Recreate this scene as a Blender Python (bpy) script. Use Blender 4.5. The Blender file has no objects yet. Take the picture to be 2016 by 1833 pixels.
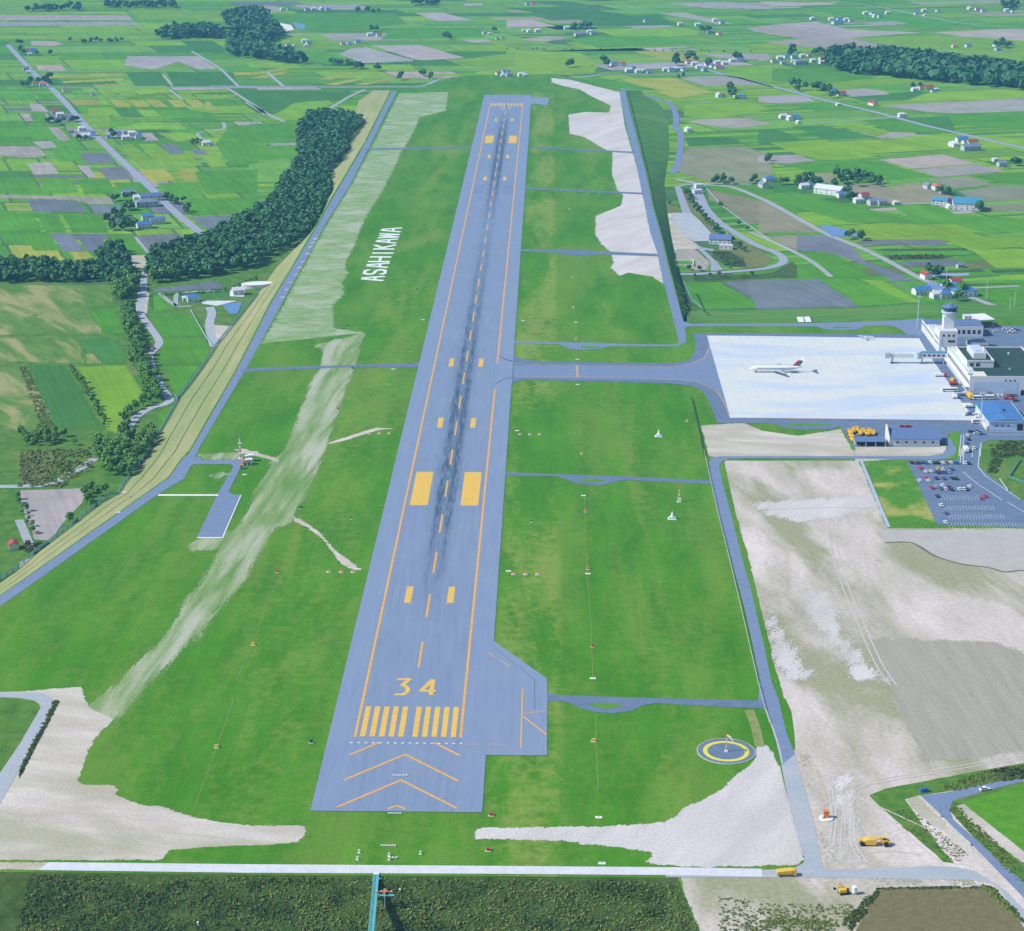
import bpy, math, random
from mathutils import Vector, Matrix, noise as mnoise
from mathutils.geometry import tessellate_polygon
random.seed(7)
sc = bpy.context.scene
rad = math.radians
# ---------------- camera, sky, sun, exposure ----------------
H = 363.2; PITCH = rad(17.81); FPX = 3933.0          # camera height (m), tilt, focal length in units of a 2016 wide frame
cd = bpy.data.cameras.new('camera'); cam = bpy.data.objects.new('camera', cd); sc.collection.objects.link(cam)
cam.location = (0, 0, H); cam.rotation_euler = (math.pi/2 - PITCH, 0, 0)
cd.sensor_width = 36.0; cd.lens = FPX/2016*36; cd.clip_start = 1.0; cd.clip_end = 60000
sc.camera = cam
w = bpy.data.worlds.new('World'); sc.world = w; w.use_nodes = True
SUN_EL = rad(43); SUN_AZ = math.atan2(-0.975, -0.22)   # where the sun stands (to the left, slightly behind the camera)
nt = w.node_tree; nt.nodes.clear()
sky = nt.nodes.new('ShaderNodeTexSky'); sky.sky_type = 'NISHITA'; sky.sun_disc = False
sky.sun_elevation = SUN_EL; sky.sun_rotation = SUN_AZ; sky.altitude = 300
bg = nt.nodes.new('ShaderNodeBackground'); bg.inputs[1].default_value = 0.11
ow = nt.nodes.new('ShaderNodeOutputWorld')
nt.links.new(sky.outputs[0], bg.inputs[0]); nt.links.new(bg.outputs[0], ow.inputs[0])
ld = bpy.data.lights.new('sun', 'SUN'); ld.energy = 3.9; ld.angle = rad(0.5); ld.color = (1.0, 0.965, 0.91)
sun = bpy.data.objects.new('sun', ld); sc.collection.objects.link(sun)
sd = Vector((math.sin(SUN_AZ)*math.cos(SUN_EL), math.cos(SUN_AZ)*math.cos(SUN_EL), math.sin(SUN_EL)))
sun.rotation_euler = (-sd).to_track_quat('-Z', 'Y').to_euler(); sun.location = (-300, -50, 320)
sc.view_settings.view_transform = 'Standard'; sc.view_settings.look = 'None'
sc.view_settings.exposure = 0.47; sc.view_settings.gamma = 1.0

# ---------------- survey helpers ----------------
CT, ST = math.cos(PITCH), math.sin(PITCH)
PLAIN = -10.0                                           # level of the farmland below the airfield plateau
def G(px, py, z=0.0):
    "ground point at level z behind a survey point of the aerial view"
    dy = FPX*CT + (916.5-py)*ST; dz = -FPX*ST + (916.5-py)*CT
    t = (z-H)/dz
    return (t*(px-1008), t*dy)
X0 = [0, 490.3, 997.0, 1493.0]; Y0 = [0, 441.3, 882.6, 1375.3]
def T(c, r, pts):
    k = .25133 if c == 1 else .25943
    return [(X0[c-1]+x*k, Y0[r-1]+y*k) for x, y in pts]
def GP(pts, z=0.0): return [G(x, y, z) for x, y in pts]
RA = rad(1.045); _o = G(806, 1465); RO = (_o[0]-1.1*math.cos(RA), _o[1]+1.1*math.sin(RA))
def RW(v, u): return (RO[0]+v*math.cos(RA)+u*math.sin(RA), RO[1]-v*math.sin(RA)+u*math.cos(RA))

# ---------------- objects ----------------
COL = sc.collection
def tag(o, label=None, cat=None, group=None, kind=None):
    if label: o['label'] = label
    if label and len(label.split()) > 16: print('LONG', label)
    if cat: o['category'] = cat
    if group: o['group'] = group
    if kind: o['kind'] = kind
    return o
def empty(name, loc, rz=0.0):
    o = bpy.data.objects.new(name, None); COL.objects.link(o)
    o.location = loc; o.rotation_euler = (0, 0, rz); o.empty_display_size = 1
    return o
class MB:
    def __init__(s): s.v = []; s.f = []; s.c = []
    def add(s, vs, fs, col=None):
        n = len(s.v); s.v += [tuple(p) for p in vs]; s.f += [tuple(n+i for i in f) for f in fs]; s.c += [col]*len(fs); return s
    def box(s, x0, x1, y0, y1, z0, z1):
        v = [(x0,y0,z0),(x1,y0,z0),(x1,y1,z0),(x0,y1,z0),(x0,y0,z1),(x1,y0,z1),(x1,y1,z1),(x0,y1,z1)]
        return s.add(v, [(0,3,2,1),(4,5,6,7),(0,1,5,4),(1,2,6,5),(2,3,7,6),(3,0,4,7)])
    def prism(s, pts, z0, z1):
        n = len(pts)
        v = [(x,y,z0) for x,y in pts]+[(x,y,z1) for x,y in pts]
        return s.add(v, [tuple(range(n-1,-1,-1)), tuple(range(n,2*n))]+[(i,(i+1)%n,n+(i+1)%n,n+i) for i in range(n)])
    def tube(s, p0, p1, r0, r1=None, n=8, caps=True):
        r1 = r0 if r1 is None else r1
        p0 = Vector(p0); p1 = Vector(p1); d = (p1-p0).normalized()
        a = d.orthogonal().normalized(); b = d.cross(a)
        v = []
        for p, r in ((p0,r0),(p1,r1)):
            for i in range(n):
                t = 2*math.pi*i/n; v.append(p+a*(r*math.cos(t))+b*(r*math.sin(t)))
        f = [(i,(i+1)%n,n+(i+1)%n,n+i) for i in range(n)]
        if caps: f += [tuple(range(n-1,-1,-1)), tuple(range(n,2*n))]
        return s.add(v, f)
    def loft(s, rings, cap=True):
        n = len(rings[0]); v = [p for r in rings for p in r]; f = []
        for k in range(len(rings)-1):
            for i in range(n): f.append((k*n+i, k*n+(i+1)%n, (k+1)*n+(i+1)%n, (k+1)*n+i))
        if cap: f += [tuple(range(n-1,-1,-1)), tuple((len(rings)-1)*n+i for i in range(n))]
        return s.add(v, f)
    def mesh(s, name, mat, smooth=False, colname=None):
        me = bpy.data.meshes.new(name); me.from_pydata(s.v, [], s.f); me.validate(clean_customdata=False)
        for m in (mat if isinstance(mat, (list, tuple)) else [mat]): me.materials.append(m)
        if colname:
            at = me.color_attributes.new(colname, 'FLOAT_COLOR', 'CORNER')
            buf = []
            for p in me.polygons:
                c = s.c[p.index] or (1,1,1)
                buf += [c[0], c[1], c[2], 1.0]*p.loop_total
            at.data.foreach_set('color', buf)
        if smooth: me.polygons.foreach_set('use_smooth', [True]*len(me.polygons))
        me.update(); return me
    def build(s, name, mat, parent=None, smooth=False, colname=None):
        o = bpy.data.objects.new(name, s.mesh(name, mat, smooth, colname)); COL.objects.link(o); o.parent = parent
        return o
def kids(o): return [c for c in o.children]
def copy_tree(o, parent=None):
    c = o.copy(); COL.objects.link(c); c.parent = parent
    for ch in kids(o): copy_tree(ch, c)
    return c

# ---------------- materials ----------------
M = {}
class N:
    "small node-tree builder"
    def __init__(s, name):
        s.m = bpy.data.materials.new(name); s.m.use_nodes = True; s.t = s.m.node_tree; s.t.nodes.clear()
        s.out = s.n('ShaderNodeOutputMaterial'); s.b = s.n('ShaderNodeBsdfPrincipled')
        s.l(s.b.outputs[0], s.out.inputs[0]); s.b.inputs['Specular IOR Level'].default_value = 0.25
        s.tc = s.n('ShaderNodeTexCoord')
    def n(s, t): return s.t.nodes.new(t)
    def l(s, a, b): s.t.links.new(a, b)
    def map(s, scale=(1,1,1), rz=0.0, obj=True):
        mr = s.n('ShaderNodeMapping'); mr.inputs['Rotation'].default_value = (0,0,-rz); s.l(s.tc.outputs['Object'], mr.inputs[0])
        mp = s.n('ShaderNodeMapping'); mp.inputs['Scale'].default_value = scale; s.l(mr.outputs[0], mp.inputs[0]); return mp.outputs[0]
    def noise(s, scale, detail=4, rough=.55, vec=None, dist=0.0):
        x = s.n('ShaderNodeTexNoise'); x.inputs['Scale'].default_value = scale; x.inputs['Detail'].default_value = detail
        x.inputs['Roughness'].default_value = rough; x.inputs['Distortion'].default_value = dist
        s.l(vec if vec is not None else s.tc.outputs['Object'], x.inputs['Vector']); return x.outputs['Fac']
    def ramp(s, fac, p0, p1, c0=(0,0,0), c1=(1,1,1)):
        r = s.n('ShaderNodeValToRGB'); e = r.color_ramp.elements
        e[0].position = p0; e[1].position = p1; e[0].color = (*c0,1); e[1].color = (*c1,1)
        s.l(fac, r.inputs[0]); return r.outputs[0]
    def mix(s, fac, a, b, mode='MIX'):
        x = s.n('ShaderNodeMix'); x.data_type = 'RGBA'; x.blend_type = mode
        for sock, val in ((x.inputs['Factor'], fac), (x.inputs['A'], a), (x.inputs['B'], b)):
            if isinstance(val, (int, float)): sock.default_value = val
            elif isinstance(val, tuple): sock.default_value = (*val, 1)
            else: s.l(val, sock)
        return x.outputs['Result']
    def math(s, op, a, b=0.0):
        x = s.n('ShaderNodeMath'); x.operation = op
        for i, val in enumerate((a, b)):
            if isinstance(val, (int, float)): x.inputs[i].default_value = val
            else: s.l(val, x.inputs[i])
        return x.outputs[0]
    def fin(s, col, rough=.9, spec=None, bump=None, bs=.3, bd=.2):
        if isinstance(col, tuple): s.b.inputs['Base Color'].default_value = (*col, 1)
        else: s.l(col, s.b.inputs['Base Color'])
        s.b.inputs['Roughness'].default_value = rough
        if spec is not None: s.b.inputs['Specular IOR Level'].default_value = spec
        if bump is not None:
            b = s.n('ShaderNodeBump'); b.inputs['Strength'].default_value = bs; b.inputs['Distance'].default_value = bd
            s.l(bump, b.inputs['Height']); s.l(b.outputs[0], s.b.inputs['Normal'])
        return s.m
def V3(c, k): return tuple(min(1, x*k) for x in c)
def simple(name, c, var=.12, scale=.6, rough=.7, spec=.3, metal=0):
    x = N(name); f = x.noise(scale, 3)
    col = x.mix(x.ramp(f, .3, .7), V3(c, 1-var), V3(c, 1+var))
    x.b.inputs['Metallic'].default_value = metal
    M[name] = x.fin(col, rough, spec); return M[name]
def ground(name, a, b, c, big=.012, mid=.09, streak=None, amt=.5, fine=.9, bs=.35, bd=.3, thr=(.52,.72), soft=None):
    "three tone natural ground: a and b mottled, c in patches; streak = (direction, stretch)"
    x = N(name)
    v = None
    if streak: v = x.map((1, 1/streak[1], 1), streak[0])
    n1 = x.noise(mid, 5, .6, v); n2 = x.noise(big, 5, .6, v, .4); n3 = x.noise(fine, 3, .7)
    col = x.mix(x.ramp(n1, .35, .66), a, b)
    col = x.mix(x.math('MULTIPLY', x.ramp(n2, thr[0], thr[1]), amt), col, c)
    col = x.mix(1.0, col, x.ramp(n3, .25, .75, (.78,.78,.78), (1.2,1.2,1.2)), 'MULTIPLY')
    M[name] = x.fin(col, .95, .15, n3, bs, bd)
    if soft:                                            # ragged natural edge: 'edge' runs 0..1 from the rim inwards
        at = x.n('ShaderNodeAttribute'); at.attribute_name = 'edge'
        e = x.math('ADD', x.math('MULTIPLY', at.outputs['Fac'], 1.0), x.math('MULTIPLY', x.math('SUBTRACT', x.noise(soft[0], 5, .65, v), .5), soft[1]))
        e = x.math('ADD', e, x.math('MULTIPLY', x.math('SUBTRACT', x.noise(1.1, 3, .7, x.map((1, .5, 1), streak[0] if streak else 0)), .5), (soft[3]-soft[2])*2.2))
        c_ = (soft[2]+soft[3])/2; x.l(x.ramp(e, c_-.01, c_+.01), x.b.inputs['Alpha'])
    return M[name]
def grass_airfield():
    "mown turf: mottled green with dry straw coloured patches, most of them in bands along the runway"
    x = N('grass_field'); mp = x.n('ShaderNodeMapping'); mp.vector_type = 'POINT'; mp.inputs['Rotation'].default_value = (0,0,RA); x.l(x.tc.outputs['Object'], mp.inputs[0])
    sx = x.n('ShaderNodeSeparateXYZ'); x.l(mp.outputs[0], sx.inputs[0]); v0 = RO[0]*math.cos(RA)-RO[1]*math.sin(RA)
    def band(c, w_):
        d = x.math('ABSOLUTE', x.math('SUBTRACT', sx.outputs[0], c+v0)); m_ = x.n('ShaderNodeMapRange'); m_.interpolation_type = 'SMOOTHSTEP'
        for i, q in ((1, w_*.55), (2, w_), (3, 1.0), (4, 0.0)): m_.inputs[i].default_value = q
        x.l(d, m_.inputs[0]); return m_.outputs[0]
    st = x.n('ShaderNodeMapping'); st.inputs['Scale'].default_value = (1, .22, 1); x.l(mp.outputs[0], st.inputs[0])
    n1 = x.noise(.06, 5, .62, st.outputs[0]); n2 = x.noise(.022, 6, .62, st.outputs[0], .5); n3 = x.noise(.8, 4, .75); n4 = x.noise(.16, 5, .7); n5 = x.noise(.35, 3, .6, st.outputs[0])
    col = x.mix(x.ramp(n1, .34, .66), (.037,.165,.004), (.066,.228,.007))
    col = x.mix(x.math('MULTIPLY', x.ramp(n4, .45, .75), .35), col, (.030,.130,.007))
    bands = x.math('MAXIMUM', x.math('MAXIMUM', band(50, 20), x.math('MULTIPLY', band(-62, 26), .6)), x.math('MAXIMUM', x.math('MULTIPLY', band(108, 10), .6), .42))
    dry = x.math('MULTIPLY', x.ramp(x.math('ADD', x.math('MULTIPLY', n2, .62), x.math('MULTIPLY', n4, .38)), .46, .56), bands)
    col = x.mix(x.math('MULTIPLY', dry, .62), col, (.245,.300,.060))
    col = x.mix(x.math('MULTIPLY', x.ramp(n5, .52, .75), .30), col, (.125,.260,.025))
    col = x.mix(1.0, col, x.ramp(n3, .25, .75, (.72,.74,.72), (1.25,1.22,1.25)), 'MULTIPLY')
    M['grass_field'] = x.fin(col, .95, .12, n3, .5, .35)
grass_airfield()
S_RW = -RA                                              # streaks along the runway
ground('grass_lush', (.060,.215,.010), (.095,.265,.015), (.13,.26,.03), .02, .2, None, .3)
ground('meadow', (.065,.165,.022), (.115,.215,.035), (.33,.30,.13), .05, .16, (rad(30), 5), .75, .8, .5, .4, (.48,.60)); ground('grass_lot', (.050,.185,.010), (.085,.235,.018), (.36,.33,.09), .03, .2, None, .8, .9, .35, .3, (.50,.62)); ground('grass_mown', (.055,.175,.025), (.095,.235,.035), (.19,.25,.07), .02, .12, (rad(90), 6), .5)
ground('grass_slope', (.22,.25,.10), (.29,.29,.14), (.14,.24,.07), .03, .14, (0, 9), .6)
ground('grass_rough', (.045,.150,.016), (.105,.215,.026), (.20,.22,.08), .03, .16, None, .6, 1.2, .7, .6)
ground('scrub_ground', (.030,.075,.014), (.065,.115,.022), (.12,.13,.04), .03, .25, None, .6, 1.2, .8, .6)
ground('worn_grass', (.11,.23,.05), (.26,.32,.16), (.40,.41,.33), .09, .18, (rad(-6), 10), .75, .8, .3, .3, (.46,.62), (.22,1.3,.22,.62))
ground('worn_cross', (.13,.27,.07), (.28,.35,.19), (.38,.40,.32), .05, .16, (rad(87), 2.2), .7, .8, .3, .3, (.47,.63), (.25,1.3,.25,.62))
ground('dirt_pale', (.40,.365,.31), (.54,.50,.46), (.33,.325,.22), .028, .07, (rad(80), 3), .8, thr=(.44,.62), soft=(.25,1.1,.35,.65))
ground('dirt_works', (.36,.335,.27), (.57,.51,.49), (.25,.255,.14), .022, .032, (rad(6), 3.2), .85, .5, .35, .3, (.47,.60), (.25,1.0,.35,.65))
ground('dirt_spoil', (.45,.43,.42), (.55,.52,.52), (.37,.36,.28), .02, .06, (rad(-30), 4), .5, soft=(.2,1.2,.30,.75))
ground('dirt_tilled', (.28,.27,.22), (.33,.315,.265), (.38,.38,.39), .04, .3, (rad(5), 14), .6, soft=(.12,1.6,.30,.80))
ground('dirt_smooth', (.36,.345,.33), (.40,.38,.365), (.30,.29,.24), .015, .08, None, .4, soft=(.2,1.0,.35,.65))
ground('dirt_dark', (.13,.12,.05), (.17,.15,.075), (.09,.10,.035), .04, .3, None, .6)
ground('plain_base', (.045,.125,.030), (.075,.17,.045), (.05,.10,.04), .004, .03, None, .4)
ground('concrete_road', (.50,.52,.56), (.57,.58,.62), (.45,.47,.52), .03, .2, None, .4, 1.5, .05, .05)
ground('grey_road', (.30,.34,.38), (.35,.38,.42), (.38,.38,.40), .03, .2, (rad(90), 5), .5, 1.5, .05, .05)
ground('asphalt', (.140,.195,.305), (.165,.220,.335), (.195,.235,.325), .03, .25, None, .4, 2.0, .05, .05)
ground('asphalt_dark', (.100,.150,.235), (.130,.180,.270), (.17,.21,.29), .03, .2, None, .4, 2.0, .05, .05)
ground('farm_track', (.27,.30,.31), (.34,.36,.38), (.25,.30,.24), .03, .2, None, .3)
ground('valley_road', (.25,.28,.36), (.30,.33,.40), (.25,.29,.31), .03, .2, None, .3)
simple('paint_yellow', (.62,.40,.07), .10, .5, .7); simple('paint_orange', (.62,.33,.07), .12, .4, .7)
simple('paint_white', (.70,.72,.74), .05, .5, .7); simple('yard_pale', (.36,.39,.43), .1, .1, .8, .15); simple('paint_hold', (.42,.30,.12), .1, .5, .8); simple('paint_faint', (.36,.27,.20), .1, .5, .8)
simple('letter_white', (.62,.66,.66), .10, .25, .8); simple('seal_dark', (.09,.15,.19), .1, .5, .8)
simple('white_wall', (.58,.60,.62), .04, .3, .6); simple('cream_wall', (.62,.60,.52), .05, .3, .6)
simple('blue_wall', (.42,.52,.66), .05, .3, .6); simple('grey_wall', (.40,.42,.46), .08, .3, .7)
simple('roof_blue', (.055,.17,.40), .12, .4, .5, .4); simple('roof_teal', (.06,.24,.38), .1, .4, .5, .4)
simple('roof_red', (.33,.055,.05), .15, .5, .6); simple('roof_grey', (.17,.21,.29), .1, .4, .6)
simple('roof_white', (.52,.54,.57), .06, .4, .5); simple('roof_orange', (.42,.16,.08), .12, .4, .6)
simple('roof_slate', (.10,.16,.32), .1, .4, .6); simple('roof_green', (.022,.055,.050), .2, .12, .7)
simple('glass_dark', (.03,.045,.055), .1, .5, .15, .6); simple('dark_void', (.02,.025,.025), .1, .5, .8)
simple('tyre', (.02,.02,.02), .1, 3, .8); simple('metal_pale', (.45,.52,.60), .05, .5, .5)
simple('steel_teal', (.10,.36,.37), .08, .4, .6); simple('orange_paint', (.62,.17,.04), .1, 1, .6)
simple('yellow_paint', (.70,.42,.03), .1, 1, .5); simple('red_paint', (.45,.03,.04), .1, 1, .4)
simple('magenta_paint', (.50,.03,.10), .1, 1, .4); simple('green_paint', (.02,.20,.10), .1, 1, .4)
simple('car_white', (.72,.74,.74), .03, 1, .3, .5); simple('car_blue', (.06,.12,.32), .1, 1, .3, .5)
simple('car_black', (.03,.035,.05), .1, 1, .3, .5); simple('car_silver', (.36,.42,.50), .05, 1, .35, .5)
simple('bark', (.08,.06,.04), .2, 2, .9); simple('fence_teal', (.12,.28,.27), .1, .5, .7)
ground('soil_olive', (.27,.27,.18), (.33,.32,.24), (.24,.24,.14), .05, .2, (rad(6), 3), .5, soft=(.1,1.6,.45,1.1)); simple('haul_soil', (.47,.44,.41), .08, .3, .9, .1); simple('dry_straw', (.20,.24,.08), .15, .3, .9, .1); simple('lemon_paint', (.60,.55,.05), .1, .5, .6); simple('fence_white', (.42,.46,.42), .1, .5, .6); simple('pink_wall', (.60,.48,.46), .05, .5, .7)
simple('slab_white', (.66,.66,.64), .08, .4, .8)
def leafmat(name, a, b, c):
    x = N(name); oi = x.n('ShaderNodeObjectInfo')
    f = x.noise(.35, 3); col = x.mix(x.ramp(f, .35, .65), a, b)
    col = x.mix(x.math('MULTIPLY', oi.outputs['Random'], .6), col, c)
    M[name] = x.fin(col, .7, .2)
leafmat('leaf_dark', (.040,.140,.024), (.145,.310,.050), (.10,.24,.034))
leafmat('leaf_far', (.030,.120,.040), (.065,.190,.055), (.05,.15,.045))  # slight teal of the distant haze is mixed into these leaf colours
leafmat('leaf_scrub', (.055,.110,.014), (.125,.180,.026), (.14,.15,.04))
leafmat('leaf_scrub_dark', (.020,.055,.010), (.050,.095,.016), (.07,.085,.02))
# apron concrete with bay joints and stains
x = N('apron_concrete')
br = x.n('ShaderNodeTexBrick'); br.offset = 0; br.inputs['Scale'].default_value = 1.0
br.inputs['Color1'].default_value = (.56,.57,.55,1); br.inputs['Color2'].default_value = (.52,.55,.54,1); br.inputs['Mortar'].default_value = (.44,.50,.52,1)
br.inputs['Mortar Size'].default_value = .14; br.inputs['Brick Width'].default_value = 7.5; br.inputs['Row Height'].default_value = 7.5
x.l(x.map((1,1,1), RA), br.inputs['Vector'])
st = x.noise(.02, 5, .6, x.map((.45,1.8,1), 0), .5)
col = x.mix(x.math('MULTIPLY', x.ramp(st, .46, .62), .7), br.outputs['Color'], (.36,.47,.62))
M['apron'] = x.fin(col, .85, .2)
# runway asphalt: long paving lanes, tyre rubber along the touchdown zones; object axes run across (x) and along (y) the runway
x = N('runway_asphalt')
sx = x.n('ShaderNodeSeparateXYZ'); x.l(x.tc.outputs['Object'], sx.inputs[0])
n1 = x.noise(.5, 4, .6, x.map((1, .05, 1))); n2 = x.noise(.03, 4, .55, None, .3); n3 = x.noise(1.6, 3)
col = x.mix(x.ramp(n1, .3, .7), (.150,.205,.315), (.190,.242,.350))
edge = x.ramp(x.math('ABSOLUTE', x.math('ADD', sx.outputs[0], 0.0)), 0, 1)
ab = x.math('ABSOLUTE', sx.outputs[0])
sh = x.math('GREATER_THAN', ab, 22.6)
col = x.mix(x.math('MULTIPLY', sh, .35), col, (.19,.255,.38))
col = x.mix(x.math('MULTIPLY', x.ramp(n2, .45, .7), .35), col, (.20,.26,.33))
def bump_range(u, a, b, c, d):
    up = x.n('ShaderNodeMapRange'); up.inputs[1].default_value = a; up.inputs[2].default_value = b; x.l(u, up.inputs[0])
    dn = x.n('ShaderNodeMapRange'); dn.inputs[1].default_value = c; dn.inputs[2].default_value = d; dn.inputs[3].default_value = 1; dn.inputs[4].default_value = 0; x.l(u, dn.inputs[0])
    return x.math('MULTIPLY', up.outputs[0], dn.outputs[0])
u = sx.outputs[1]
zone = x.math('MAXIMUM', bump_range(u, 130, 330, 480, 1250), bump_range(u, 1050, 1450, 1700, 1930))
def lane(v0, wd):
    d = x.math('ABSOLUTE', x.math('SUBTRACT', sx.outputs[0], v0)); m_ = x.n('ShaderNodeMapRange')
    m_.inputs[1].default_value = 0; m_.inputs[2].default_value = wd; m_.inputs[3].default_value = 1; m_.inputs[4].default_value = 0; m_.interpolation_type = 'SMOOTHSTEP'
    x.l(d, m_.inputs[0]); return m_.outputs[0]
ln = x.math('MAXIMUM', lane(-2.8, 4.2), lane(3.4, 4.4))
ln = x.math('MAXIMUM', ln, x.math('MULTIPLY', lane(0, 11), .55))
stn = x.ramp(x.math('ADD', x.math('MULTIPLY', x.noise(1.3, 4, .7, x.map((1, .05, 1))), .6), x.math('MULTIPLY', x.noise(.35, 4, .7, x.map((1, .12, 1))), .4)), .36, .62)
rub = x.math('MULTIPLY', x.math('MULTIPLY', ln, zone), stn)
col = x.mix(x.math('MINIMUM', x.math('MULTIPLY', rub, 1.6), .90), col, (.035,.075,.125))
col = x.mix(1.0, col, x.ramp(n3, .2, .8, (.92,.92,.92), (1.08,1.08,1.08)), 'MULTIPLY')
M['runway'] = x.fin(col, .8, .2)
# crops: colour of each field from an attribute, plant rows and mottling on top
def cropmat(name, rows):
    x = N(name); at = x.n('ShaderNodeAttribute'); at.attribute_name = 'crop'
    nn = x.noise(.025, 5, .6, None, .3); rr = x.noise(.35, 2, .5, x.map((1, .04, 1), rows)); r3 = x.noise(.9, 3)
    col = x.mix(1.0, at.outputs['Color'], x.ramp(nn, .25, .75, (.78,.82,.8), (1.2,1.14,1.15)), 'MULTIPLY')
    col = x.mix(1.0, col, x.ramp(rr, .3, .7, (.86,.88,.86), (1.12,1.1,1.1)), 'MULTIPLY')
    M[name] = x.fin(col, .95, .1, r3, .4, .3)
cropmat('crops', rad(19))
x = N('pond'); M['pond'] = x.fin((.05,.16,.42), .25, .5)
x = N('water_blue'); M['water_blue'] = x.fin((.09,.20,.42), .3, .5)

# ---------------- flat sheets ----------------
def rough(pts, step=6.0, amp=1.2, sd=0):
    out = []
    n = len(pts)
    for i in range(n):
        a = Vector(pts[i]); b = Vector(pts[(i+1) % n]); L = (b-a).length; k = max(1, min(80, int(L/step)))
        nrm = Vector((-(b-a).y, (b-a).x)).normalized() if L > 0 else Vector((0,0))
        for j in range(k):
            p = a.lerp(b, j/k); q = mnoise.noise(Vector((p.x*.06+sd, p.y*.06, 3.1)))*1.6 + mnoise.noise(Vector((p.x*.3+sd, p.y*.3, 7.7)))
            if j: p = p + nrm*(q*amp)
            out.append((p.x, p.y))
    return out
def sheet_mb(polys, z, mb=None, cols=None):
    mb = mb or MB()
    for k, p in enumerate(polys):
        vs = [(x, y, z+.0025*(k % 4)) for x, y in p]
        tr = tessellate_polygon([[Vector(v) for v in vs]])
        fs = []
        for a, b, c in tr:
            A, B, C = vs[a], vs[b], vs[c]
            cr = (B[0]-A[0])*(C[1]-A[1])-(B[1]-A[1])*(C[0]-A[0])
            if abs(cr) < 1e-6: continue
            fs.append((a, b, c) if cr > 0 else (a, c, b))
        mb.add(vs, fs, cols[k] if cols else None)
    return mb
def sheet(name, polys, z, mat, amp=0.0, step=6.0, kind='structure', feather=None):
    if mat in SOFT:
        big = max(max(abs(c) for q in p for c in q) for p in polys) > 900 and mat in ('dirt_works', 'dirt_smooth')
        f_ = feather or {'worn_grass': 5, 'worn_cross': 4.5, 'dirt_spoil': 2.0, 'dirt_tilled': 5}.get(mat, 1.8)
        return soft_sheet(name, polys, z, mat, f_, max(1.0, f_*.5), (-420, 550, 700, 3200))
    if amp: polys = [rough(p, step, amp, i*3.3) for i, p in enumerate(polys)]
    o = sheet_mb(polys, z).build(name, M[mat]); o['kind'] = kind; return o
def ribbon(pts, wd, closed=False):
    "strip polygon of width wd (m, or list) along world points"
    n = len(pts); L = []; R = []
    for i in range(n):
        a = Vector(pts[max(0, i-1)]); b = Vector(pts[min(n-1, i+1)]); d = (b-a).normalized(); nr = Vector((-d.y, d.x))
        ww = (wd[i] if isinstance(wd, (list, tuple)) else wd)/2
        p = Vector(pts[i]); L.append(tuple(p+nr*ww)); R.append(tuple(p-nr*ww))
    return L+R[::-1]
def smooth_path(pts, k=4):
    out = []
    n = len(pts)
    for i in range(n-1):
        p0 = Vector(pts[max(0,i-1)]); p1 = Vector(pts[i]); p2 = Vector(pts[i+1]); p3 = Vector(pts[min(n-1,i+2)])
        for j in range(k):
            t = j/k
            out.append(tuple(.5*((2*p1)+(p2-p0)*t+(2*p0-5*p1+4*p2-p3)*t*t+(3*p1-p0-3*p2+p3)*t*t*t)))
    out.append(tuple(pts[-1])); return out
def inside(p, poly):
    x, y = p; c = False; j = len(poly)-1
    for i in range(len(poly)):
        xi, yi = poly[i]; xj, yj = poly[j]
        if (yi > y) != (yj > y) and x < (xj-xi)*(y-yi)/(yj-yi)+xi: c = not c
        j = i
    return c

import numpy as np
def pdist(P, poly):
    "signed distance of points P to polygon, positive inside"
    A = np.array(poly); B = np.roll(A, -1, 0); best = np.full(len(P), 1e9); ins = np.zeros(len(P), bool)
    for a, b in zip(A, B):
        d = b-a; L = float(d @ d) or 1e-9; t = np.clip(((P-a) @ d)/L, 0, 1); q = P-a-t[:,None]*d; best = np.minimum(best, (q*q).sum(1))
        c = (a[1] > P[:,1]) != (b[1] > P[:,1])
        if a[1] != b[1]: ins ^= c & (P[:,0] < (b[0]-a[0])*(P[:,1]-a[1])/(b[1]-a[1])+a[0])
    return np.sqrt(best)*np.where(ins, 1, -1)
def soft_sheet(name, polys, z, mat, feather=5.0, cell=3.0, clip=None):
    "fine grid over the polygons whose 'edge' attribute rises from 0 outside the rim to 1 inside"
    V = []; Fc = []; W = []; lo = 0
    for k, p in enumerate(polys):
        p = np.array(p); x0, y0 = p.min(0)-feather; x1, y1 = p.max(0)+feather
        if clip: x0, y0, x1, y1 = max(x0, clip[0]), max(y0, clip[1]), min(x1, clip[2]), min(y1, clip[3])
        nx = int((x1-x0)/cell)+2; ny = int((y1-y0)/cell)+2
        X, Y = np.meshgrid(x0+np.arange(nx)*cell, y0+np.arange(ny)*cell); P = np.stack([X.ravel(), Y.ravel()], 1)
        w_ = np.clip(.5+pdist(P, p)/(2*feather), 0, 1)
        idx = np.arange(nx*ny).reshape(ny, nx); q = np.stack([idx[:-1,:-1], idx[:-1,1:], idx[1:,1:], idx[1:,:-1]], -1).reshape(-1, 4)
        q = q[w_[q].max(1) > .02]; used = np.unique(q); mp = np.full(nx*ny, -1); mp[used] = np.arange(len(used))
        V.append(np.column_stack([P[used], np.full(len(used), z+.003*(k % 4))])); Fc.append(mp[q]+lo); W.append(w_[used]); lo += len(used)
    V = np.concatenate(V); Fc = np.concatenate(Fc); W = np.concatenate(W)
    me = bpy.data.meshes.new(name); me.from_pydata(V.tolist(), [], Fc.tolist()); me.materials.append(M[mat])
    at = me.attributes.new('edge', 'FLOAT', 'POINT'); at.data.foreach_set('value', W.astype(np.float32)); me.update()
    o = bpy.data.objects.new(name, me); COL.objects.link(o); o['kind'] = 'structure'; return o
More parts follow.
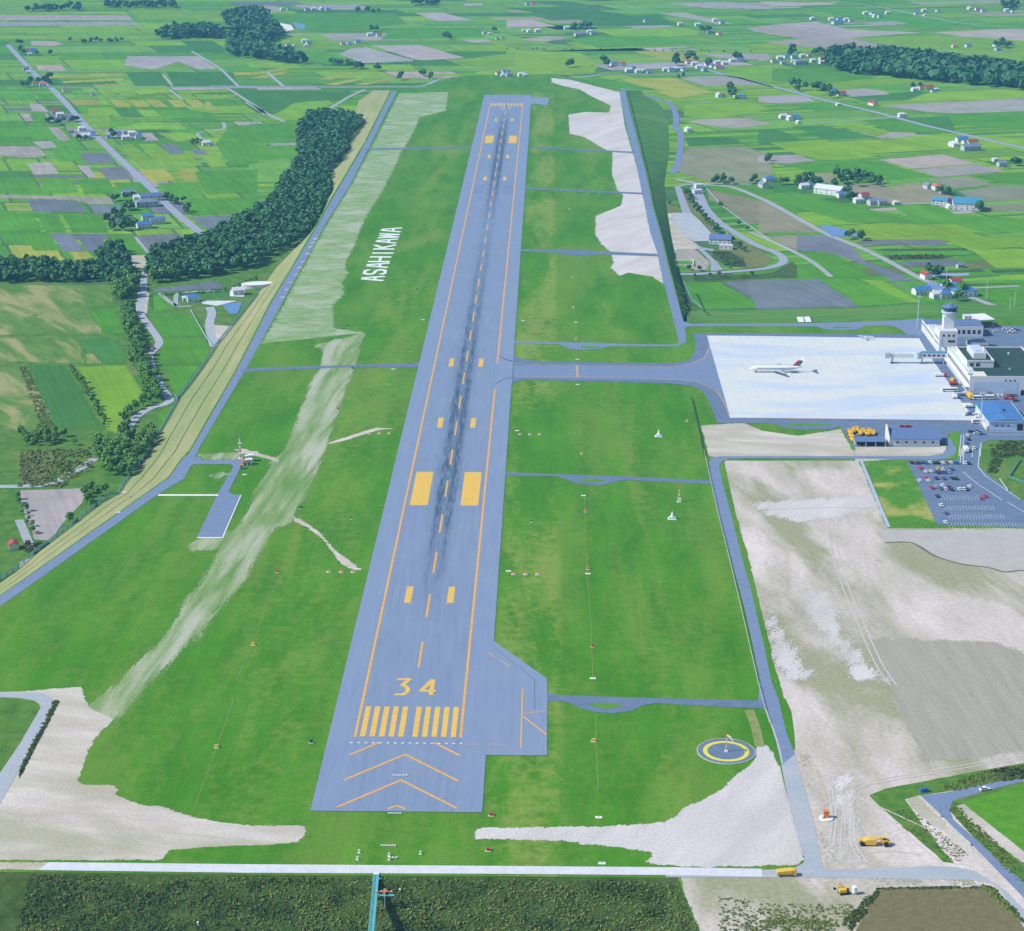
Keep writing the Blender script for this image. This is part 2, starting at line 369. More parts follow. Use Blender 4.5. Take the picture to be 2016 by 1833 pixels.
SOFT = {'soil_olive','dirt_pale','dirt_works','dirt_spoil','dirt_tilled','dirt_smooth','worn_grass','worn_cross'}
# ---------------- plateau and plain ----------------
def xat(tab, y):
    for (x0, y0), (x1, y1) in zip(tab, tab[1:]):
        if y0 <= y <= y1: return x0+(x1-x0)*(y-y0)/(y1-y0)
    return tab[0][0] if y < tab[0][1] else tab[-1][0]
W_ROAD_L = [(770.5,181.6),(721,280),(656,389),(628,441),(534,597),(490,684),(470,723),(372,894),(362,901),(334,940),(226,1016),(37.7,1148),(-200,1312)]
W_ROAD_R = [(782,179),(734,275),(690,363),(640.8,441),(490.3,716.3),(392,882.6),(374.5,920),(362,943),(311.6,973),(37.7,1168),(-200,1332)]
W_TOP = [(x-4, y) for x, y in W_ROAD_L]
W_FOOT = [(735,178),(705,200),(700,222),(714,244),(700,264),(685,290),(670,320),(650,345),(650,375),(636,415),(618,450),(590,480),(545,525),(506,582),(475,621),(425,682),(412,705),(382,748),(352,786),(306,866),(289,900),(241,958),(232,977),(208,984),(113,1058),(68,1092),(37,1121),(-200,1290)]
E_ROAD_L = T(3,1,[(855,690),(910,950),(985,1250),(1060,1600),(1090,1764)])+T(3,2,[(1140,200),(1200,460),(1310,900)])
E_ROAD_R = T(3,1,[(900,690),(970,980),(1060,1320),(1110,1570)])+T(3,2,[(1150,0),(1240,370),(1270,480),(1330,730)])
E_TOP = [(x+3, y) for x, y in E_ROAD_R]
E_FOOT = [(1262,183),(1300,205),(1316,240),(1318,300),(1308,360),(1312,400),(1318,440),(1328,500),(1334,540),(1344,570),(1352,612)]
N_TOP = [(782,177),(825,174.5),(890,151.5),(931,147.5),(997,151),(1088,151),(1119,153.5),(1220,174)]
NE_TOP = [(1347,634),(1368,636),(1600,635),(1790,624),(1850,618),(2100,642),(2700,690)]
NE_FOOT = [(1352,612),(1380,610),(1493,609),(1675,606),(1850,596),(2100,605),(2700,640)]
S_TOP = [(1335,1728),(997,1725),(490,1722),(75,1717),(-900,1712)]
outline = W_TOP[::-1]+N_TOP+E_TOP+NE_TOP+[(3400,1000),(3600,2400),(1430,2400),(1385,1850)]+S_TOP
plateau = GP(outline)
pl = sheet('airfield_ground', [plateau], 0.0, 'grass_field')
# plain
mb = MB(); R0 = 13000
mb.add([(-R0,-R0+4000,PLAIN-.30),(R0,-R0+4000,PLAIN-.30),(R0,R0+4000,PLAIN-.30),(-R0,R0+4000,PLAIN-.30)], [(0,1,2,3)])
mb.build('ground', M['plain_base'])['kind'] = 'structure'
def slope(name, top, foot, mat, n=60, lines=(), zf=PLAIN-.2, rowsn=8, bump=0.0, world_foot=None):
    tw = GP(top) if not isinstance(top[0][0], tuple) else top
    fw = world_foot or GP(foot, zf)
    rows = []
    for j in range(rowsn+1):
        t = j/rowsn
        rows.append([(a[0]+(b[0]-a[0])*t, a[1]+(b[1]-a[1])*t, zf*t - .01 + (bump*mnoise.noise(Vector((a[0]*.12+t*4, a[1]*.12, t*5))) if 0 < j < rowsn else 0)) for a, b in zip(tw, fw)])
    m = MB(); k = len(tw)
    m.add([p for r in rows for p in r], [(j*k+i, j*k+i+1, (j+1)*k+i+1, (j+1)*k+i) for j in range(rowsn) for i in range(k-1)])
    o = m.build(name, M[mat]); o['kind'] = 'structure'
    if lines:
        m = MB()
        for t0, t1, i0 in lines:
            q = []
            for t in (t0, t1):
                q.append([(a[0]+(b[0]-a[0])*t, a[1]+(b[1]-a[1])*t, zf*t+.10) for a, b in zip(tw, fw)])
            m.add(q[0]+q[1], [(i, i+1, k+i+1, k+i) for i in range(i0, k-1)])
        o2 = m.build('slope_drains', M['scrub_ground']); o2['kind'] = 'structure'
    return tw, fw
ys = [178+(1310-178)*i/110 for i in range(111)]
slope('west_embankment', [(xat(W_TOP,y),y) for y in ys], [(xat(W_FOOT,y),y) for y in ys], 'grass_slope', lines=((.335,.352,37),(.665,.682,37)), rowsn=6)
ys = [178+(634-178)*i/60 for i in range(61)]
slope('east_embankment', [(xat(E_TOP,y),y) for y in ys], [(xat(E_FOOT,y),y) for y in ys], 'grass_mown', rowsn=6, lines=((.02,.07,0),))
xs = [1352+(2700-1352)*i/30 for i in range(31)]
yx = lambda tab, x: xat([(b, a) for a, b in tab], x)
slope('north_embankment', [(x, yx(NE_TOP, x)) for x in xs], [(x, yx(NE_FOOT, x)) for x in xs], 'grass_mown', rowsn=3)
tw = GP(N_TOP); slope('far_embankment', N_TOP, None, 'grass_mown', rowsn=2, world_foot=[(x, y+28) for x, y in tw])
xs = [-900+(1335+900)*i/140 for i in range(141)]
st = [(x, yx(S_TOP[::-1], x)) for x in xs]; stw = GP(st); sfw = [(x+(6 if i == 140 else 0), y-24) for i, (x, y) in enumerate(stw)]
slope('south_embankment', st, None, 'scrub_ground', rowsn=12, bump=.7, world_foot=sfw)
e = GP([(1335,1728),(1385,1850),(1430,2400)]); slope('south_corner_bank', [(1335,1728),(1385,1850),(1430,2400)], None, 'scrub_ground', rowsn=3, world_foot=[(x-9, y-(24 if i == 0 else 6)) for i, (x, y) in enumerate(e)])
sheet('scrub_land', [[(-420,560),(120,560),(120,sfw[70][1]+3),(-420,sfw[70][1]+3)]], PLAIN-.1, 'scrub_ground')

# ---------------- crops on the plain ----------------
CR = dict(g=(.075,.245,.018), y=(.155,.310,.020), Y=(.26,.30,.045), d=(.050,.170,.030), t=(.30,.28,.27), s=(.13,.155,.18), b=(.14,.165,.055), l=(.125,.29,.040), o=(.27,.24,.14), w=(.24,.30,.42), r=(.05,.10,.03), e=(.20,.21,.14))
polys = []; cols = []
plain_outline = plateau
rnd = random.Random(11)
def jit(c): k = rnd.uniform(.90, 1.10); return (c[0]*k*rnd.uniform(.92,1.08), c[1]*k, c[2]*k*rnd.uniform(.9,1.1))
def gen(zone, y0, y1, a0, a1, m, ta, pal, widths):
    y = y0
    while y < y1:
        h = rnd.choice((62, 78, 90, 105))*(1+.25*(y > 3400))
        a = a0
        while a < a1:
            wd = rnd.choice(widths)
            b = min(a+wd, a1)
            q = []
            for aa, yy in ((a+1.5, y+1.8), (b-1.5, y+1.8), (b-1.5, y+h-1.8), (a+1.5, y+h-1.8)):
                Y = yy; X = aa - (Y-2000)*ta
                q.append((X, Y + m*(X)))
            cx = sum(p[0] for p in q)/4; cy = sum(p[1] for p in q)/4
            if zone(cx, cy) and not inside((cx, cy), plateau):
                key = rnd.choices(list(pal), list(pal.values()))[0]
                if rnd.random() < .55 and wd > 45:       # long strips
                    n = rnd.choice((3, 4, 5)); c2 = rnd.choice('gyyll')
                    for i in range(n):
                        f0, f1 = i/n, (i+1)/n-.03
                        L = lambda p, r, t: (p[0]+(r[0]-p[0])*t, p[1]+(r[1]-p[1])*t)
                        polys.append([L(q[0],q[3],f0), L(q[1],q[2],f0), L(q[1],q[2],f1), L(q[0],q[3],f1)]); cols.append(jit(CR[key if i % 2 else c2]))
                else:
                    polys.append(q); cols.append(jit(CR[key]))
            a = b
        y += h
axis = lambda X, Y: X - (RO[0] + (Y-RO[1])*math.tan(RA))
TA = math.tan(rad(19))
gen(lambda X, Y: axis(X, Y) < -60 and 1760 < Y < 2950, 1150, 2950, -1900, 700, .0, TA, dict(g=24,y=34,d=8,l=18,t=8,s=4,Y=4), (40,46,60,90))
gen(lambda X, Y: axis(X, Y) < 0 or Y > 2700 and axis(X, Y) < 120, 2950, 5400, -2600, 1900, .03, TA, dict(g=20,y=32,d=16,l=24,t=8,s=1), (110,150,220,260))
gen(lambda X, Y: axis(X, Y) >= (60 if Y < 2850 else 120) and abs(X) < 2600, 700, 5400, -600, 4200, .30, TA, dict(g=22,y=34,d=14,l=22,t=8,b=1), (90,130,170,240))
sheet_mb(polys, PLAIN-.22, cols=cols).build('farm_fields', M['crops'], colname='crop')['kind'] = 'structure'
# surveyed fields
sheet('valley_meadow', [GP([(-400,500),(37,530),(240,600),(290,545),(600,470),(640,440),(560,560),(430,690),(300,900),(240,990),(-60,1230),(-900,1500)], PLAIN)], PLAIN-.16, 'grass_rough')
sheet('rough_meadow', [GP(T(1,2,q), PLAIN) for q in ([(-200,480),(150,478),(900,475),(890,600),(690,660),(800,860),(-200,868)],[(-200,895),(590,895),(670,1090),(-200,1070)],[(670,1020),(720,1010),(800,1090),(680,1092)],[(-200,1130),(150,1120),(230,1130),(430,1600),(150,1640),(-200,1640)])], PLAIN-.05, 'meadow', 1.5, 6)
F = []
def f(c, r, key, *quads):
    for q in quads:
        if c == 4: q = [(x+500 if x >= 1940 else x, y) for x, y in q]
        if c == 1 and r == 1: q = [(x-400 if x <= 160 else x, y) for x, y in q]
        F.append((key, T(c, r, q) if c else q))
f(1,1,'t',[(150,118),(1000,120),(1045,158),(150,160)],[(150,172),(1050,172),(1090,200),(150,208)],[(240,320),(450,325),(490,345),(420,360),(250,355)],[(1000,440),(1560,440),(1700,540),(1540,542),(1400,480),(1200,545),(970,510)],[(285,510),(480,512),(525,555),(300,552)])
f(1,1,'y',[(150,215),(930,215),(1190,262),(150,255)],[(150,270),(1200,282),(1220,310),(150,305)],[(180,90),(980,90),(1000,112),(180,112)],[(1000,75),(1500,80),(1640,150),(1110,150)],[(180,440),(460,440),(480,490),(220,490)],[(620,470),(960,470),(980,540),(600,545)])
f(1,1,'Y',[(370,592),(950,575),(962,590),(385,614)],[(480,634),(960,614),(970,628),(500,650)],[(720,665),(1010,650),(1020,662),(740,675)],[(1820,565),(2016,565),(2016,588),(1830,588)])
f(1,1,'y',[(630,690),(735,688),(755,718),(660,716)],[(755,700),(880,710),(910,748),(800,742)],[(930,715),(1050,720),(1080,764),(960,758)],[(1060,712),(1320,700),(1330,722),(1090,740)],[(1380,712),(1775,696),(1795,716),(1420,738)],[(1430,765),(1840,745),(1850,760),(1450,782)])
f(1,1,'Y',*[[(x,780),(x+105,784),(x+170,838),(x+60,842)] for x in (860,1010,1150,1310,1450)],[(1600,790),(1640,800),(1715,865),(1620,862)])
f(1,1,'y',[(690,845),(880,840),(940,905),(700,915)],[(760,785),(820,785),(860,820),(770,825)],[(1070,858),(1200,860),(1270,915),(1130,912)],[(680,935),(860,935),(850,1000),(740,1005)])
f(1,1,'d',[(900,850),(1050,855),(1130,915),(960,920)],[(980,565),(1250,560),(1330,672),(1060,672)],[(1300,560),(1830,570),(1860,665),(1360,672)],[(1800,690),(2016,690),(2016,880),(1860,760)],[(1410,320),(1660,318),(1800,400),(1560,405)])
f(1,1,'g',[(150,725),(240,730),(290,780),(170,785)],[(280,730),(400,730),(455,785),(320,792)],[(230,885),(340,885),(385,955),(270,960)],[(200,985),(340,985),(415,1090),(260,1095)],[(400,1150),(590,1155),(660,1255),(470,1262)],[(870,1010),(1060,1010),(1100,1020),(1110,960),(860,925)],[(1280,870),(1640,880),(1740,960),(1330,930)],[(1200,860),(1560,865),(1600,920),(1280,920)])
f(1,1,'y',[(730,1020),(820,1020),(830,1060),(760,1060)],[(900,1140),(1040,1130),(1110,1190),(980,1200)],[(1080,1130),(1220,1125),(1290,1190),(1150,1200)],[(980,1205),(1130,1205),(1220,1290),(1090,1295)],[(1150,1200),(1310,1200),(1400,1290),(1240,1290)],[(1310,1210),(1500,1220),(1590,1300),(1420,1300)],[(1570,1225),(1720,1230),(1790,1305),(1650,1310)],[(1230,1040),(1500,1040),(1560,1090),(1380,1110)],[(400,1000),(860,1010),(1100,960),(1400,960),(1470,1015),(870,1015)])
f(1,1,'t',[(375,1000),(460,1000),(550,1100),(480,1108)],[(250,1110),(400,1105),(450,1155),(330,1165)],[(150,1145),(290,1145),(365,1220),(240,1235),(150,1200)],[(210,1280),(400,1270),(465,1360),(270,1370)],[(600,1295),(690,1300),(755,1385),(690,1390)],[(225,810),(320,815),(380,875),(250,870)],[(1105,1040),(1190,1040),(1240,1100),(1140,1105)])
f(1,1,'s',[(620,1200),(830,1195),(915,1270),(690,1285)],[(760,1315),(970,1300),(1050,1400),(850,1410)],[(210,1560),(600,1570),(690,1665),(260,1655)],[(700,1610),(940,1610),(960,1680),(740,1675)],[(1250,1130),(1380,1130),(1450,1200),(1330,1210)],[(1480,1170),(1600,1170),(1630,1210),(1530,1210)],[(1490,1700),(1970,1675),(2016,1690),(1850,1821),(1640,1821)],[(820,1690),(1020,1690),(1040,1735),(860,1740)])
f(1,1,'t',[(150,1520),(870,1545),(890,1600),(700,1600),(600,1565),(160,1545)])
f(1,1,'Y',[(1085,1325),(1290,1320),(1380,1410),(1190,1430)],[(1370,1325),(1530,1320),(1610,1410),(1450,1425)])
f(1,1,'g',[(150,1385),(265,1395),(330,1510),(150,1515)],[(310,1400),(545,1395),(620,1505),(370,1520)],[(600,1400),(840,1395),(915,1510),(660,1520)],[(880,1430),(1100,1425),(1200,1510),(960,1515)],[(1220,1435),(1540,1430),(1610,1530),(1350,1550)],[(1450,1560),(2016,1540),(2016,1660),(1500,1690)],[(150,1650),(250,1665),(330,1800),(150,1821)],[(280,1670),(450,1670),(520,1821),(360,1821)],[(490,1680),(790,1685),(850,1821),(560,1821)],[(1520,1350),(2016,1330),(2016,1500),(1620,1520)],[(1800,980),(2016,980),(2016,1280),(1800,1300),(1690,1130)])
f(1,2,'g',[(190,60),(370,60),(480,205),(260,205)],[(830,80),(1030,80),(1120,230),(900,235)],[(700,660),(900,660),(980,850),(800,860)])
f(1,2,'Y',[(150,220),(430,205),(590,350),(200,340)],[(530,215),(690,215),(760,300),(630,330)])
f(1,2,'s',[(400,75),(550,68),(660,210),(500,215)],[(590,80),(760,75),(870,205),(690,220)],[(1070,90),(1400,70),(1600,180),(1400,240),(1180,230)],[(1200,510),(1700,445),(1750,490),(1690,505),(1210,530)])
f(1,2,'d',[(590,905),(940,900),(980,1080),(800,1095)],[(210,1100),(510,1105),(800,1590),(430,1590)],[(1180,540),(1780,520),(1800,580),(1500,560),(1190,680)])
f(1,2,'g',[(1170,700),(1500,700),(1600,870),(1270,890)],[(1270,895),(1600,880),(1640,990),(1590,1080),(1250,1100)],[(1300,1110),(1560,1110),(1400,1340),(1350,1290)],[(1210,560),(1280,560),(1380,650),(1200,690)],[(1290,1440),(1400,1420),(1250,1640),(1240,1500)])
f(1,2,'y',[(570,1120),(990,1105),(1150,1380),(1040,1400),(910,1640),(830,1600)])
f(1,3,'t',[(160,330),(690,310),(640,430),(480,600),(400,720),(270,715),(160,410)])
f(1,3,'b',[(150,20),(400,10),(500,60),(400,200),(150,280)])
f(2,1,'t',[(0,40),(210,45),(250,80),(60,105)],[(690,410),(780,365),(890,360),(1250,455),(1240,465),(860,478)],[(930,345),(1290,340),(1640,438),(1310,458),(1260,452)],[(1260,100),(1470,95),(1700,155),(1420,160)],[(1240,545),(1330,550),(1360,600),(1260,590)],[(1620,28),(1760,25),(1790,42),(1640,45)],[(1600,300),(1800,300),(1850,320),(1700,325)])
f(2,1,'y',[(160,270),(530,260),(640,300),(300,320),(190,320)],[(870,490),(1230,490),(1260,530),(920,530)],[(0,460),(360,490),(400,520),(0,515)],[(140,900),(350,780),(620,760),(560,860),(400,910),(210,915)],[(1700,440),(2016,400),(2016,500),(1850,500)],[(1300,560),(1700,560),(1750,540),(2016,520),(2016,560),(1400,580)])
f(2,1,'Y',*[[(x,y),(x+250,y-45),(x+310,y-40),(x+90,y+6)] for x, y in ((0,560),(520,600),(570,640),(800,640),(0,590))])
f(2,1,'d',[(0,690),(700,690),(780,680),(700,760),(420,770),(120,840),(0,780)],[(570,375),(800,375),(800,395),(600,400)])
f(2,1,'g',[(140,120),(1100,100),(1200,180),(700,230),(430,240)],[(300,390),(560,390),(820,470),(600,490),(400,440)],[(1100,210),(1700,220),(1800,280),(1000,300)],[(0,940),(360,930),(370,1080),(0,1090)],[(0,1110),(370,1100),(370,1200),(0,1220)])
f(2,1,'l',[(0,1240),(360,1220),(300,1290),(250,1380),(0,1380)])
f(3,1,'t',[(0,155),(200,150),(380,200),(0,210)],[(880,195),(1180,180),(1270,205),(1000,220)],[(1150,100),(1350,95),(1720,180),(1600,185),(1440,150)],[(1200,22),(1600,15),(2016,50),(2016,70),(1500,60)],[(1620,20),(2016,20),(2016,45)],[(1810,210),(2016,200),(2016,262),(1880,235)],[(1370,925),(1480,905),(1820,893),(2016,945),(1700,975)],[(70,300),(300,275),(520,285),(300,315)],[(1300,585),(1600,575),(2016,630),(2016,645),(1500,650)],[(1470,410),(1980,405),(2016,450),(1700,450)],[(1040,370),(1220,362),(1270,385),(1150,385)])
f(3,1,'e',[(1400,1120),(1800,1110),(2016,1180),(2016,1390),(1560,1390),(1270,1290),(1330,1170)])
f(3,1,'Y',[(860,600),(1260,590),(1560,700),(1300,750),(1150,700)],[(950,390),(1250,385),(1560,455),(1300,470)])
f(3,1,'y',[(0,380),(560,400),(700,480),(420,560),(0,570)],[(480,500),(700,500),(660,560),(380,570)],[(650,220),(1300,210),(1460,230),(1450,265),(900,300)],[(1350,790),(1850,780),(2016,830),(1600,900),(1350,880)],[(1570,530),(2016,520),(2016,660),(1800,600)])
f(3,1,'d',[(1360,1040),(1700,1040),(1800,1090),(1380,1110)],[(500,130),(1150,110),(1300,190),(700,200)],[(0,60),(500,50),(900,110),(500,140)])
f(3,1,'g',[(1490,1405),(2016,1400),(2016,1500),(1650,1450)],[(430,290),(1100,270),(1700,330),(700,360)],[(500,590),(650,575),(1200,690),(870,670)])
f(4,1,'t',[(140,180),(440,165),(690,225),(1250,245),(960,268),(680,290),(300,225)],[(0,200),(140,185),(690,290),(1040,365),(880,380),(780,430),(550,375),(120,330),(40,320),(320,295),(0,240)],[(740,170),(1030,160),(1150,180),(900,190)],[(1340,245),(1880,220),(1960,225),(1960,345),(1850,330)],[(920,800),(1820,755),(1960,765),(1960,830),(1500,860),(1280,850)],[(920,1212),(1400,1172),(1650,1238),(1170,1280)],[(1175,1290),(1650,1245),(1890,1298),(1370,1342)],[(0,730),(350,720),(430,770),(120,785),(0,770)],[(0,1180),(280,1175),(440,1218),(220,1240),(0,1230)],[(580,690),(800,670),(960,690),(1000,715),(700,735)],[(0,10),(600,20),(550,35),(100,50)],[(0,430),(110,435),(60,460),(0,465)])
f(4,1,'e',[(400,1330),(560,1310),(620,1400),(950,1390),(1000,1420),(1200,1380),(1330,1450),(1520,1500),(1560,1540),(1000,1545),(640,1430)],[(1280,1360),(1590,1340),(1790,1400),(1490,1430)],[(1510,1450),(1830,1410),(1960,1440),(1960,1500),(1650,1530)],[(1660,1560),(1960,1520),(1960,1600),(1750,1600)],[(0,1520),(160,1560),(500,1764),(0,1764)])
f(4,1,'y',[(720,290),(1130,270),(1640,280),(1960,345),(1960,390),(1400,400),(1050,355)],[(1640,400),(1960,395),(1960,490),(1700,450)],[(270,670),(560,625),(1100,590),(1430,630),(900,640),(600,680)],[(80,1080),(520,1060),(560,1160),(920,1170),(760,1210),(480,1215),(300,1175)],[(1000,1050),(1400,1010),(1960,1090),(1960,1110),(1400,1130)],[(500,935),(720,930),(1000,1000),(900,1035)],[(0,1340),(220,1360),(300,1400),(0,1370)],[(1300,700),(1900,680),(1960,720),(1700,760),(1100,770)])
f(4,1,'g',[(1600,1330),(1960,1290),(1960,1440),(1800,1380)],[(0,1470),(300,1460),(560,1530),(900,1600),(1200,1690),(700,1690),(380,1600)],[(1020,1560),(1350,1550),(1480,1620),(1700,1640),(1960,1690),(1960,1764),(1400,1764),(1150,1650)],[(0,520),(600,520),(900,590),(400,640),(0,600)],[(600,660),(1100,640),(1500,660),(1300,700),(950,690)],[(900,1600),(1300,1660),(1360,1700),(1180,1700)],[(300,60),(700,60),(1500,150),(1700,200),(1250,230),(1000,180)],[(1300,860),(1960,830),(1960,1000),(1500,950)],[(220,1250),(900,1220),(1330,1340),(900,1370),(600,1310),(400,1300)])
f(4,1,'s',[(740,1570),(820,1580),(1150,1690),(1080,1700)])
f(4,1,'d',[(0,980),(150,980),(380,1085),(0,1100)],[(250,960),(480,950),(900,1040),(500,1055)],[(1030,900),(1450,880),(1500,1010),(1200,1020)])
f(4,1,'g',[(760,900),(1050,895),(1450,1010),(1000,1000)])
f(3,2,'g',[(1355,440),(1620,440),(1970,635),(1490,650),(1400,580)])
f(3,2,'s',[(1640,440),(2016,425),(2016,640),(1985,638)])
f(4,2,'s',[(-100,425),(460,415),(780,630),(60,645),(-20,640)],[(600,225),(700,235),(1200,430),(1010,430),(830,320)],[(80,90),(500,85),(700,150),(830,320),(590,230),(500,210),(340,205)],[(730,140),(830,115),(1380,115),(1450,160),(780,155)],[(1050,290),(1500,265),(1550,310),(1130,320)],[(1020,455),(1180,450),(1230,500),(1180,520)])
f(4,2,'g',[(465,415),(745,415),(1140,600),(800,628)],[(350,215),(590,225),(880,420),(740,410),(460,410)],[(1130,330),(1560,320),(1640,345),(1180,360)],[(1340,440),(1960,400),(1960,440),(1520,470)],[(1590,500),(1960,480),(1960,660),(1700,570)],[(850,200),(1550,190),(1620,230),(990,260)],[(100,0),(330,0),(520,80),(150,85)],[(1020,435),(1200,430),(1310,490),(1240,540)])
f(4,2,'y',[(760,415),(940,430),(1245,592),(1150,600)],[(1400,100),(1980,90),(1980,160),(1560,185)],[(1620,195),(1980,180),(1980,330),(1800,330)],[(780,5),(1500,0),(1700,60),(1000,95),(800,70)],[(1830,385),(1980,370),(1980,440),(1900,420)])
f(4,2,'r',[(960,240),(1400,230),(1380,265),(1000,268)],[(1180,360),(1700,340),(1720,358),(1220,375)],[(1760,345),(1940,335),(1900,365),(1780,370)],[(1500,455),(1940,435),(1930,450),(1540,468)],[(870,190),(1570,180),(1600,200),(1000,205)],[(940,235),(1480,240),(1400,262),(1000,262)])
f(4,2,'w',[(1230,378),(1600,370),(1600,390),(1290,402)])
f(3,2,'e',[(1520,690),(2016,650),(2016,740),(1450,740)])
f(3,2,'r',[(1275,420),(1340,470),(1400,600),(1400,700),(1350,735),(1290,560)])
YD = lambda pts: [(1274.8+a*.14593, 343.2+b*.14593) for a, b in pts]
def fy(key, *qs):
    for q in qs: F.append((key, YD(q)))
fy('g', [(740,150),(1350,135),(1700,250),(2016,400),(2016,560),(1600,420),(1100,290)],[(1370,680),(2016,665),(2016,810),(1620,830)])
fy('e', [(800,200),(1350,310),(1700,420),(2016,620),(2016,655),(1350,655),(1000,430),(830,330)],[(1650,850),(2016,820),(2016,1080),(1850,960)])
fy('b', [(150,400),(360,380),(460,520),(300,520),(140,540)],[(470,200),(560,200),(1000,820),(1250,880),(1700,1130),(1600,1240),(1300,1270),(880,1150),(850,1040),(1000,1000),(900,850),(600,520)])
fy('r', [(620,1370),(1480,1350),(1700,1320),(1950,1180),(2016,1230),(2016,1390),(640,1430)],[(860,1040),(1100,1040),(1300,1130),(1350,1250),(1100,1240),(880,1140)])
polys = []; cols = []
for i, (k, q) in enumerate(F):
    polys.append(rough(GP(q, PLAIN), 14, .8, i)); cols.append(jit(CR[k]))
m = MB()
for i, (p, c) in enumerate(zip(polys, cols)): sheet_mb([p], PLAIN-.10+.0012*(i % 60), mb=m, cols=[c])
m.build('farm_field_parcels', M['crops'], colname='crop')['kind'] = 'structure'

# ---------------- roads, tracks and yards on the plain ----------------
def road(name, c, r, pts, wd, mat, z=PLAIN+.06, sm=3):
    q = GP(T(c, r, pts) if c else pts, PLAIN if z < -1 else 0)
    q = smooth_path(q, sm) if sm > 1 else q
    o = sheet_mb([ribbon(q, wd)], z).build(name, M[mat]); o['kind'] = 'structure'; return o
road('road', 1,1, [(60,350),(150,450),(330,640),(430,715),(650,960),(860,1170),(1220,1510),(1330,1625),(1540,1800),(1610,1860)], 9, 'valley_road')
road('road', 0,0, [(1380,135),(1493,163),(1623,197),(1713,218),(1830,249),(2001,288),(2200,335)], 9, 'valley_road')
road('road', 0,0, [(1330,352),(1381,363),(1440,368),(1500,392),(1527,405),(1620,457),(1713,496),(1812,548),(1850,562),(1921,589),(1990,613),(2060,636)], 7, 'farm_track')
road('road', 2,1, [(-300,650),(0,655),(900,655),(1290,655),(1440,600)], 7, 'valley_road')
road('road', 1,1, [(330,682),(800,684),(1400,682),(2016,680)], 6, 'valley_road')
road('road', 3,1, [(-60,592),(350,588),(500,592),(640,578),(760,560),(1120,568),(1600,560),(2016,660)], 7, 'valley_road')
road('road', 3,1, [(860,668),(1100,738),(1235,778),(1275,840),(1290,900),(1285,970),(1322,1010),(1322,1100),(1300,1240),(1255,1320)], 8, 'asphalt')
for c, r, p, wd in ((1,1,[(1280,590),(1350,670)],4),(1,1,[(1330,700),(1430,780)],4),(1,1,[(1500,400),(1700,520),(1790,600),(1870,680)],5),(1,1,[(1780,690),(2000,830),(2080,900)],5),(2,1,[(-20,775),(120,855),(270,925)],6),(2,1,[(140,550),(260,655)],6),
                    (1,1,[(1690,1150),(1540,1050),(1690,1025),(1760,1000),(1745,960)],5),(2,1,[(520,885),(740,745),(880,680)],6),(3,1,[(1400,775),(1560,770)],6),(4,1,[(340,940),(700,915),(1050,890)],5),(4,1,[(830,1560),(1340,1540)],5),(4,1,[(500,0),(900,50),(1500,170),(1960,210)],6),(3,1,[(550,200),(1460,210),(1800,210)],5),
                    (1,2,[(1060,100),(1170,235)],3),(4,2,[(-60,60),(250,200),(430,300),(550,400)],5),(4,2,[(1500,490),(1980,470)],5),(4,1,[(-10,240),(300,220),(1180,370),(1960,400)],4)):
    road('track', c, r, p, wd, 'farm_track', PLAIN+.03)
road('road', 1,2, [(1180,330),(1130,400),(1125,500),(1110,600),(1095,690),(1170,800),(1240,900),(1240,950),(1180,1010),(1170,1060),(1215,1180),(1270,1290),(1330,1370),(1290,1410),(1180,1440),(1080,1500),(1020,1570),(960,1640)], 6, 'grey_road', sm=3)
road('road', 1,3, [(740,80),(640,150),(480,245),(380,285),(150,298),(-100,300)], 6, 'grey_road')
road('track', 1,2, [(1680,960),(1640,800),(1660,700),(1640,650)], 7, 'grey_road')
road('track', 1,2, [(1250,540),(1380,640),(1500,640)], 4, 'farm_track'); road('track', 1,2, [(1380,640),(1380,560),(1440,535),(1750,520)], 4, 'farm_track')
road('track', 1,3, [(150,560),(250,800)], 5, 'farm_track')
sheet('gravel_yard', [GP(T(1,2,[(920,250),(1180,240),(1190,320),(1150,345),(960,345)]), PLAIN), GP(T(1,2,[(1080,520),(1170,540),(1150,700),(1060,690)]), PLAIN), GP(T(1,3,[(150,890),(270,840),(300,880),(150,950)]), PLAIN),
    GP(T(1,2,[(1670,790),(1840,800),(1780,870),(1700,930)]), PLAIN)], PLAIN+.02, 'dirt_pale', .6)
sheet('basin_floor', [GP(T(1,2,[(1570,600),(1860,600),(1700,640),(1590,625)]), PLAIN), GP(T(1,2,[(1800,520),(1920,520),(1910,570),(1800,565)]), PLAIN)], PLAIN+.05, 'concrete_road')
sheet('pond_water', [GP(T(1,2,[(1740,630),(1900,610),(1860,700),(1800,705)]), PLAIN), GP(T(4,2,[(460,12),(540,8),(770,78),(745,92),(560,95)]), PLAIN), GP(T(1,2,[(985,610),(1020,600),(1030,640),(1005,660)]), PLAIN), GP(T(2,1,[(330,165),(430,190),(420,225),(360,215)]),PLAIN)], PLAIN+.08, 'water_blue')
sheet('sand_bank', [GP(T(2,1,[(140,158),(320,190),(340,225),(280,238),(220,225)]), PLAIN)], PLAIN+.05, 'slab_white', .6)
sheet('yard_ground', [GP(YD([(140,550),(320,520),(345,650),(620,915),(700,1000),(640,1010),(400,1010),(330,1160),(285,1245)]), PLAIN)], PLAIN+.02, 'dirt_pale', .5)
sheet('works_yard', [GP(YD([(320,520),(580,515),(700,620),(900,840),(850,900),(620,905),(400,720),(345,640)]), PLAIN)], PLAIN+.04, 'yard_pale')
sheet('gravel_lot', [GP(YD([(400,1010),(640,1000),(860,1180),(850,1300),(640,1290),(330,1180)]), PLAIN)], PLAIN+.04, 'dirt_tilled')
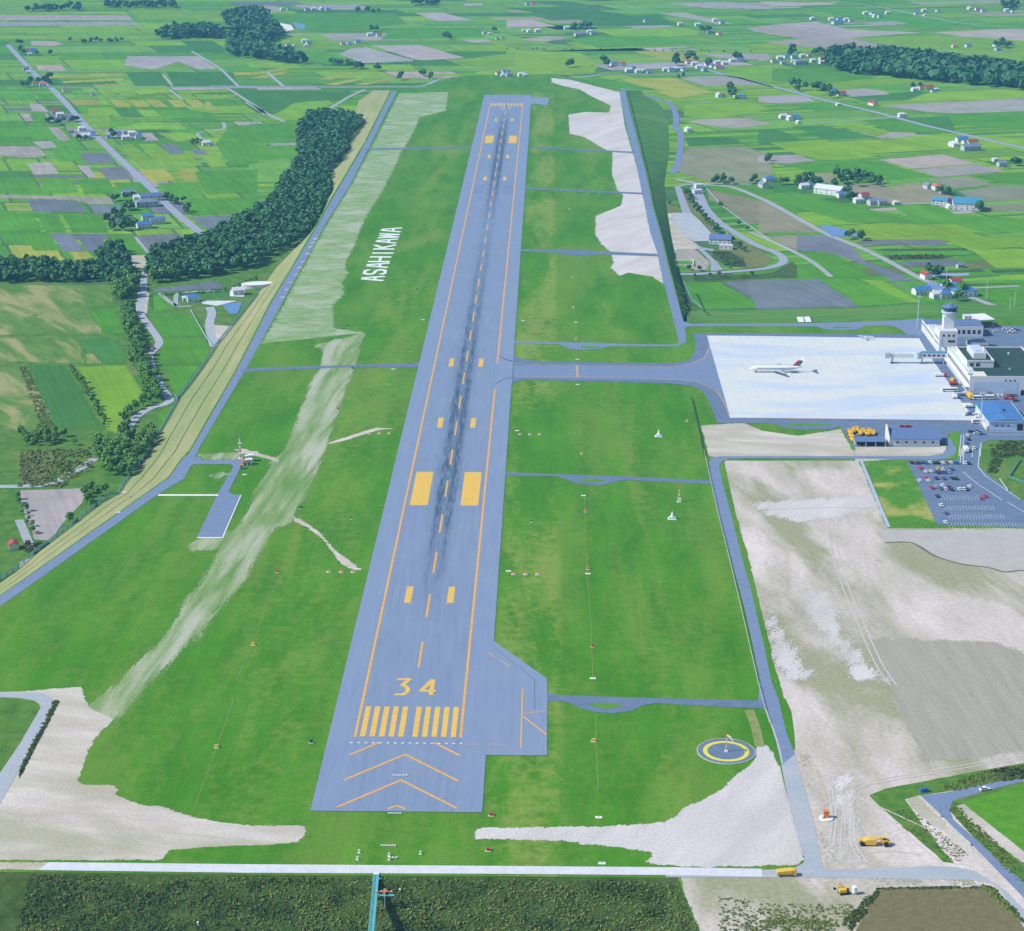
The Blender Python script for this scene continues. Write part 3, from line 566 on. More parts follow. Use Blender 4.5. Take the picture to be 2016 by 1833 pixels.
sheet('yard_lane', [GP(YD([(620,905),(720,980),(940,1190),(1020,1290),(860,1310),(850,1170),(680,1010)]), PLAIN), GP(YD([(365,170),(445,170),(590,520),(470,520)]), PLAIN), GP(YD([(720,985),(900,1010),(900,1040),(760,1020)]), PLAIN)], PLAIN+.07, 'valley_road')
road('road', 0,0, YD([(680,160),(700,240),(780,440),(960,640),(1250,830),(1500,970),(1700,1040),(1830,1130),(1800,1210),(1600,1270),(1300,1300),(900,1330),(650,1345),(430,1348)]), 8, 'valley_road', PLAIN+.10)
road('road', 0,0, YD([(620,170),(640,260),(720,430),(900,620),(1100,750)]), 6, 'valley_road', PLAIN+.12)
road('road', 0,0, YD([(380,168),(600,135),(1000,125),(1400,135)]), 6, 'valley_road', PLAIN+.09)

# ---------------- airfield surfaces ----------------
GR = T  # alias
def gs(name, specs, z, mat, amp=0.0, step=6.0): return sheet(name, [GP(T(c, r, p) if c else p) for c, r, p in specs], z, mat, amp, step)
gs('works_ground', [(0,0,[(1425,907),(1438,968),(1448.5,1012),(1471.7,1090),(1490,1168),(1505.5,1232.8),(1518.5,1279.5),(1546,1388),(1563,1440),(1565,1490),(1590,1640),(1617,1718),(1490,1722),(1340,1722),(1345,1755),(1362,1790),(1385,1850),(1430,2400),(3500,2400),(3400,1042),(1747,1040),(1690,907)])], .02, 'dirt_works', .5)
gs('works_ground', [(0,0,[(1378,838),(1405,836),(1465,833),(1500,848),(1570,858),(1655,845),(1687,902),(1420,902),(1395,898),(1386,858)]), (4,2,[(735,1690),(1425,1685),(1430,1764),(735,1800)]), (4,3,[(745,0),(1425,0),(1400,35),(1280,60),(750,68)])], .03, 'dirt_pale', .3)
gs('tilled_ground', [(0,0,[(1705,1255),(1960,1262),(2030,1290),(2030,1480),(1930,1492),(1817,1503)])], .05, 'dirt_tilled', .4)
gs('graded_ground', [(4,3,[(900,620),(2300,620),(2300,900),(1985,930),(1880,945),(1550,880),(1400,850),(1200,740),(1080,710),(970,715)])], .06, 'dirt_smooth', .6)
gs('spoil_ground', [(0,0,T(3,4,[(0,980),(500,972),(850,965),(1200,935),(1290,890),(1340,830),(1480,770),(1640,680),(1740,590),(1850,500),(1895,440),(1900,360),(1975,350),(2016,400)])+T(4,4,[(110,440),(165,520),(230,800),(330,1180),(345,1225),(300,1262),(0,1268)])+T(3,4,[(1450,1280),(1290,1276),(1040,1245),(1110,1190),(1100,1165),(840,1130),(560,1100),(540,1085),(0,1070)])+T(2,4,[(1715,1065),(1715,980)]))], .04, 'dirt_spoil', .6)
gs('bare_ground', [(0,0,[(-700,1362),(36,1362),(160,1352)]+T(1,4,[(690,70),(870,150),(870,190),(750,300),(690,410),(640,560),(600,640),(660,675),(880,680),(935,715),(890,745),(1040,810),(1130,840),(1240,843),(1500,925),(1700,970),(1960,993)])+T(2,4,[(0,965),(430,965),(420,1040),(370,1090),(0,1120)])+T(1,4,[(1940,1150),(1600,1165),(1330,1190),(1270,1250),(1240,1268),(150,1264)])+[(-700,1694)])], .04, 'dirt_pale', .9)
WN = [(540,905),(565,880),(560,899),(576,856),(594,804),(612,760),(625,734),(635,708),(638,695),(622,680),(516,676)]
w_left = [(165,1400),(236,1340),(314,1272),(352,1222),(389.6,1154),(427,1096),(472.5,1033),(506,965),(540,905),(560,890),(576,856),(594,804.5),(612,760),(625,734),(635.6,708.5),(638,695.5),(622.6,680),(516,676),(540,636),(643,446),(694,363),(738,280),(786,184)]
w_right = [(882,181.6),(877,218),(825,231),(814.6,259),(786,303.5),(783.5,314),(752,376),(734,404.7),(711,443),(702,470),(692.7,493),(682,508.8),(677,527),(685,537),(672,558),(676,578.8),(653.7,602),(656,646),(716,655),(695,724),(661.5,817.5),(635.6,888),(617,940),(594,986),(578.5,1007),(576,1028),(542,1038),(524,1069),(490,1119),(470,1149),(392,1247),(296.6,1340),(266,1375),(218.6,1423)]
i_cut = w_left.index((516,676)); j_cut = w_right.index((716,655))
gs('worn_strip', [(0,0,w_left[:i_cut]+[(716,655)]+w_right[j_cut+1:])], .03, 'worn_grass')
gs('worn_strip', [(0,0,w_left[i_cut:]+w_right[:j_cut+1])], .045, 'worn_cross', 1.6, 5)
gs('worn_path', [(2,3,[(330,515),(400,545),(540,640),(640,760),(770,860),(840,920),(800,925),(700,880),(560,690),(440,600),(350,560)]),(2,2,[(600,1660),(820,1590),(960,1545),(1110,1552),(1000,1560),(860,1600),(700,1650),(600,1672)]),(1,2,[(1830,1762),(2016,1780),(2016,1810),(1900,1800)]),(2,3,[(-60,0),(20,20),(110,50),(220,75),(230,110),(100,70),(-60,40)])], .06, 'dirt_pale', .8, 4)
gs('bare_ground', [(3,1,[(340,592),(480,605),(860,700),(900,960),(985,1250),(1060,1600),(1090,1764),(680,1764),(675,1640),(870,1560),(885,1480),(840,1440),(800,1320),(805,1160),(740,1130),(590,1040),(480,1015),(470,870),(600,850),(780,855),(790,800),(640,730),(560,680),(420,650),(345,625)]),(3,2,[(680,0),(1090,0),(1140,200),(1195,455),(1150,430),(1110,400),(930,368),(860,395),(790,330),(815,290),(790,210),(720,150),(680,90),(672,40)])], .04, 'dirt_spoil', 1.0)
gs('dry_grass', [(1,3,[(1630,690),(1700,700),(1900,620),(1900,700),(1700,790),(1500,800),(1480,770)]),(1,3,[(1640,215),(1720,190),(1800,200),(1700,235)]),(1,3,[(1560,50),(1880,35),(1870,85),(1600,90)])], .06, 'worn_grass', 1.0, 4)
gs('lush_grass', [(4,4,[(840,735),(960,685),(1560,570),(2010,490),(2300,430),(2300,560),(2010,590),(1430,705),(1215,738),(1110,765),(1180,860),(1480,1250),(1400,1240)]),(0,0,[(1700,908),(1786,908),(1845,1034),(1750,1034)])], .06, 'grass_rough', .5)
gs('mown_lot', [(4,3,[(800,95),(1125,98),(1355,578),(1003,580)])], .08, 'grass_lot')
gs('crop_field', [(4,4,[(1545,790),(1960,665),(2300,560),(2300,1400),(2000,1150)])], .12, 'grass_lush')
gs('rough_verge', [(4,4,[(1450,850),(1480,775),(1960,640),(2300,540),(2300,1700),(2010,1480)])], .08, 'grass_rough')
gs('sand_verge', [(4,4,[(1500,820),(1560,800),(1900,1060),(2030,1170),(2030,1260),(1760,1080),(1640,980)])], .10, 'dirt_pale', .8, 3)
gs('dark_field', [(4,4,[(910,1445),(1700,1435),(1780,1440),(2010,1700),(2300,2100),(500,2300),(740,1764)])], .07, 'dirt_dark', .3)
gs('verge_ground', [(4,4,[(1110,765),(1215,738),(1300,840),(1430,960),(1625,1130),(1640,1185),(1560,1160),(1400,1000),(1290,940),(1180,850)])], .10, 'dirt_pale', .5)
gs('grass_bank', [(4,4,[(205,0),(250,100),(272,260),(280,400),(200,210),(165,10)]),(3,3,[(1630,110),(1650,95),(1740,500),(1900,1100),(2010,1540),(2016,1764),(1990,1700),(1870,1180),(1780,830),(1700,500),(1620,200)]),(4,3,[(-20,1600),(0,1130),(50,1400),(150,1764),(110,1764)])], .09, 'grass_field')
gs('grass_island', [(4,2,[(1445,1590),(1530,1567),(1522,1764),(1510,1764),(1500,1690)]),(4,3,[(1510,0),(1500,80),(1440,90),(1340,92),(1450,72),(1505,30)])], .16, 'grass_lush')
gs('grass_verge', [(4,2,[(1700,1660),(1750,1642),(2300,1642),(2300,1764),(1695,1764)]),(4,3,[(1695,0),(2300,0),(2300,520),(1985,378),(1690,148)])], .16, 'grass_rough')
# pavements
gs('perimeter_road', [(0,0,W_ROAD_L+W_ROAD_R[::-1])], .10, 'asphalt')
gs('perimeter_road', [(0,0,E_ROAD_L+T(3,2,[(1290,915),(900,912),(700,902),(65,890),(65,905),(400,912),(470,945),(560,955),(700,945),(780,928),(1300,928),(1365,895),(1365,860),(1352,790),(1372,778),(1600,775)])+T(4,2,[(0,775),(430,777),(500,796),(600,806),(740,802),(830,770),(990,768),(1060,788),(1130,838),(1260,850),(1260,712),(1100,728),(700,745),(0,757)])+T(3,2,[(1600,757),(1400,755),(1345,738)])+E_ROAD_R[:-1][::-1])], .10, 'asphalt')
gs('perimeter_road', [(0,0,T(4,3,[(1500,0),(1460,70),(1350,88),(750,80),(0,76)])+T(3,3,[(1700,80),(1640,95),(1615,130),(1630,220),(1700,480),(1780,800),(1870,1130),(1950,1480),(2010,1764)])+T(4,4,[(155,10),(210,250),(278,425),(175,505),(100,200),(60,70),(50,60),(0,72),(-60,66),(-60,52),(0,50)])+T(3,3,[(1920,1764),(1870,1500),(1800,1180),(1700,830),(1600,450),(1545,220),(1535,110),(1555,75),(1610,62)])+T(4,3,[(0,60),(1300,60),(1400,40),(1430,0)])),
   (4,2,[(1430,1764),(1435,1700),(1420,1650),(1432,1636),(1452,1620),(1500,1700),(1500,1764)])], .11, 'asphalt')
gs('concrete_road', [(4,4,[(278,425),(400,850),(470,1190),(485,1270),(520,1300),(900,1290),(1300,1272),(1500,1280),(1640,1310),(1760,1380),(1880,1460),(1920,1500),(2010,1600),(2300,1950),(2300,2100),(2000,1720),(1840,1460),(1760,1400),(1600,1375),(850,1365),(0,1358),(-700,1355),(-700,1302),(0,1304),(270,1290),(340,1250),(352,1215),(338,1180),(230,800),(175,505)])], .10, 'grey_road')
gs('concrete_road', [(0,0,[(95,1698),(490,1702),(997,1705.5),(1330,1708),(1500,1711),(1500,1726.5),(1330,1723.5),(997,1721),(490,1718.8),(75,1713.5)])], .13, 'concrete_road')
gs('concrete_road', [(0,0,[(-900,1696),(95,1698.5),(75,1713),(-900,1709)])], .11, 'dirt_pale')
gs('valley_lane', [(4,4,[(1230,738),(1430,715),(1960,600),(2300,520),(2300,600),(1960,640),(1480,770),(1450,850),(1480,920),(2016,1400),(2300,1690),(2300,1850),(1990,1490),(1650,1140),(1380,880)])], .14, 'asphalt')
gs('perimeter_road', [(1,4,[(-600,-150),(-100,-48),(150,-45),(340,-40),(415,5),(415,45),(380,130),(150,560),(-100,1000),(-200,1100),(-200,900),(150,365),(320,75),(310,40),(270,15),(150,-5),(-600,-40)])], .12, 'grey_road')
gs('grass_verge', [(1,4,[(-600,-30),(150,-2),(268,18),(305,42),(318,72),(150,360),(-200,880)])], .09, 'grass_rough')
gs('ditch_hedge', [(1,4,[(430,10),(468,20),(150,632),(150,560),(382,135),(418,50)])], .14, 'scrub_ground')
gs('apron_shoulder', [(0,0,T(3,2,[(55,960),(65,1000),(130,1030),(300,1045),(800,1053),(1280,1055),(1360,1042),(1405,1015),(1425,980),(1437,900),(1415,828),(1530,828),(2016,827)])+T(4,2,[(1130,838),(1240,850),(1235,735),(1700,765),(2016,775),(2600,780),(2600,1650),(2016,1640),(1750,1640),(1700,1660),(1695,1764)])+T(4,3,[(1690,0),(1680,150),(1985,385),(2400,560),(2400,612),(1355,580),(1128,95),(1515,92)])+T(4,2,[(1520,1764),(1532,1570),(1445,1590),(1432,1640),(1375,1690),(960,1690),(725,1690),(640,1560),(620,1530),(570,1555),(330,1562),(200,1545),(120,1515),(-20,1510)])+T(3,2,[(1600,1510),(1575,1440),(1550,1370),(1520,1310),(1480,1262),(1400,1228),(1250,1210),(800,1198),(500,1190),(150,1182),(85,1192),(45,1215),(30,1220),(30,950)]))], .12, 'asphalt_dark')
gs('apron', [(0,0,T(3,2,[(1522,847)])+T(4,2,[(0,850),(1220,868),(1290,985),(1430,1185),(1510,1310),(1590,1410),(1660,1490),(0,1471)])+T(3,2,[(1700,1471)]))], .16, 'apron')
gs('taxiway_band', [(3,2,[(60,1070),(1250,1082),(1380,1062),(1500,1010),(1535,900),(1545,880),(1700,1471),(1650,1330),(1580,1245),(1450,1200),(1250,1185),(500,1172),(60,1165)])], .14, 'asphalt')
gs('cross_road', [(3,3,[(-20,183),(400,198),(850,212),(1550,245),(1560,274),(920,242),(860,250),(750,275),(640,281),(540,270),(450,235),(380,212),(-20,210)]),(0,0,[(1076,1364),(1100,1369),(1256,1374),(1506,1380)]+T(3,4,[(1960,78),(1500,57),(1130,36),(1040,52),(950,95),(820,113),(680,105),(560,75),(470,30),(380,20),(310,26)])),
   (3,2,[(90,190),(500,195),(1140,226),(1150,246),(700,230),(640,237),(560,241),(440,231),(380,216),(90,206)]),(3,1,[(140,1424),(1045,1463),(1047,1477),(140,1436)]),(3,1,[(180,1113),(970,1152),(975,1164),(180,1125)]),(2,1,[(880,1128),(1690,1112),(1690,1124),(880,1142)]),
   (2,2,[(-60,1098),(500,1078),(870,1066),(1250,1058),(1295,1045),(1280,1088),(870,1082),(500,1098),(-60,1122)]),(1,2,[(1880,1160),(1940,1138),(2016,1134),(2016,1150),(1920,1164)])], .115, 'asphalt_dark')
gs('grass_island', [(3,3,[(550,236),(640,232),(730,240),(742,250),(650,261),(570,250)]),(3,4,[(620,40),(750,36),(870,50),(870,66),(760,79),(650,62)]),(3,2,[(560,925),(700,928),(690,940),(570,940)]),(4,2,[(210,1514),(520,1514),(545,1524),(500,1532),(240,1532)]),(4,2,[(560,780),(700,780),(690,790),(580,790)])], .18, 'grass_lush')
gs('concrete_kerb_line', [(1,3,[(1240,362),(1710,362),(1710,374),(1235,374)])], .14, 'slab_white')
gs('service_apron', [(1,3,[(1470,92),(1560,60),(1580,95),(1870,92),(1910,60),(1900,120),(1790,340),(1820,362),(1885,368),(1740,698),(1545,698),(1700,365),(1830,145),(1810,125),(1520,125),(1460,170)])], .13, 'asphalt')
gs('service_apron_edge', [(1,3,[(1560,690),(1545,698),(1740,698),(1885,368),(1893,364),(1746,704),(1540,704)])], .16, 'paint_white')
gs('teal_path', [(4,3,[(765,90),(790,90),(1003,600),(975,600)])], .17, 'car_silver')
gs('white_pads', [(4,2,[(290,706),(337,704),(350,744),(303,745)]),(4,2,[(345,704),(388,702),(404,743),(358,744)])], .16, 'slab_white')
# trenches across the grass (thin pale cable lines)
def lines(name, specs, wd, z, mat):
    m = MB()
    for i, (c, r, p) in enumerate(specs):
        q = GP(T(c, r, p) if c else p); sheet_mb([ribbon(smooth_path(q, 4) if len(q) > 2 else q, wd)], z+.004*i, mb=m)
    o = m.build(name, M[mat]); o['kind'] = 'structure'
lines('cable_trench', [(1,4,[(1830,0),(1680,430),(1495,925)]),(2,3,[(-100,1764),(40,1450),(150,1130)]),(3,4,[(675,120),(685,400),(695,690)]),(3,3,[(590,370),(612,950),(640,1300),(655,1745)]),(3,2,[(525,740),(535,1025)])], .28, .07, 'dry_straw')
lines('edge_kerb', [(0,0,[(1507,1395),(1530,1460),(1540,1503)]),(4,4,[(160,515),(215,760),(330,1180)]),(4,4,[(755,735),(1400,1262)])], .6, .15, 'haul_soil')
# ---------------- runway ----------------
def rwobj(name, mat):
    def build(mb):
        o = mb.build(name, M[mat]); o.location = (RO[0], RO[1], 0); o.rotation_euler = (0, 0, -RA); o['kind'] = 'structure'; return o
    return build
m = MB(); sheet_mb([[(-33.2,-59.7),(33.2,-59.7),(33.2,-9.9),(58.2,-9.9),(58.2,67),(33.2,110),(33.2,1950),(34,1990),(56,1975),(58,2052),(33.2,2055),(33.2,2082),(-33.2,2082)]], .20, mb=m)
rwobj('runway', 'runway')(m)
mk = MB(); mo = MB(); mw = MB(); mf = MB(); md = MB()
def rc(mb, v0, v1, u0, u1, z=.24): mb.add([(v0,u0,z),(v1,u0,z),(v1,u1,z),(v0,u1,z)], [(0,1,2,3)])
def st_line(mb, pts, wd, z=.24):
    for i in range(len(pts)-1):
        a = Vector(pts[i]); b = Vector(pts[i+1]); d = (b-a).normalized(); nr = Vector((-d.y, d.x))*wd/2
        if i > 0: a = a-d*wd*.45
        q = [a-nr, b-nr, b+nr, a+nr]; zz = z+.004*(i % 5)
        mb.add([(p.x, p.y, zz) for p in q], [(0,1,2,3)])
rc(mo, -22.6, -21.5, 6, 2000)
uc = [(G(0, y)[1]) for y in (757, 712)]
rc(mo, 21.5, 22.6, 6, 545); rc(mo, 21.5, 22.6, 612, 2000)
for k in range(5):
    for s in (-1, 1):
        v = s*(1.8+1.15+4*k)
        rc(mk, v-1.15, v+1.15, 6.6, 36.4); rc(mk, v-1.15, v+1.15, 1963.6, 1993.4)
u = 78.5
while u < 1900: rc(mo if u > 200 else mo, -.5, .5, u, u+30); u += 60
for s in (-1, 1):
    for a in (0, 1):
        U = (lambda q: q) if a == 0 else (lambda q: 2000-q)
        v0, v1 = (9.2, 19.2) if s > 0 else (-19.2, -9.2)
        rc(mk, v0, v1, *sorted((U(304), U(364.5))))
        v0, v1 = (8.8, 12.1) if s > 0 else (-12.1, -8.8)
        for q0 in (157, 455, 604): rc(mk, v0, v1, *sorted((U(q0), U(q0+22))))
    rc(mf, s*15-4.8, s*15+4.8, 1290, 1345, .225)
# chevrons before threshold
for ap, a0, a1 in ((-10.2, 0, 22.8), (-33.2, 0, 23.2)):
    for s in (-1, 1): st_line(mo, [(0, ap+(.004*s)), (s*a1, ap-23.4)], 1.1, .24+.006*(s > 0))
for s in (-1, 1):
    st_line(mo, [(s*11.2, 1.2), (s*22.6, -10.9)], 1.1); st_line(mo, [(0, -55.0), (s*3.4, -57.6)], 1.0, .24+.006*(s > 0))
# numbers
def digit(mb, ch, cv, cu, wd, ht, th, flip=False):
    S = {'3': [[(0,1),(.95,1),(.45,.60),(.8,.52),(.97,.34),(.9,.12),(.6,0),(0,0)]], '4': [[(.68,1),(0,.25),(1,.25)],[(.70,.98),(.70,-.02)]],
         '1': [[(.5,0),(.5,1)]], '6': [[(.9,1),(.3,.9),(.05,.5),(.1,.1),(.5,0),(.9,.1),(.9,.42),(.5,.55),(.12,.45)]]}[ch]
    for k, s in enumerate(S):
        p = [((x-.5)*wd, (y-.5)*ht) for x, y in s]
        if flip: p = [(-a, -b) for a, b in p]
        st_line(mb, [(cv+a, cu+b) for a, b in p], th, .24+.03*k)
digit(mk, '3', -5.8, 57.2, 5.6, 16.4, 2.0); digit(mk, '4', 6.0, 57.2, 6.4, 16.4, 2.0)
digit(mk, '1', 4.8, 1945, 6, 16, 2.0, True); digit(mk, '6', -4.6, 1945, 6, 16, 1.8, True)
rwobj('runway_markings_yellow', 'paint_yellow')(mk); rwobj('runway_markings_orange', 'paint_orange')(mo)
rwobj('runway_patches', 'asphalt')(mf)
# turning pad and taxiway guide lines
m = MB()
for p, wd in (([(47.3,-3),(47.3,56)],.6), ([(24,0),(30,0)],.3), ([(33,0),(41,0)],.3), ([(47.5,30),(58,33.5)],.6), ([(47.5,28),(58,9.5)],.7), ([(36.5,88),(41,80)],.4), ([(31,96),(34,91)],.4)): st_line(m, p, wd)
rwobj('pad_guide_lines', 'paint_orange')(m)
m = MB()
for p, wd in (([(34,101),(52.5,66)],.35), ([(52.5,66),(52.8,34)],.35), ([(50,18),(52.5,18)],.1)): st_line(m, p, wd, .23)
rwobj('pad_joint', 'seal_dark')(m)
def wline(name, specs, wd, z, mat, sm=3):
    m = MB()
    for c, r, p in specs:
        q = GP(T(c, r, p) if c else p); q = smooth_path(q, sm) if sm > 1 and len(p) > 2 else q
        sheet_mb([ribbon(q, wd)], z, mb=m)
    o = m.build(name, M[mat]); o['kind'] = 'structure'
wline('taxiway_lines', [(3,2,[(-30,1020),(60,1050),(140,1065),(500,1075),(1000,1080),(1280,1082),(1420,1055),(1505,1010),(1535,960),(1545,930)]),(2,2,[(1900,1005),(1960,1030),(2016,1050)]),(2,2,[(1870,1215),(1930,1180),(2016,1165)]),
   (3,2,[(-20,1170),(300,1160),(900,1163),(1350,1185),(1500,1220),(1590,1270),(1640,1335),(1670,1400),(1695,1470)])], .45, .20, 'paint_orange')
wline('taxiway_hold_line', [(3,2,[(535,1072),(540,1165)])], 1.6, .205, 'paint_hold', 1)
wline('apron_line', [(4,2,[(0,1474),(900,1482),(1660,1492)])], .5, .20, 'paint_orange', 1)
wline('road_marks', [(4,3,[(1550,180),(1660,270),(1760,335),(1850,395)]),(4,3,[(1890,410),(2040,500)]),(4,3,[(1540,0),(1530,120)]),(4,3,[(1560,0),(1552,120)]),(4,3,[(1625,0),(1622,70)]),(4,3,[(1680,0),(1668,140),(1720,210),(1985,390)]),(4,2,[(1560,1600),(1545,1764)]),(4,2,[(1540,1600),(1522,1764)]),(4,2,[(1690,1660),(1683,1764)]),
   (4,2,[(1750,1578),(2016,1578)]),(4,2,[(1750,1600),(2016,1600)])], .32, .21, 'paint_white', 1)
m = MB()
for y, xa, xb in ((380,1380,1700),(455,1410,1790),(525,1440,1860),(590,1440,2030)):
    xx = xa
    while xx < xb:
        sheet_mb([ribbon(GP(T(4,3,[(xx,y-20),(xx+14,y+16)])), .13)], .21, mb=m); xx += 23
m.build('parking_bay_lines', M['paint_white'])['kind'] = 'structure'

# earthworks: flat dark ribbon along a small ground step, brown hollows, haul tracks and rain gullies
lines('dark_ridge_line', [(4,3,[(960,718),(1080,712),(1190,728),(1350,822),(1550,880),(1740,905),(1870,940),(1985,928),(2120,935)])], 1.6, .09, 'dirt_dark')
sheet('soil_hollow', [GP(T(4,3,p)) for p in ([(1380,935),(1590,965),(1610,1000),(1480,1005),(1400,985)],[(1830,1130),(1985,1100),(2060,1180),(1900,1200)],[(160,960),(260,1100),(340,1300),(300,1345),(210,1240),(150,1050)],[(1560,1250),(1680,1320),(1780,1325),(1640,1360)],[(430,1590),(700,1620),(760,1700),(460,1650)])]+[GP(T(4,4,[(290,440),(420,440),(440,640),(490,900),(570,1250),(480,1260),(400,850)]))]+[GP(T(4,4,[(700,1290),(1700,1290),(1800,1440),(900,1430),(300,1420),(300,1370),(600,1370)]))], .08, 'soil_olive', feather=14)
sheet('pale_sand', [GP(T(4,3,p)) for p in ([(0,410),(420,380),(860,360),(900,440),(560,540),(300,560),(0,500)],[(330,1080),(480,1090),(620,1240),(640,1420),(900,1700),(980,1764),(760,1764),(560,1500),(380,1300)],[(60,1150),(200,1400),(420,1764),(180,1764),(80,1400)])]+[GP(T(4,4,[(560,560),(700,560),(740,800),(800,1240),(560,1240),(600,900)]))], .065, 'dirt_spoil', feather=11)
lines('haul_track', [(4,4,[(560,700),(640,760),(690,900),(700,1100),(780,1240)]),(4,4,[(600,690),(680,760),(725,900),(735,1090),(830,1250)]),(4,4,[(2100,420),(1600,500),(1000,600),(780,640),(690,700),(650,800),(660,1000)]),(4,4,[(2100,440),(1600,522),(1020,622),(800,665),(720,730),(690,820),(700,1000)]),(4,4,[(520,600),(545,760),(560,930),(540,1100)]),(4,4,[(545,590),(575,760),(590,930),(570,1120)]),(4,4,[(610,600),(660,640),(670,760),(640,900),(620,1150)]),(4,4,[(800,1180),(1000,1160),(1250,1190)]),(4,4,[(740,740),(700,860),(720,980),(760,1180)]),(4,4,[(1300,1000),(1000,860),(830,790),(740,750)]),
   (4,3,[(520,560),(540,700),(620,1000),(740,1300),(880,1620),(1000,1800)]),(4,3,[(560,560),(585,700),(665,1000),(790,1300),(930,1620),(1050,1800)]),(4,3,[(0,470),(400,455),(700,450),(930,470)])], .7, .10, 'haul_soil')
lines('grass_track', [(0,0,[(1475,1398),(1487,1430),(1496,1470)])], 4.0, .065, 'dry_straw')

sheet('road_mud', [GP([(x_, y_), (x_+9, y_-1.5), (x_+10, y_), (x_, y_+2)]) for x_, y_ in ((606,486),(600,500),(592,515),(585,527),(577,541),(566,556),(559,570),(551,585),(611,478),(616,470))], .125, 'dirt_pale', feather=1.0)
# ---------------- small helpers for things ----------------
def P3(px, py, z=0.0): x, y = G(px, py, z); return (x, y, z)
def cpt(c, r, x, y): return T(c, r, [(x, y)])[0] if c else (x, y)
def frame_box(name, mat, parent, x0, x1, y0, y1, z0, z1): return MB().box(x0,x1,y0,y1,z0,z1).build(name, M[mat], parent)
def ord_(n): return {1:'first',2:'second',3:'third',4:'fourth',5:'fifth',6:'sixth',7:'seventh',8:'eighth',9:'ninth',10:'tenth',11:'eleventh',12:'twelfth',13:'thirteenth',14:'fourteenth',15:'fifteenth',16:'sixteenth'}.get(n, '%dth' % n)

# ---------------- trees ----------------
def leafball(mb, cx, cy, cz, rx, rz, n, sz, r):
    for _ in range(n):
        while True:
            d = Vector((r.uniform(-1,1), r.uniform(-1,1), r.uniform(-.7,1)))
            if .15 < d.length < 1: break
        d = d.normalized()*(r.random()**.4)
        p = Vector((cx+d.x*rx, cy+d.y*rx, cz+d.z*rz)); nr = (d+Vector((r.uniform(-.6,.6), r.uniform(-.6,.6), r.uniform(-.2,.8)))).normalized()
        a = nr.orthogonal().normalized(); a = Matrix.Rotation(r.uniform(0, 6.28), 3, nr) @ a; b = nr.cross(a); s = sz*r.uniform(.6, 1.3)
        mb.add([p-a*s-b*s*.5, p+a*s*.2-b*s, p+a*s+b*s*.5, p-a*s*.2+b*s], [(0,1,2,3)])
def crown_mb(kind, n, r, mb=None, at=(0,0,0), sc_=1.0, sz=.85):
    mb = mb or MB(); ox, oy, oz = at
    if kind == 'broad':
        lob = [(0,0,7.4,3.3,3.2)]+[(math.cos(t)*r.uniform(1.6,2.6), math.sin(t)*r.uniform(1.6,2.6), r.uniform(4.6,7.8), r.uniform(1.7,2.5), r.uniform(1.6,2.4)) for t in (0.3,1.5,2.6,3.9,5.1)]
    elif kind == 'conifer':
        lob = [(0,0,2.2+1.6*i, 2.5-.36*i, 1.1) for i in range(6)]
    else: lob = [(r.uniform(-.8,.8), r.uniform(-.8,.8), .9, 1.3, 1.0) for _ in range(3)]
    k = max(3, n//len(lob))
    for x_, y_, z_, rx, rz in lob: leafball(mb, ox+x_*sc_, oy+y_*sc_, oz+z_*sc_, rx*sc_, rz*sc_, k, sz*sc_, r)
    return mb
def trunk_mb(kind, r):
    m = MB(); hh = 9 if kind == 'conifer' else 6.2
    m.tube((0,0,-.3), (0,0,hh*.55), .34, .22, 6, False); m.tube((0,0,hh*.55), (.2,.1,hh), .22, .08, 6, False)
    if kind != 'conifer':
        for t in (.4, 2.4, 4.4): m.tube((0,0,hh*.5), (math.cos(t)*2, math.sin(t)*2, hh*.95), .14, .05, 5, False)
    return m
rt = random.Random(3)
TREEM = []
for i in range(5): TREEM.append((crown_mb('broad', 300, rt).mesh('crown', M['leaf_dark']), trunk_mb('broad', rt).mesh('trunk', M['bark'])))
CONM = [(crown_mb('conifer', 260, rt, sz=.7).mesh('crown', M['leaf_dark']), trunk_mb('conifer', rt).mesh('trunk', M['bark'])) for _ in range(2)]
def put_tree(x, y, z, s, label, group, kind='broad'):
    cm, tm = rt.choice(TREEM if kind == 'broad' else CONM)
    o = empty('broadleaf_tree' if kind == 'broad' else 'conifer_tree', (x, y, z), rt.uniform(0, 6.28)); q = s*rt.uniform(.85, 1.15); o.scale = (q, q, q*rt.uniform(.9, 1.2))
    tag(o, label, 'tree', group)
    for nm, me in (('trunk', tm), ('crown', cm)):
        c = bpy.data.objects.new(nm, me); COL.objects.link(c); c.parent = o
cand = []                                    # (distance, x, y, scale, label, group)
def fill(poly, sp, s, label, group, z=PLAIN, dens=1.0):
    w_ = GP(poly, z); xs = [p[0] for p in w_]; ys_ = [p[1] for p in w_]
    y = min(ys_)
    while y < max(ys_):
        x = min(xs)
        while x < max(xs):
            p = (x+rt.uniform(-.4,.4)*sp, y+rt.uniform(-.4,.4)*sp)
            if inside(p, w_) and rt.random() < dens: cand.append((math.hypot(*p), p[0], p[1], s*rt.uniform(.75,1.2), label, group, z))
            x += sp
        y += sp
def row(c, r, pts, sp, s, label, group, z=PLAIN, wd=2.0):
    q = GP(T(c, r, pts) if c else pts, z)
    for a, b in zip(q, q[1:]):
        L = math.hypot(b[0]-a[0], b[1]-a[1]); n = max(1, int(L/sp))
        for i in range(n):
            t = (i+rt.random()*.7)/n; p = (a[0]+(b[0]-a[0])*t+rt.uniform(-wd,wd), a[1]+(b[1]-a[1])*t+rt.uniform(-wd,wd))
            cand.append((math.hypot(*p), p[0], p[1], s*rt.uniform(.7,1.2), label, group, z))
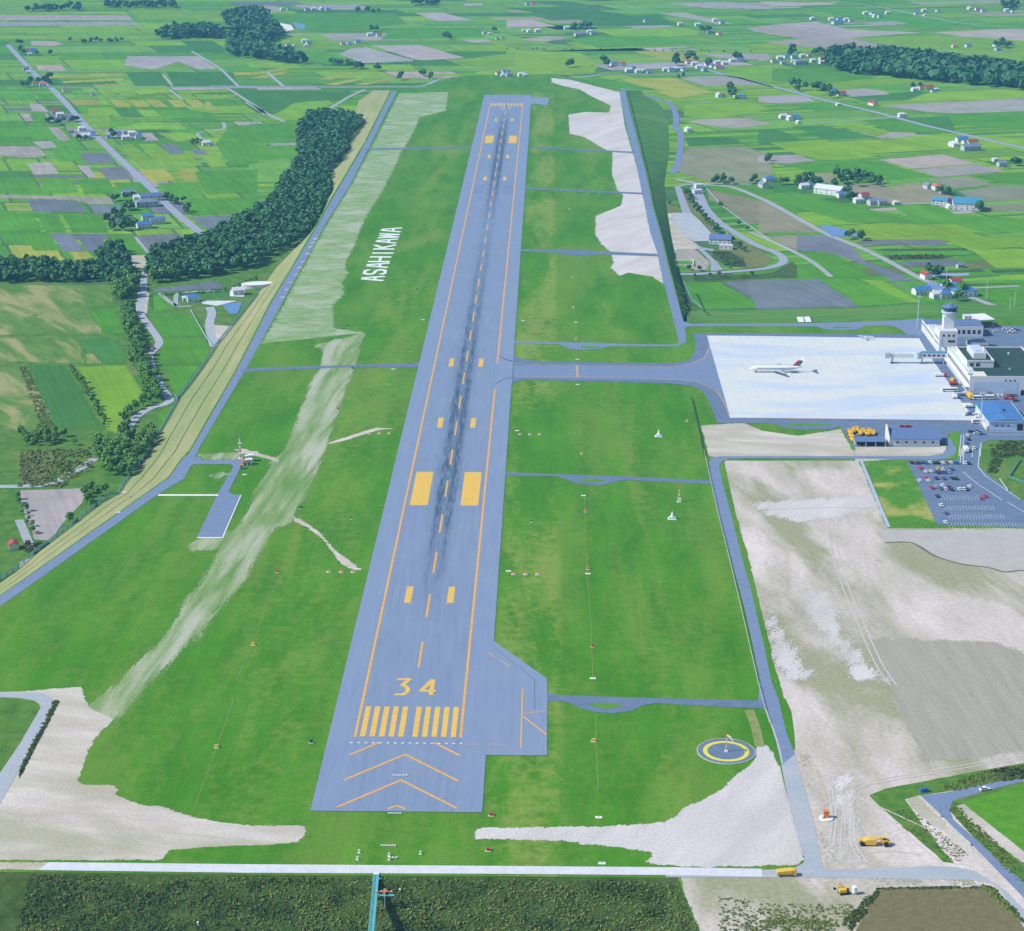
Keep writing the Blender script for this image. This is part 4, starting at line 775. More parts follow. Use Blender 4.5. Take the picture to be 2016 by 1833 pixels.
belt = [(607,231),(640,224),(700,234),(716,244),(703,262),(682,283),(685,301),(667,322),(646,340),(651,363),(651,389),(635.6,415),(625,445),(594,472),(534,506),(507,524),(452,539),(364,552),(294,557),(289,542),(296.6,524),(301.6,503),(334,491.6),(402,476.5),(430,462),(490,428),(521,415),(545,384),(565.5,340),(591.5,322),(586,303.5),(589,249)]
LB = 'dark leafy tree in the dense wooded belt below the west perimeter road'; GB = 'trees of the wooded belt west of the airfield'
fill(belt, 8.2, 1.05, LB, GB)
LW = 'dark leafy tree in the grove along the left edge of the photo, above the meadows'; GWd = 'trees of the grove by the west meadows'
fill([(-60,515),(37,520),(190,530),(195,505),(235,490),(250,520),(270,560),(262,590),(240,597),(220,590),(222,560),(190,556),(37,556),(-60,560)], 7.5, .95, LW, GWd)
LS = 'leafy tree in the winding stream-side row beside the grey valley road'; GS_ = 'trees along the valley stream'
for off in (-9, 0, 9): row(0,0, [(250+off*.6,612),(262+off,655),(272+off,693),(280+off,730),(297+off,760),(306+off,788)], 6.5, .75, LS, GS_)
row(1,2, [(980,1600),(1010,1500),(1060,1440),(1200,1395),(1250,1380)], 6, .7, LS, GS_)
LH = 'low dark tree in the hedge between the two green valley fields'; GH = 'trees of the hedge between the valley fields'
row(1,2, [(550,1140),(640,1260),(740,1420),(830,1600)], 6, .5, LH, GH, wd=1)
LL = 'dark tree in the tangled thicket beside the valley lane at the left'; GLt = 'trees of the valley thicket'
fill([cpt(1,2,150,1625),cpt(1,2,430,1640),cpt(1,2,640,1700),cpt(1,2,560,1750),cpt(1,2,150,1740)], 6, .6, LL, GLt, dens=.7)
fill([cpt(1,2,930,1650),cpt(1,2,1230,1640),cpt(1,2,1170,1810),cpt(1,3,1060,200),cpt(1,3,960,250),cpt(1,3,740,160),cpt(1,3,740,0),cpt(1,2,860,1700)], 6.5, .75, LL, GLt)
fill([cpt(1,3,150,130),cpt(1,3,700,60),cpt(1,3,500,180),cpt(1,3,150,260)], 9, .35, LL, GLt, dens=.35)
fill([cpt(1,3,690,320),cpt(1,3,900,310),cpt(1,3,820,390),cpt(1,3,520,610),cpt(1,3,640,450)], 6.5, .55, LL, GLt, dens=.8)
row(1,3, [(160,400),(250,690)], 6, .4, LL, GLt)
LF = 'dark tree shading the farmhouses beside the west road'; GF = 'trees round the farmhouses'
for c, r, pts, s in ((1,1,[(910,1570),(960,1640),(1030,1650),(930,1690),(1000,1560)],.9),(1,1,[(1310,1570),(1400,1600),(1440,1660),(1330,1600)],.8),(1,1,[(850,1750),(930,1740),(1000,1760),(1040,1790),(890,1790),(960,1800)],.9),(1,1,[(860,1050),(880,1085),(640,1100)],.8),(1,1,[(560,960),(600,955),(500,965)],.7),(1,1,[(370,620),(390,660),(360,650),(230,650),(200,680),(290,650)],.9),
                     (1,1,[(160,350),(170,400),(190,430),(300,430),(400,430)],.9),(1,1,[(1480,1120),(1520,1130),(1560,1135)],.6),(1,1,[(420,960),(360,965),(460,980)],.7)):
    for x_, y_ in pts:
        px, py = cpt(c, r, x_, y_); X, Y = G(px, py, PLAIN)
        for _ in range(2): cand.append((math.hypot(X,Y), X+rt.uniform(-5,5), Y+rt.uniform(-9,9), s*rt.uniform(.8,1.15), LF, GF, PLAIN))
LE = 'dark tree beside the farmhouses on the plain east of the airfield'; GE = 'trees round the eastern farmhouses'
for c, r, pts, s in ((3,1,[(760,480),(780,500),(1280,470),(1290,500),(1405,440),(1410,470),(1500,240),(1540,250),(1700,700),(1690,740),(1540,510),(620,220),(510,225),(540,220),(480,515),(1770,460)],1.3),(4,1,[(290,660),(310,690),(400,690),(450,680),(490,690),(530,720),(560,740),(1190,670),(290,400),(440,420),(480,410),(500,440),(230,430),(1830,360),(1870,365),(1900,360),(1860,345)],1.2),
                     (4,1,[(600,1330),(640,1350),(690,1370),(740,1350),(800,1380),(860,1400),(900,1400),(760,1390),(700,1400),(840,1370),(640,1385)],1.0),(4,1,[(320,1380),(370,1350),(400,1390),(430,1400),(360,1400),(210,1410),(250,1410),(560,1440),(690,1470),(720,1500),(1620,1580),(1660,1590),(1420,1480),(1890,60),(1930,1240),(1950,1250),(70,1225)],.9),
                     (3,1,[(1560,1385),(1590,1390),(1660,1385),(1880,1385),(1920,1385)],.8),(4,2,[(715,105),(725,125),(1290,390),(1340,420),(1480,520),(1490,560)],.9),(2,1,[(630,490),(680,495),(730,500),(760,510),(800,515),(860,520),(960,535),(1140,605),(1310,575),(1350,600),(830,95),(900,90),(960,100),(940,240),(1500,290),(1520,300),(1870,240)],1.1)):
    for x_, y_ in pts:
        px, py = cpt(c, r, x_, y_); X, Y = G(px, py, PLAIN)
        for _ in range(2): cand.append((math.hypot(X,Y), X+rt.uniform(-7,7), Y+rt.uniform(-14,14), s*rt.uniform(.8,1.15), LE, GE, PLAIN))
LY = 'bushy tree on the bank inside the loop road beside the works yard'; GY = 'trees of the works yard bank'
row(0,0, YD([(520,230),(620,420),(760,590),(900,720),(1010,840),(1120,920),(1300,1060)]), 6, .5, LY, GY, wd=3)
row(0,0, YD([(640,1385),(900,1390),(1200,1385),(1480,1370)]), 7, .4, LY, GY, wd=2.5)
for p in YD([(1230,690),(1000,440),(980,430),(1350,760),(560,1290),(700,1300),(1150,1240),(300,420),(1060,1260)]): X, Y = G(*p, PLAIN); cand.append((math.hypot(X,Y), X, Y, .5, LY, GY, PLAIN))
cand.sort(key=lambda t: t[0])
for t in cand[:298]: put_tree(t[1], t[2], t[6], t[3], t[4], t[5])
# the rest of the belt and the far single trees: past the nearest three hundred, one mass
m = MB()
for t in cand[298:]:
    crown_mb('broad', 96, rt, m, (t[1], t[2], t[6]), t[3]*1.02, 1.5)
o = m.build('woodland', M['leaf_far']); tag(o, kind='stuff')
# far woods
m = MB()
def mass(c, r, poly, sp, s, dens=1.0, kind='broad'):
    w_ = GP(T(c, r, poly) if c else poly, PLAIN); xs = [p[0] for p in w_]; ys_ = [p[1] for p in w_]; y = min(ys_)
    while y < max(ys_):
        x = min(xs)
        while x < max(xs):
            p = (x+rt.uniform(-.4,.4)*sp, y+rt.uniform(-.4,.4)*sp)
            if inside(p, w_) and rt.random() < dens: crown_mb('broad', 42, rt, m, (p[0], p[1], PLAIN), s*rt.uniform(.8,1.2), 2.4)
            x += sp
        y += sp
mass(1,1,[(1250,270),(1330,245),(1700,240),(1790,260),(1900,290),(1870,310),(1500,300),(1250,315)], 13, 1.5)
mass(0,0,[(440,38),(490,26),(520,30),(530,48),(560,70),(548,78),(520,85),(530,100),(575,115),(600,126),(560,125),(500,116),(450,112),(445,98),(478,95),(470,60),(445,50)], 14, 1.7)
mass(4,1,[(560,420),(720,420),(760,440),(980,430),(1200,440),(1500,480),(1560,500),(1960,535),(2300,600),(2300,720),(1960,680),(1300,620),(700,560),(600,545),(520,490)], 14, 1.8)
mass(1,1,[(550,60),(640,55),(620,85),(400,92),(180,95),(180,88)], 14, 1.2, .7); mass(1,1,[(800,45),(1400,45),(1380,68),(850,68)], 14, 1.2, .8)
mass(2,1,[(1200,28),(1460,28),(1400,42),(1220,42)], 14, 1.4)
mass(1,1,[(530,325),(960,318),(950,336),(600,342)], 12, .7, .5); mass(4,1,[(1850,45),(1960,30),(1960,75),(1880,80)], 14, 1.3)
mass(3,1,[(1240,588),(1400,570),(1400,584),(1260,600)], 12, .6); mass(3,1,[(0,372),(2016,398),(2016,404),(0,378)], 16, .35, .8)
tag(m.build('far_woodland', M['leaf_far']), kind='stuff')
# scrub
def tufts(mb, pts, s0, s1, n=5, sz=.5):
    for x_, y_, z_ in pts:
        s = rt.uniform(s0, s1)
        for _ in range(n):
            d = Vector((rt.uniform(-1,1), rt.uniform(-1,1), rt.uniform(0,1))); nr = (d+Vector((0,0,.6))).normalized(); a = nr.orthogonal().normalized(); a = Matrix.Rotation(rt.uniform(0,6.28), 3, nr) @ a; b = nr.cross(a)
            p = Vector((x_, y_, z_))+Vector((d.x*s, d.y*s, d.z*s*.5+.08)); q = sz*s
            mb.add([p-a*q-b*q*.6, p+a*q*.3-b*q, p+a*q+b*q*.5, p-a*q*.3+b*q], [(0,1,2,3)])
m1 = MB(); m2 = MB()
for _ in range(11000):
    i = rt.randint(60, 139); t = rt.uniform(.04, 1.0)
    a = stw[i]; b = sfw[i]; a2 = stw[i+1]; b2 = sfw[i+1]; f_ = rt.random()
    x_ = (a[0]+(b[0]-a[0])*t)*(1-f_)+(a2[0]+(b2[0]-a2[0])*t)*f_; y_ = (a[1]+(b[1]-a[1])*t)*(1-f_)+(a2[1]+(b2[1]-a2[1])*t)*f_
    gx = mnoise.noise(Vector((x_*.05, y_*.12, 1)))+.35*mnoise.noise(Vector((x_*.2, y_*.3, 4)))+(x_+40)*.0026
    if t < .08 and rt.random() < .6: continue
    tufts(m1 if gx+rt.uniform(-.25,.25) > -.12 else m2, [(x_, y_, (PLAIN-.2)*t)], .2, rt.choice((.5,.7,1.0)), 5, .5)
for _ in range(700):
    i = rt.choice((0,0,0,1)); t = rt.uniform(.03,1); f_ = rt.random(); ft = [(p[0]-9, p[1]-(24 if k == 0 else 6)) for k, p in enumerate(e)]
    px = (e[i][0]*(1-f_)+e[i+1][0]*f_, e[i][1]*(1-f_)+e[i+1][1]*f_); qx = (ft[i][0]*(1-f_)+ft[i+1][0]*f_, ft[i][1]*(1-f_)+ft[i+1][1]*f_)
    tufts(rt.choice((m1, m2)), [(px[0]+(qx[0]-px[0])*t, px[1]+(qx[1]-px[1])*t, (PLAIN-.2)*t)], .3, .9, 5, .5)
for _ in range(900):
    x_ = stw[139][0]+rt.uniform(-30, 14); y_ = sfw[139][1]-rt.uniform(0, 14); tufts(rt.choice((m1, m2)), [(x_, y_, PLAIN)], .3, .9, 5, .5)
tag(m1.build('scrub', M['leaf_scrub']), kind='stuff'); tag(m2.build('bramble_scrub', M['leaf_scrub_dark']), kind='stuff')
m1 = MB(); m2 = MB()
def scat(mb, c, r, poly, n, s0, s1, z=0, k=5):
    w_ = GP(T(c, r, poly) if c else poly, z); xs = [p[0] for p in w_]; ys_ = [p[1] for p in w_]; q = []
    while len(q) < n:
        p = (rt.uniform(min(xs), max(xs)), rt.uniform(min(ys_), max(ys_)))
        if inside(p, w_) and mnoise.noise(Vector((p[0]*.1, p[1]*.1, 2)))+rt.uniform(-.4,.4) > -.2: q.append((p[0], p[1], z))
    tufts(mb, q, s0, s1, k, .6)
scat(m2, 0,0, [(1333,1731),(1345,1729),(1385,1838),(1340,1838)], 420, .3, .9, -3); scat(m1, 4,4, [(950,880),(1150,830),(1600,1190),(1480,1250)], 420, .15, .45); scat(m1, 4,4, [(1450,850),(1500,800),(2016,1300),(2016,1440)], 420, .25, .7)
scat(m1, 4,4, [(-300,1500),(200,1560),(740,1560),(800,1500),(880,1470),(740,1700),(600,1800),(-300,1800)], 700, .2, .6); scat(m1, 4,4, [(-100,1700),(200,1660),(600,1700),(600,1790),(-100,1790)], 300, .3, .7); scat(m2, 4,4, [(640,1700),(880,1470),(910,1470),(760,1680),(700,1764)], 160, .5, 1.1)
scat(m2, 4,4, [(900,1436),(1700,1428),(1700,1440),(900,1450)], 160, .3, .7); scat(m1, 4,4, [(1690,1420),(1780,1440),(2016,1680),(2016,1710),(1800,1520)], 260, .4, 1.0)
scat(m1, 4,4, [(1380,680),(1700,560),(2016,490),(2016,590),(1500,700)], 420, .3, .9); scat(m2, 4,4, [(1800,560),(2100,500),(2100,590),(1820,620)], 160, .8, 2.0)
scat(m2, 1,4, [(430,10),(468,20),(150,632),(150,560)], 200, .4, .8); scat(m2, 4,2, [(1760,1650),(2100,1650),(2100,1764),(1770,1764)], 300, .6, 1.4); scat(m2, 4,3, [(1770,0),(2000,0),(1850,90),(1800,190),(1740,190)], 260, .6, 1.4)
scat(m2, 4,3, [(1840,0),(2016,0),(2016,20),(1860,20)], 30, .6, 1.0); scat(m1, 3,2, [(1290,440),(1330,470),(1390,600),(1400,700),(1350,700),(1310,600)], 110, .3, .8)
scat(m1, 1,2, [(150,1120),(210,1120),(430,1600),(340,1640)], 500, .4, 1.0, PLAIN); scat(m1, 1,3, [(150,20),(700,0),(720,150),(500,300),(150,300)], 600, .6, 1.5, PLAIN)
scat(m2, 1,2, [(1180,555),(1780,500),(2016,400),(2016,440),(1800,530),(1180,575)], 200, .5, 1.0, PLAIN); scat(m2, 0,0, YD([(860,1040),(1100,1040),(1350,1250),(1100,1240)]), 150, .6, 1.2, PLAIN)
scat(m2, 4,2, [(980,238),(1400,232),(1380,262),(1000,265)], 160, .8, 1.5, PLAIN); scat(m2, 1,3, [(200,730),(380,740),(270,830),(200,800)], 120, .6, 1.3, PLAIN)
tag(m1.build('verge_scrub', M['leaf_scrub']), kind='stuff'); tag(m2.build('dark_verge_scrub', M['leaf_scrub_dark']), kind='stuff')

# ---------------- farmhouses ----------------
HM = {}
def house_mesh(kind, wall, roof, w_, d_, h_):
    key = (kind, wall, roof, w_, d_, h_)
    if key in HM: return HM[key]
    a, b = w_/2, d_/2; wm = MB(); rm = MB(); e_ = .5; rh = h_+min(w_, d_)*.28
    if kind == 'gable':
        wm.add([(-a,-b,0),(a,-b,0),(a,b,0),(-a,b,0),(-a,-b,h_),(a,-b,h_),(a,b,h_),(-a,b,h_),(-a,0,rh-.15),(a,0,rh-.15)], [(0,1,5,4),(1,2,6,9,5),(2,3,7,6),(3,0,4,8,7),(0,3,2,1)])
        ee = -e_*(rh-h_)/b
        rm.add([(-a-e_,-b-e_,h_+ee+.12),(a+e_,-b-e_,h_+ee+.12),(a+e_,0,rh+.12),(-a-e_,0,rh+.12),(a+e_,b+e_,h_+ee+.12),(-a-e_,b+e_,h_+ee+.12)], [(0,1,2,3),(3,2,4,5)])
        rm.add([(-a-e_,-b-e_,h_+ee-.08),(a+e_,-b-e_,h_+ee-.08),(a+e_,0,rh-.08),(-a-e_,0,rh-.08),(a+e_,b+e_,h_+ee-.08),(-a-e_,b+e_,h_+ee-.08)], [(3,2,1,0),(5,4,2,3)])
    elif kind == 'hip':
        wm.box(-a,a,-b,b,0,h_)
        rm.add([(-a-e_,-b-e_,h_+.02),(a+e_,-b-e_,h_+.02),(a+e_,b+e_,h_+.02),(-a-e_,b+e_,h_+.02),(-a*.45,0,rh),(a*.45,0,rh)], [(0,1,5,4),(1,2,5),(2,3,4,5),(3,0,4),(0,3,2,1)])
    else:
        wm.box(-a,a,-b,b,0,h_); rm.box(-a-.25,a+.25,-b-.25,b+.25,h_+.003,h_+.45)
    gm = MB().box(-.6, .6, -.04, .02, 0, 1.2)
    n = min(5, max(2, int(w_/3.4))); ws = []
    for i in range(n):
        x_ = -a+(i+.5)*w_/n; ws.append((x_, -b, 1.0))
        if h_ > 4.6 and i % 2 == 0: ws.append((x_, -b, 3.4))
    HM[key] = (wm.mesh('wall', M[wall]), rm.mesh('roof', M[roof]), gm.mesh('window', M['glass_dark']) if 'win' not in HM else HM['win'], ws); HM['win'] = HM[key][2]; return HM[key]
RW_ = {'b':('white_wall','roof_blue','blue'),'t':('white_wall','roof_teal','teal'),'r':('cream_wall','roof_red','red'),'w':('white_wall','roof_white','white'),'g':('grey_wall','roof_grey','grey'),'s':('white_wall','roof_slate','slate blue'),'o':('white_wall','roof_orange','orange')}
def house(px, py, col, sz, label, group=None, kind=None, rz=None, z=PLAIN, name='farmhouse', cat='house'):
    wl, rf, _ = RW_[col]; x_, y_ = G(px, py, z)
    kind = kind or rt.choice(('gable','gable','hip')); d_ = {'s':(6,5,3),'m':(9.5,7,4.4),'l':(14,8,4.4),'x':(22,10,5.2)}[sz] if isinstance(sz, str) else sz
    mw_, mr_, mg_, ws_ = house_mesh(kind, wl, rf, *d_)
    o = empty(name, (x_, y_+d_[1]/2*0, z), rz if rz is not None else rad(19)+rt.choice((0, rad(90)))*(rt.random() < .35)+rt.uniform(-.08,.08))
    tag(o, label, cat, group)
    for nm, me in (('wall', mw_), ('roof', mr_)):
        c = bpy.data.objects.new(nm, me); COL.objects.link(c); c.parent = o
    for w3 in ws_: c = bpy.data.objects.new('window', mg_); COL.objects.link(c); c.parent = o; c.location = w3
    return o
CL = [ # crop, place words, [(x, y, colour, size)]
 (1,1,'at the top of the west road',[(262,405,'b','m'),(208,408,'r','m'),(232,432,'w','s')]),
 (1,1,'left of the west road below its bend',[(205,550,'g','m'),(222,572,'w','s')]),
 (1,1,'among trees where the west road kinks',[(272,672,'r','m'),(333,675,'o','m'),(330,655,'g','s'),(510,718,'r','m'),(725,745,'b','s')]),
 (1,1,'in the hamlet left of the west road',[(432,888,'r','m'),(470,915,'w','m')]),
 (1,1,'in the blue farm by the west road',[(645,1025,'w','m'),(662,1085,'w','l'),(725,1062,'b','m'),(560,1040,'g','s')]),
 (1,1,'in the farm just right of the west road',[(930,1062,'b','m'),(985,1095,'w','m'),(1035,1062,'w','m'),(1085,1085,'b','l'),(850,1085,'s','s'),(985,1050,'g','s')]),
 (1,1,'at the end of the crooked farm track',[(1615,1140,'w','m'),(1650,1142,'b','s')]),
 (1,1,'in the upper farm by the west road end',[(1010,1533,'g','l'),(1080,1570,'w','m'),(1180,1570,'s','x'),(1150,1615,'g','x'),(1243,1550,'s','s')]),
 (1,1,'in the lower farm by the west road end',[(1150,1722,'b','m'),(1190,1722,'g','s'),(1130,1785,'b','l'),(1235,1750,'s','l')]),
 (2,1,'in the farm row on the far left horizon',[(250,82,'w','m'),(305,78,'b','m'),(440,82,'s','m'),(490,78,'w','m'),(550,76,'w','m'),(600,82,'b','m')]),
 (2,1,'alone in the fields above the far end of the runway',[(915,272,'w','m'),(985,276,'r','m'),(945,262,'b','s')]),
 (2,1,'in the farm row by the far mauve fields',[(295,352,'r','m'),(345,355,'w','s'),(420,322,'w','m'),(455,335,'b','m'),(430,355,'w','s'),(710,340,'r','m'),(760,340,'s','m'),(825,328,'b','m')]),
 (2,1,'in the farm behind the far runway end',[(1790,258,'o','m'),(1825,262,'w','s'),(1925,295,'r','s'),(1885,300,'b','s')]),
 (2,1,'left of the far runway end road',[(1890,568,'r','m'),(1945,560,'b','m'),(1925,580,'w','s')]),
 (3,1,'right of the far runway end road',[(10,560,'s','m'),(110,578,'w','m'),(140,580,'w','s'),(20,582,'g','m')]),
 (3,1,'on the top horizon above the runway',[(200,38,'r','m'),(160,38,'s','m')]),
 (3,1,'in the small farm above the runway end',[(130,240,'w','s'),(170,245,'w','m'),(235,242,'w','m')]),
 (3,1,'in the tree ringed far farm',[(455,222,'w','m'),(560,275,'g','x'),(630,250,'w','m'),(655,262,'b','m')]),
 (3,1,'alone in the far middle fields',[(1055,168,'b','m')]),
 (3,1,'in the scattered far middle farms',[(1318,192,'w','m'),(1450,197,'w','m'),(1580,162,'w','m'),(1635,182,'b','m'),(1540,250,'g','m'),(1612,266,'r','m')]),
 (3,1,'in the left village beyond the airfield',[(820,500,'s','l'),(880,500,'r','m'),(925,545,'w','m'),(960,530,'b','m'),(1000,552,'w','m'),(1080,556,'s','s'),(1040,545,'w','s')]),
 (3,1,'in the right village beyond the airfield',[(1208,540,'w','m'),(1250,545,'b','m'),(1292,535,'w','m'),(1345,540,'s','m'),(1382,482,'r','m'),(1425,495,'w','m'),(1460,520,'w','m'),(1500,540,'g','m'),(1528,498,'w','m'),(1560,512,'b','m'),(1600,485,'w','m'),(1612,522,'r','l'),(1655,492,'w','m'),(1712,470,'w','m'),(1770,468,'s','l')]),
 (3,1,'under the tall tree east of the airfield',[(1612,738,'w','m'),(1642,738,'r','s'),(1740,742,'w','s'),(1792,746,'b','m')]),
 (3,1,'beside the loop of the boundary road',[(1378,998,'w','m')]),
 (4,1,'in the farm row by the top right mauve field',[(410,150,'w','m'),(550,155,'w','m'),(612,158,'b','m'),(665,158,'w','m'),(702,166,'s','m'),(600,182,'b','x')]),
 (4,1,'in the top farms left of the corner',[(810,108,'w','m'),(880,132,'w','m'),(980,106,'w','m'),(922,135,'b','m'),(860,110,'s','m')]),
 (4,1,'in the top farms nearest the corner',[(1255,88,'w','m'),(1262,122,'w','s'),(1360,90,'b','m'),(1200,112,'s','m')]),
 (4,1,'in the top right corner farms',[(1600,72,'w','m'),(1660,78,'r','m'),(1705,92,'b','m'),(1892,45,'s','m'),(1882,86,'w','m'),(1925,95,'w','s')]),
 (4,1,'above the right end of the long wood',[(1488,360,'o','m'),(1590,356,'b','m'),(1800,352,'b','m'),(1918,346,'r','m'),(1815,385,'g','m')]),
 (4,1,'behind the long wood',[(960,380,'o','m'),(950,404,'w','s'),(1085,390,'r','m'),(880,396,'w','s')]),
 (4,1,'at the left end of the long wood',[(160,450,'w','m'),(118,474,'r','m'),(215,442,'b','m'),(268,445,'b','m'),(335,435,'w','m'),(380,432,'r','m'),(262,472,'w','s'),(320,488,'g','x'),(415,472,'w','m'),(482,455,'r','m'),(482,484,'w','m'),(190,488,'s','m')]),
 (4,1,'under the tree row below the village road',[(575,702,'b','m'),(625,724,'r','l')]),
 (4,1,'in the red roofed farm below the long wood',[(1185,692,'w','m'),(1235,680,'r','m'),(1290,678,'r','l'),(1352,688,'w','s'),(1325,700,'b','s')]),
 (4,1,'beside the straight east road',[(605,802,'w','s'),(870,800,'r','l'),(1088,888,'w','m')]),
 (4,1,'in the farm left of the east road',[(185,898,'w','m'),(222,885,'r','s'),(238,912,'w','m'),(280,905,'b','l'),(302,938,'w','s')]),
 (4,1,'in the large blue farm on the right',[(1482,1112,'w','l'),(1540,1075,'b','l'),(1575,1098,'s','m'),(1618,1098,'r','l'),(1610,1140,'g','x')]),
 (4,1,'near the right border beside two mauve fields',[(1795,1224,'w','s'),(1845,1262,'g','m')]),
 (4,1,'on the lane left of the white barn',[(88,1378,'b','l'),(40,1422,'g','l'),(345,1432,'w','m'),(372,1425,'s','m')]),
 (4,1,'on the lane right of the white barn',[(632,1500,'s','m'),(700,1492,'s','m'),(758,1540,'w','m'),(800,1505,'r','m'),(880,1552,'g','l'),(935,1555,'g','m'),(1042,1552,'w','s')]),
 (4,1,'in the farm with the orange shed',[(1285,1430,'g','m'),(1345,1438,'o','l'),(1412,1468,'g','m')]),
 (4,1,'beside the big teal roofed barn',[(1440,1550,'r','m'),(1492,1538,'b','m'),(1445,1580,'w','s')]),
 (4,2,'behind the control tower',[(1235,530,'b','l'),(1360,530,'s','x'),(1350,560,'w','m'),(1412,560,'b','m'),(1440,500,'t','l'),(1490,462,'r','m'),(1552,545,'b','x'),(1272,412,'r','m'),(1530,330,'g','s')]),
 (1,2,'in the waterworks below the embankment',[(1865,550,'w','m'),(1510,605,'b','m'),(1460,600,'w','s')]),
]
SZ = {'s':'small','m':'','l':'long','x':'large'}
for c, r, place, hs in CL:
    cnt = {}
    for h_ in hs: cnt.setdefault((h_[2], h_[3]), []).append(h_)
    for k_, lst in cnt.items():
        lst.sort(key=lambda q: q[0])
        for i, (x_, y_, col, sz) in enumerate(lst):
            px, py = cpt(c, r, x_, y_)
            pos = '' if len(lst) == 1 else (['leftmost','rightmost'][i] if len(lst) == 2 else (['leftmost']+[ord_(j+1)+' from left' for j in range(1, len(lst)-1)]+['rightmost'])[i])+' '
            adj = (SZ[sz]+' ' if SZ[sz] else '')
            house(px, py, col, sz, ('%s%s%s roofed house %s' % (pos, adj, RW_[col][2], place)).strip(), 'farm buildings on the plain')
h_ = house(*cpt(4,1,540,1472), 'w', (31,13,6), 'big plain white barn with pitched roof on the east lane', kind='gable', rz=rad(-38), name='barn', cat='barn')
h_ = house(*cpt(4,1,1580,1585), 't', (28,18,7), 'big barn with teal roof and white walls near the right border', kind='gable', rz=rad(-8), name='barn', cat='barn')
h_ = house(*cpt(4,1,1375,1552), 't', (16,9,5), 'long white shed with teal roof left of the big teal barn', kind='gable', rz=rad(-15), name='barn', cat='barn')
px, py = YD([(985,930)])[0]; house(px, py, 's', (20,13,5), 'slate roofed works hall in the loop road yard', kind='gable', rz=rad(-10), name='works_hall', cat='building')
px, py = YD([(1060,1005)])[0]; house(px, py, 'w', (12,7,3.5), 'low white works hut in front of the slate works hall', kind='flat', rz=rad(-10), name='works_hut', cat='building')
px, py = YD([(690,185)])[0]; house(px, py, 'w', (9,7,4), 'upper white hut at the top of the loop road', kind='flat', name='roadside_hut', cat='hut')
px, py = YD([(670,262)])[0]; house(px, py, 'w', (9,7,4), 'lower white hut at the top of the loop road', kind='flat', name='roadside_hut', cat='hut')
# oval white tank roof by the waterworks
px, py = cpt(2,2,60,480); x_, y_ = G(px, py, PLAIN)
o = empty('storage_tank', (x_, y_, PLAIN), rad(15)); tag(o, 'oval white flat topped tank below the west embankment', 'tank')
MB().prism([(13*math.cos(t*math.pi/16), 7*math.sin(t*math.pi/16)) for t in range(32)], 0, 3.2).build('tank_wall', M['white_wall'], o)
MB().prism([(13.3*math.cos(t*math.pi/16), 7.3*math.sin(t*math.pi/16)) for t in range(32)], 3.203, 3.6).build('tank_roof', M['slab_white'], o)
# ---------------- terminal area (runway frame: v across, u along) ----------------
def RE(name, v, u, rz=0.0, z=.13): x_, y_ = RW(v, u); return empty(name, (x_, y_, z), -RA+rz)
def part(o, name, mat, *boxes):
    m = MB()
    for b in boxes: m.box(*b)
    return m.build(name, M[mat], o)
def parapet(o, x0, x1, y0, y1, z0, z1, t=.5, mat='white_wall'):
    return part(o, 'parapet', mat, (x0,x1,y0,y0+t,z0,z1), (x0,x1,y1-t,y1,z0,z1), (x0,x0+t,y0+t+.003,y1-t-.003,z0,z1), (x1-t,x1,y0+t+.003,y1-t-.003,z0,z1))
def windows(o, face, a0, a1, n, z0, z1, at, wd=None, mat='glass_dark'):
    wd = wd or (a1-a0)/n*.6
    for i in range(n):
        c_ = a0+(i+.5)*(a1-a0)/n
        if face == 's': part(o, 'window', mat, (c_-wd/2, c_+wd/2, at-.06, at+.05, z0, z1))
        else: part(o, 'window', mat, (at-.06, at+.05, c_-wd/2, c_+wd/2, z0, z1))
o = RE('terminal_building', 339, 537); tag(o, 'long white airport terminal with dark green flat roof and raised upper floor beside the apron', 'terminal')
part(o, 'wall', 'white_wall', (0,52,0,80,-.1,12))
part(o, 'roof', 'roof_green', (6.5,51.3,15.2,79.3,12.002,12.25), (12,51.3,.8,15.19,12.002,12.25))
part(o, 'terrace', 'cream_wall', (.8,11.9,.8,15.1,12.002,12.3))
part(o, 'deck', 'blue_wall', (.9,6.3,15.3,79.2,12.002,12.2)); parapet(o, 0, 52, 0, 80, 12.003, 13.1)
for i in range(2): part(o, 'deck_rail', 'white_wall', (2.4+i*1.9, 2.9+i*1.9, 15.5, 79, 12.21, 13.3))
part(o, 'wall_panel', 'blue_wall', (2.2,32,-.12,-.004,.8,9.6))
windows(o, 's', 22, 31, 3, 9.7, 10.6, -.12, 1.1)
part(o, 'entrance', 'dark_void', (34,38,-.1,.02,0,3.6))
windows(o, 'w', 2, 78, 19, 6.2, 9.2, 0, 2.9); windows(o, 'w', 2, 78, 19, 1.0, 4.2, 0, 2.9)
part(o, 'canopy', 'white_wall', (-2.6,-.003,2,78,4.8,5.2))
part(o, 'upper_floor', 'white_wall', (2.5,20.5,25,63,12.3,16.5)); part(o, 'upper_roof', 'roof_green', (3.3,19.7,25.8,62.2,16.502,16.7)); parapet(o, 2.2, 20.8, 24.7, 63.3, 16.503, 17.5)
part(o, 'plant_room', 'white_wall', (8,16.5,32,55,16.71,20.6)); part(o, 'plant_room_roof', 'blue_wall', (8.5,16,32.5,54.5,20.602,20.8))
part(o, 'roof_vent', 'metal_pale', (10,11,36,37.4,20.81,21.8), (12,13,36,37.4,20.81,21.8), (38,39,60,62,12.26,13.6), (30,31,20,21,12.26,13.2))
windows(o, 's', 3.5, 12, 2, 13.2, 15.4, 25, 2.8)
o = RE('control_tower', 339, 648); tag(o, 'white control tower block with round dark glazed cab on top', 'control tower')
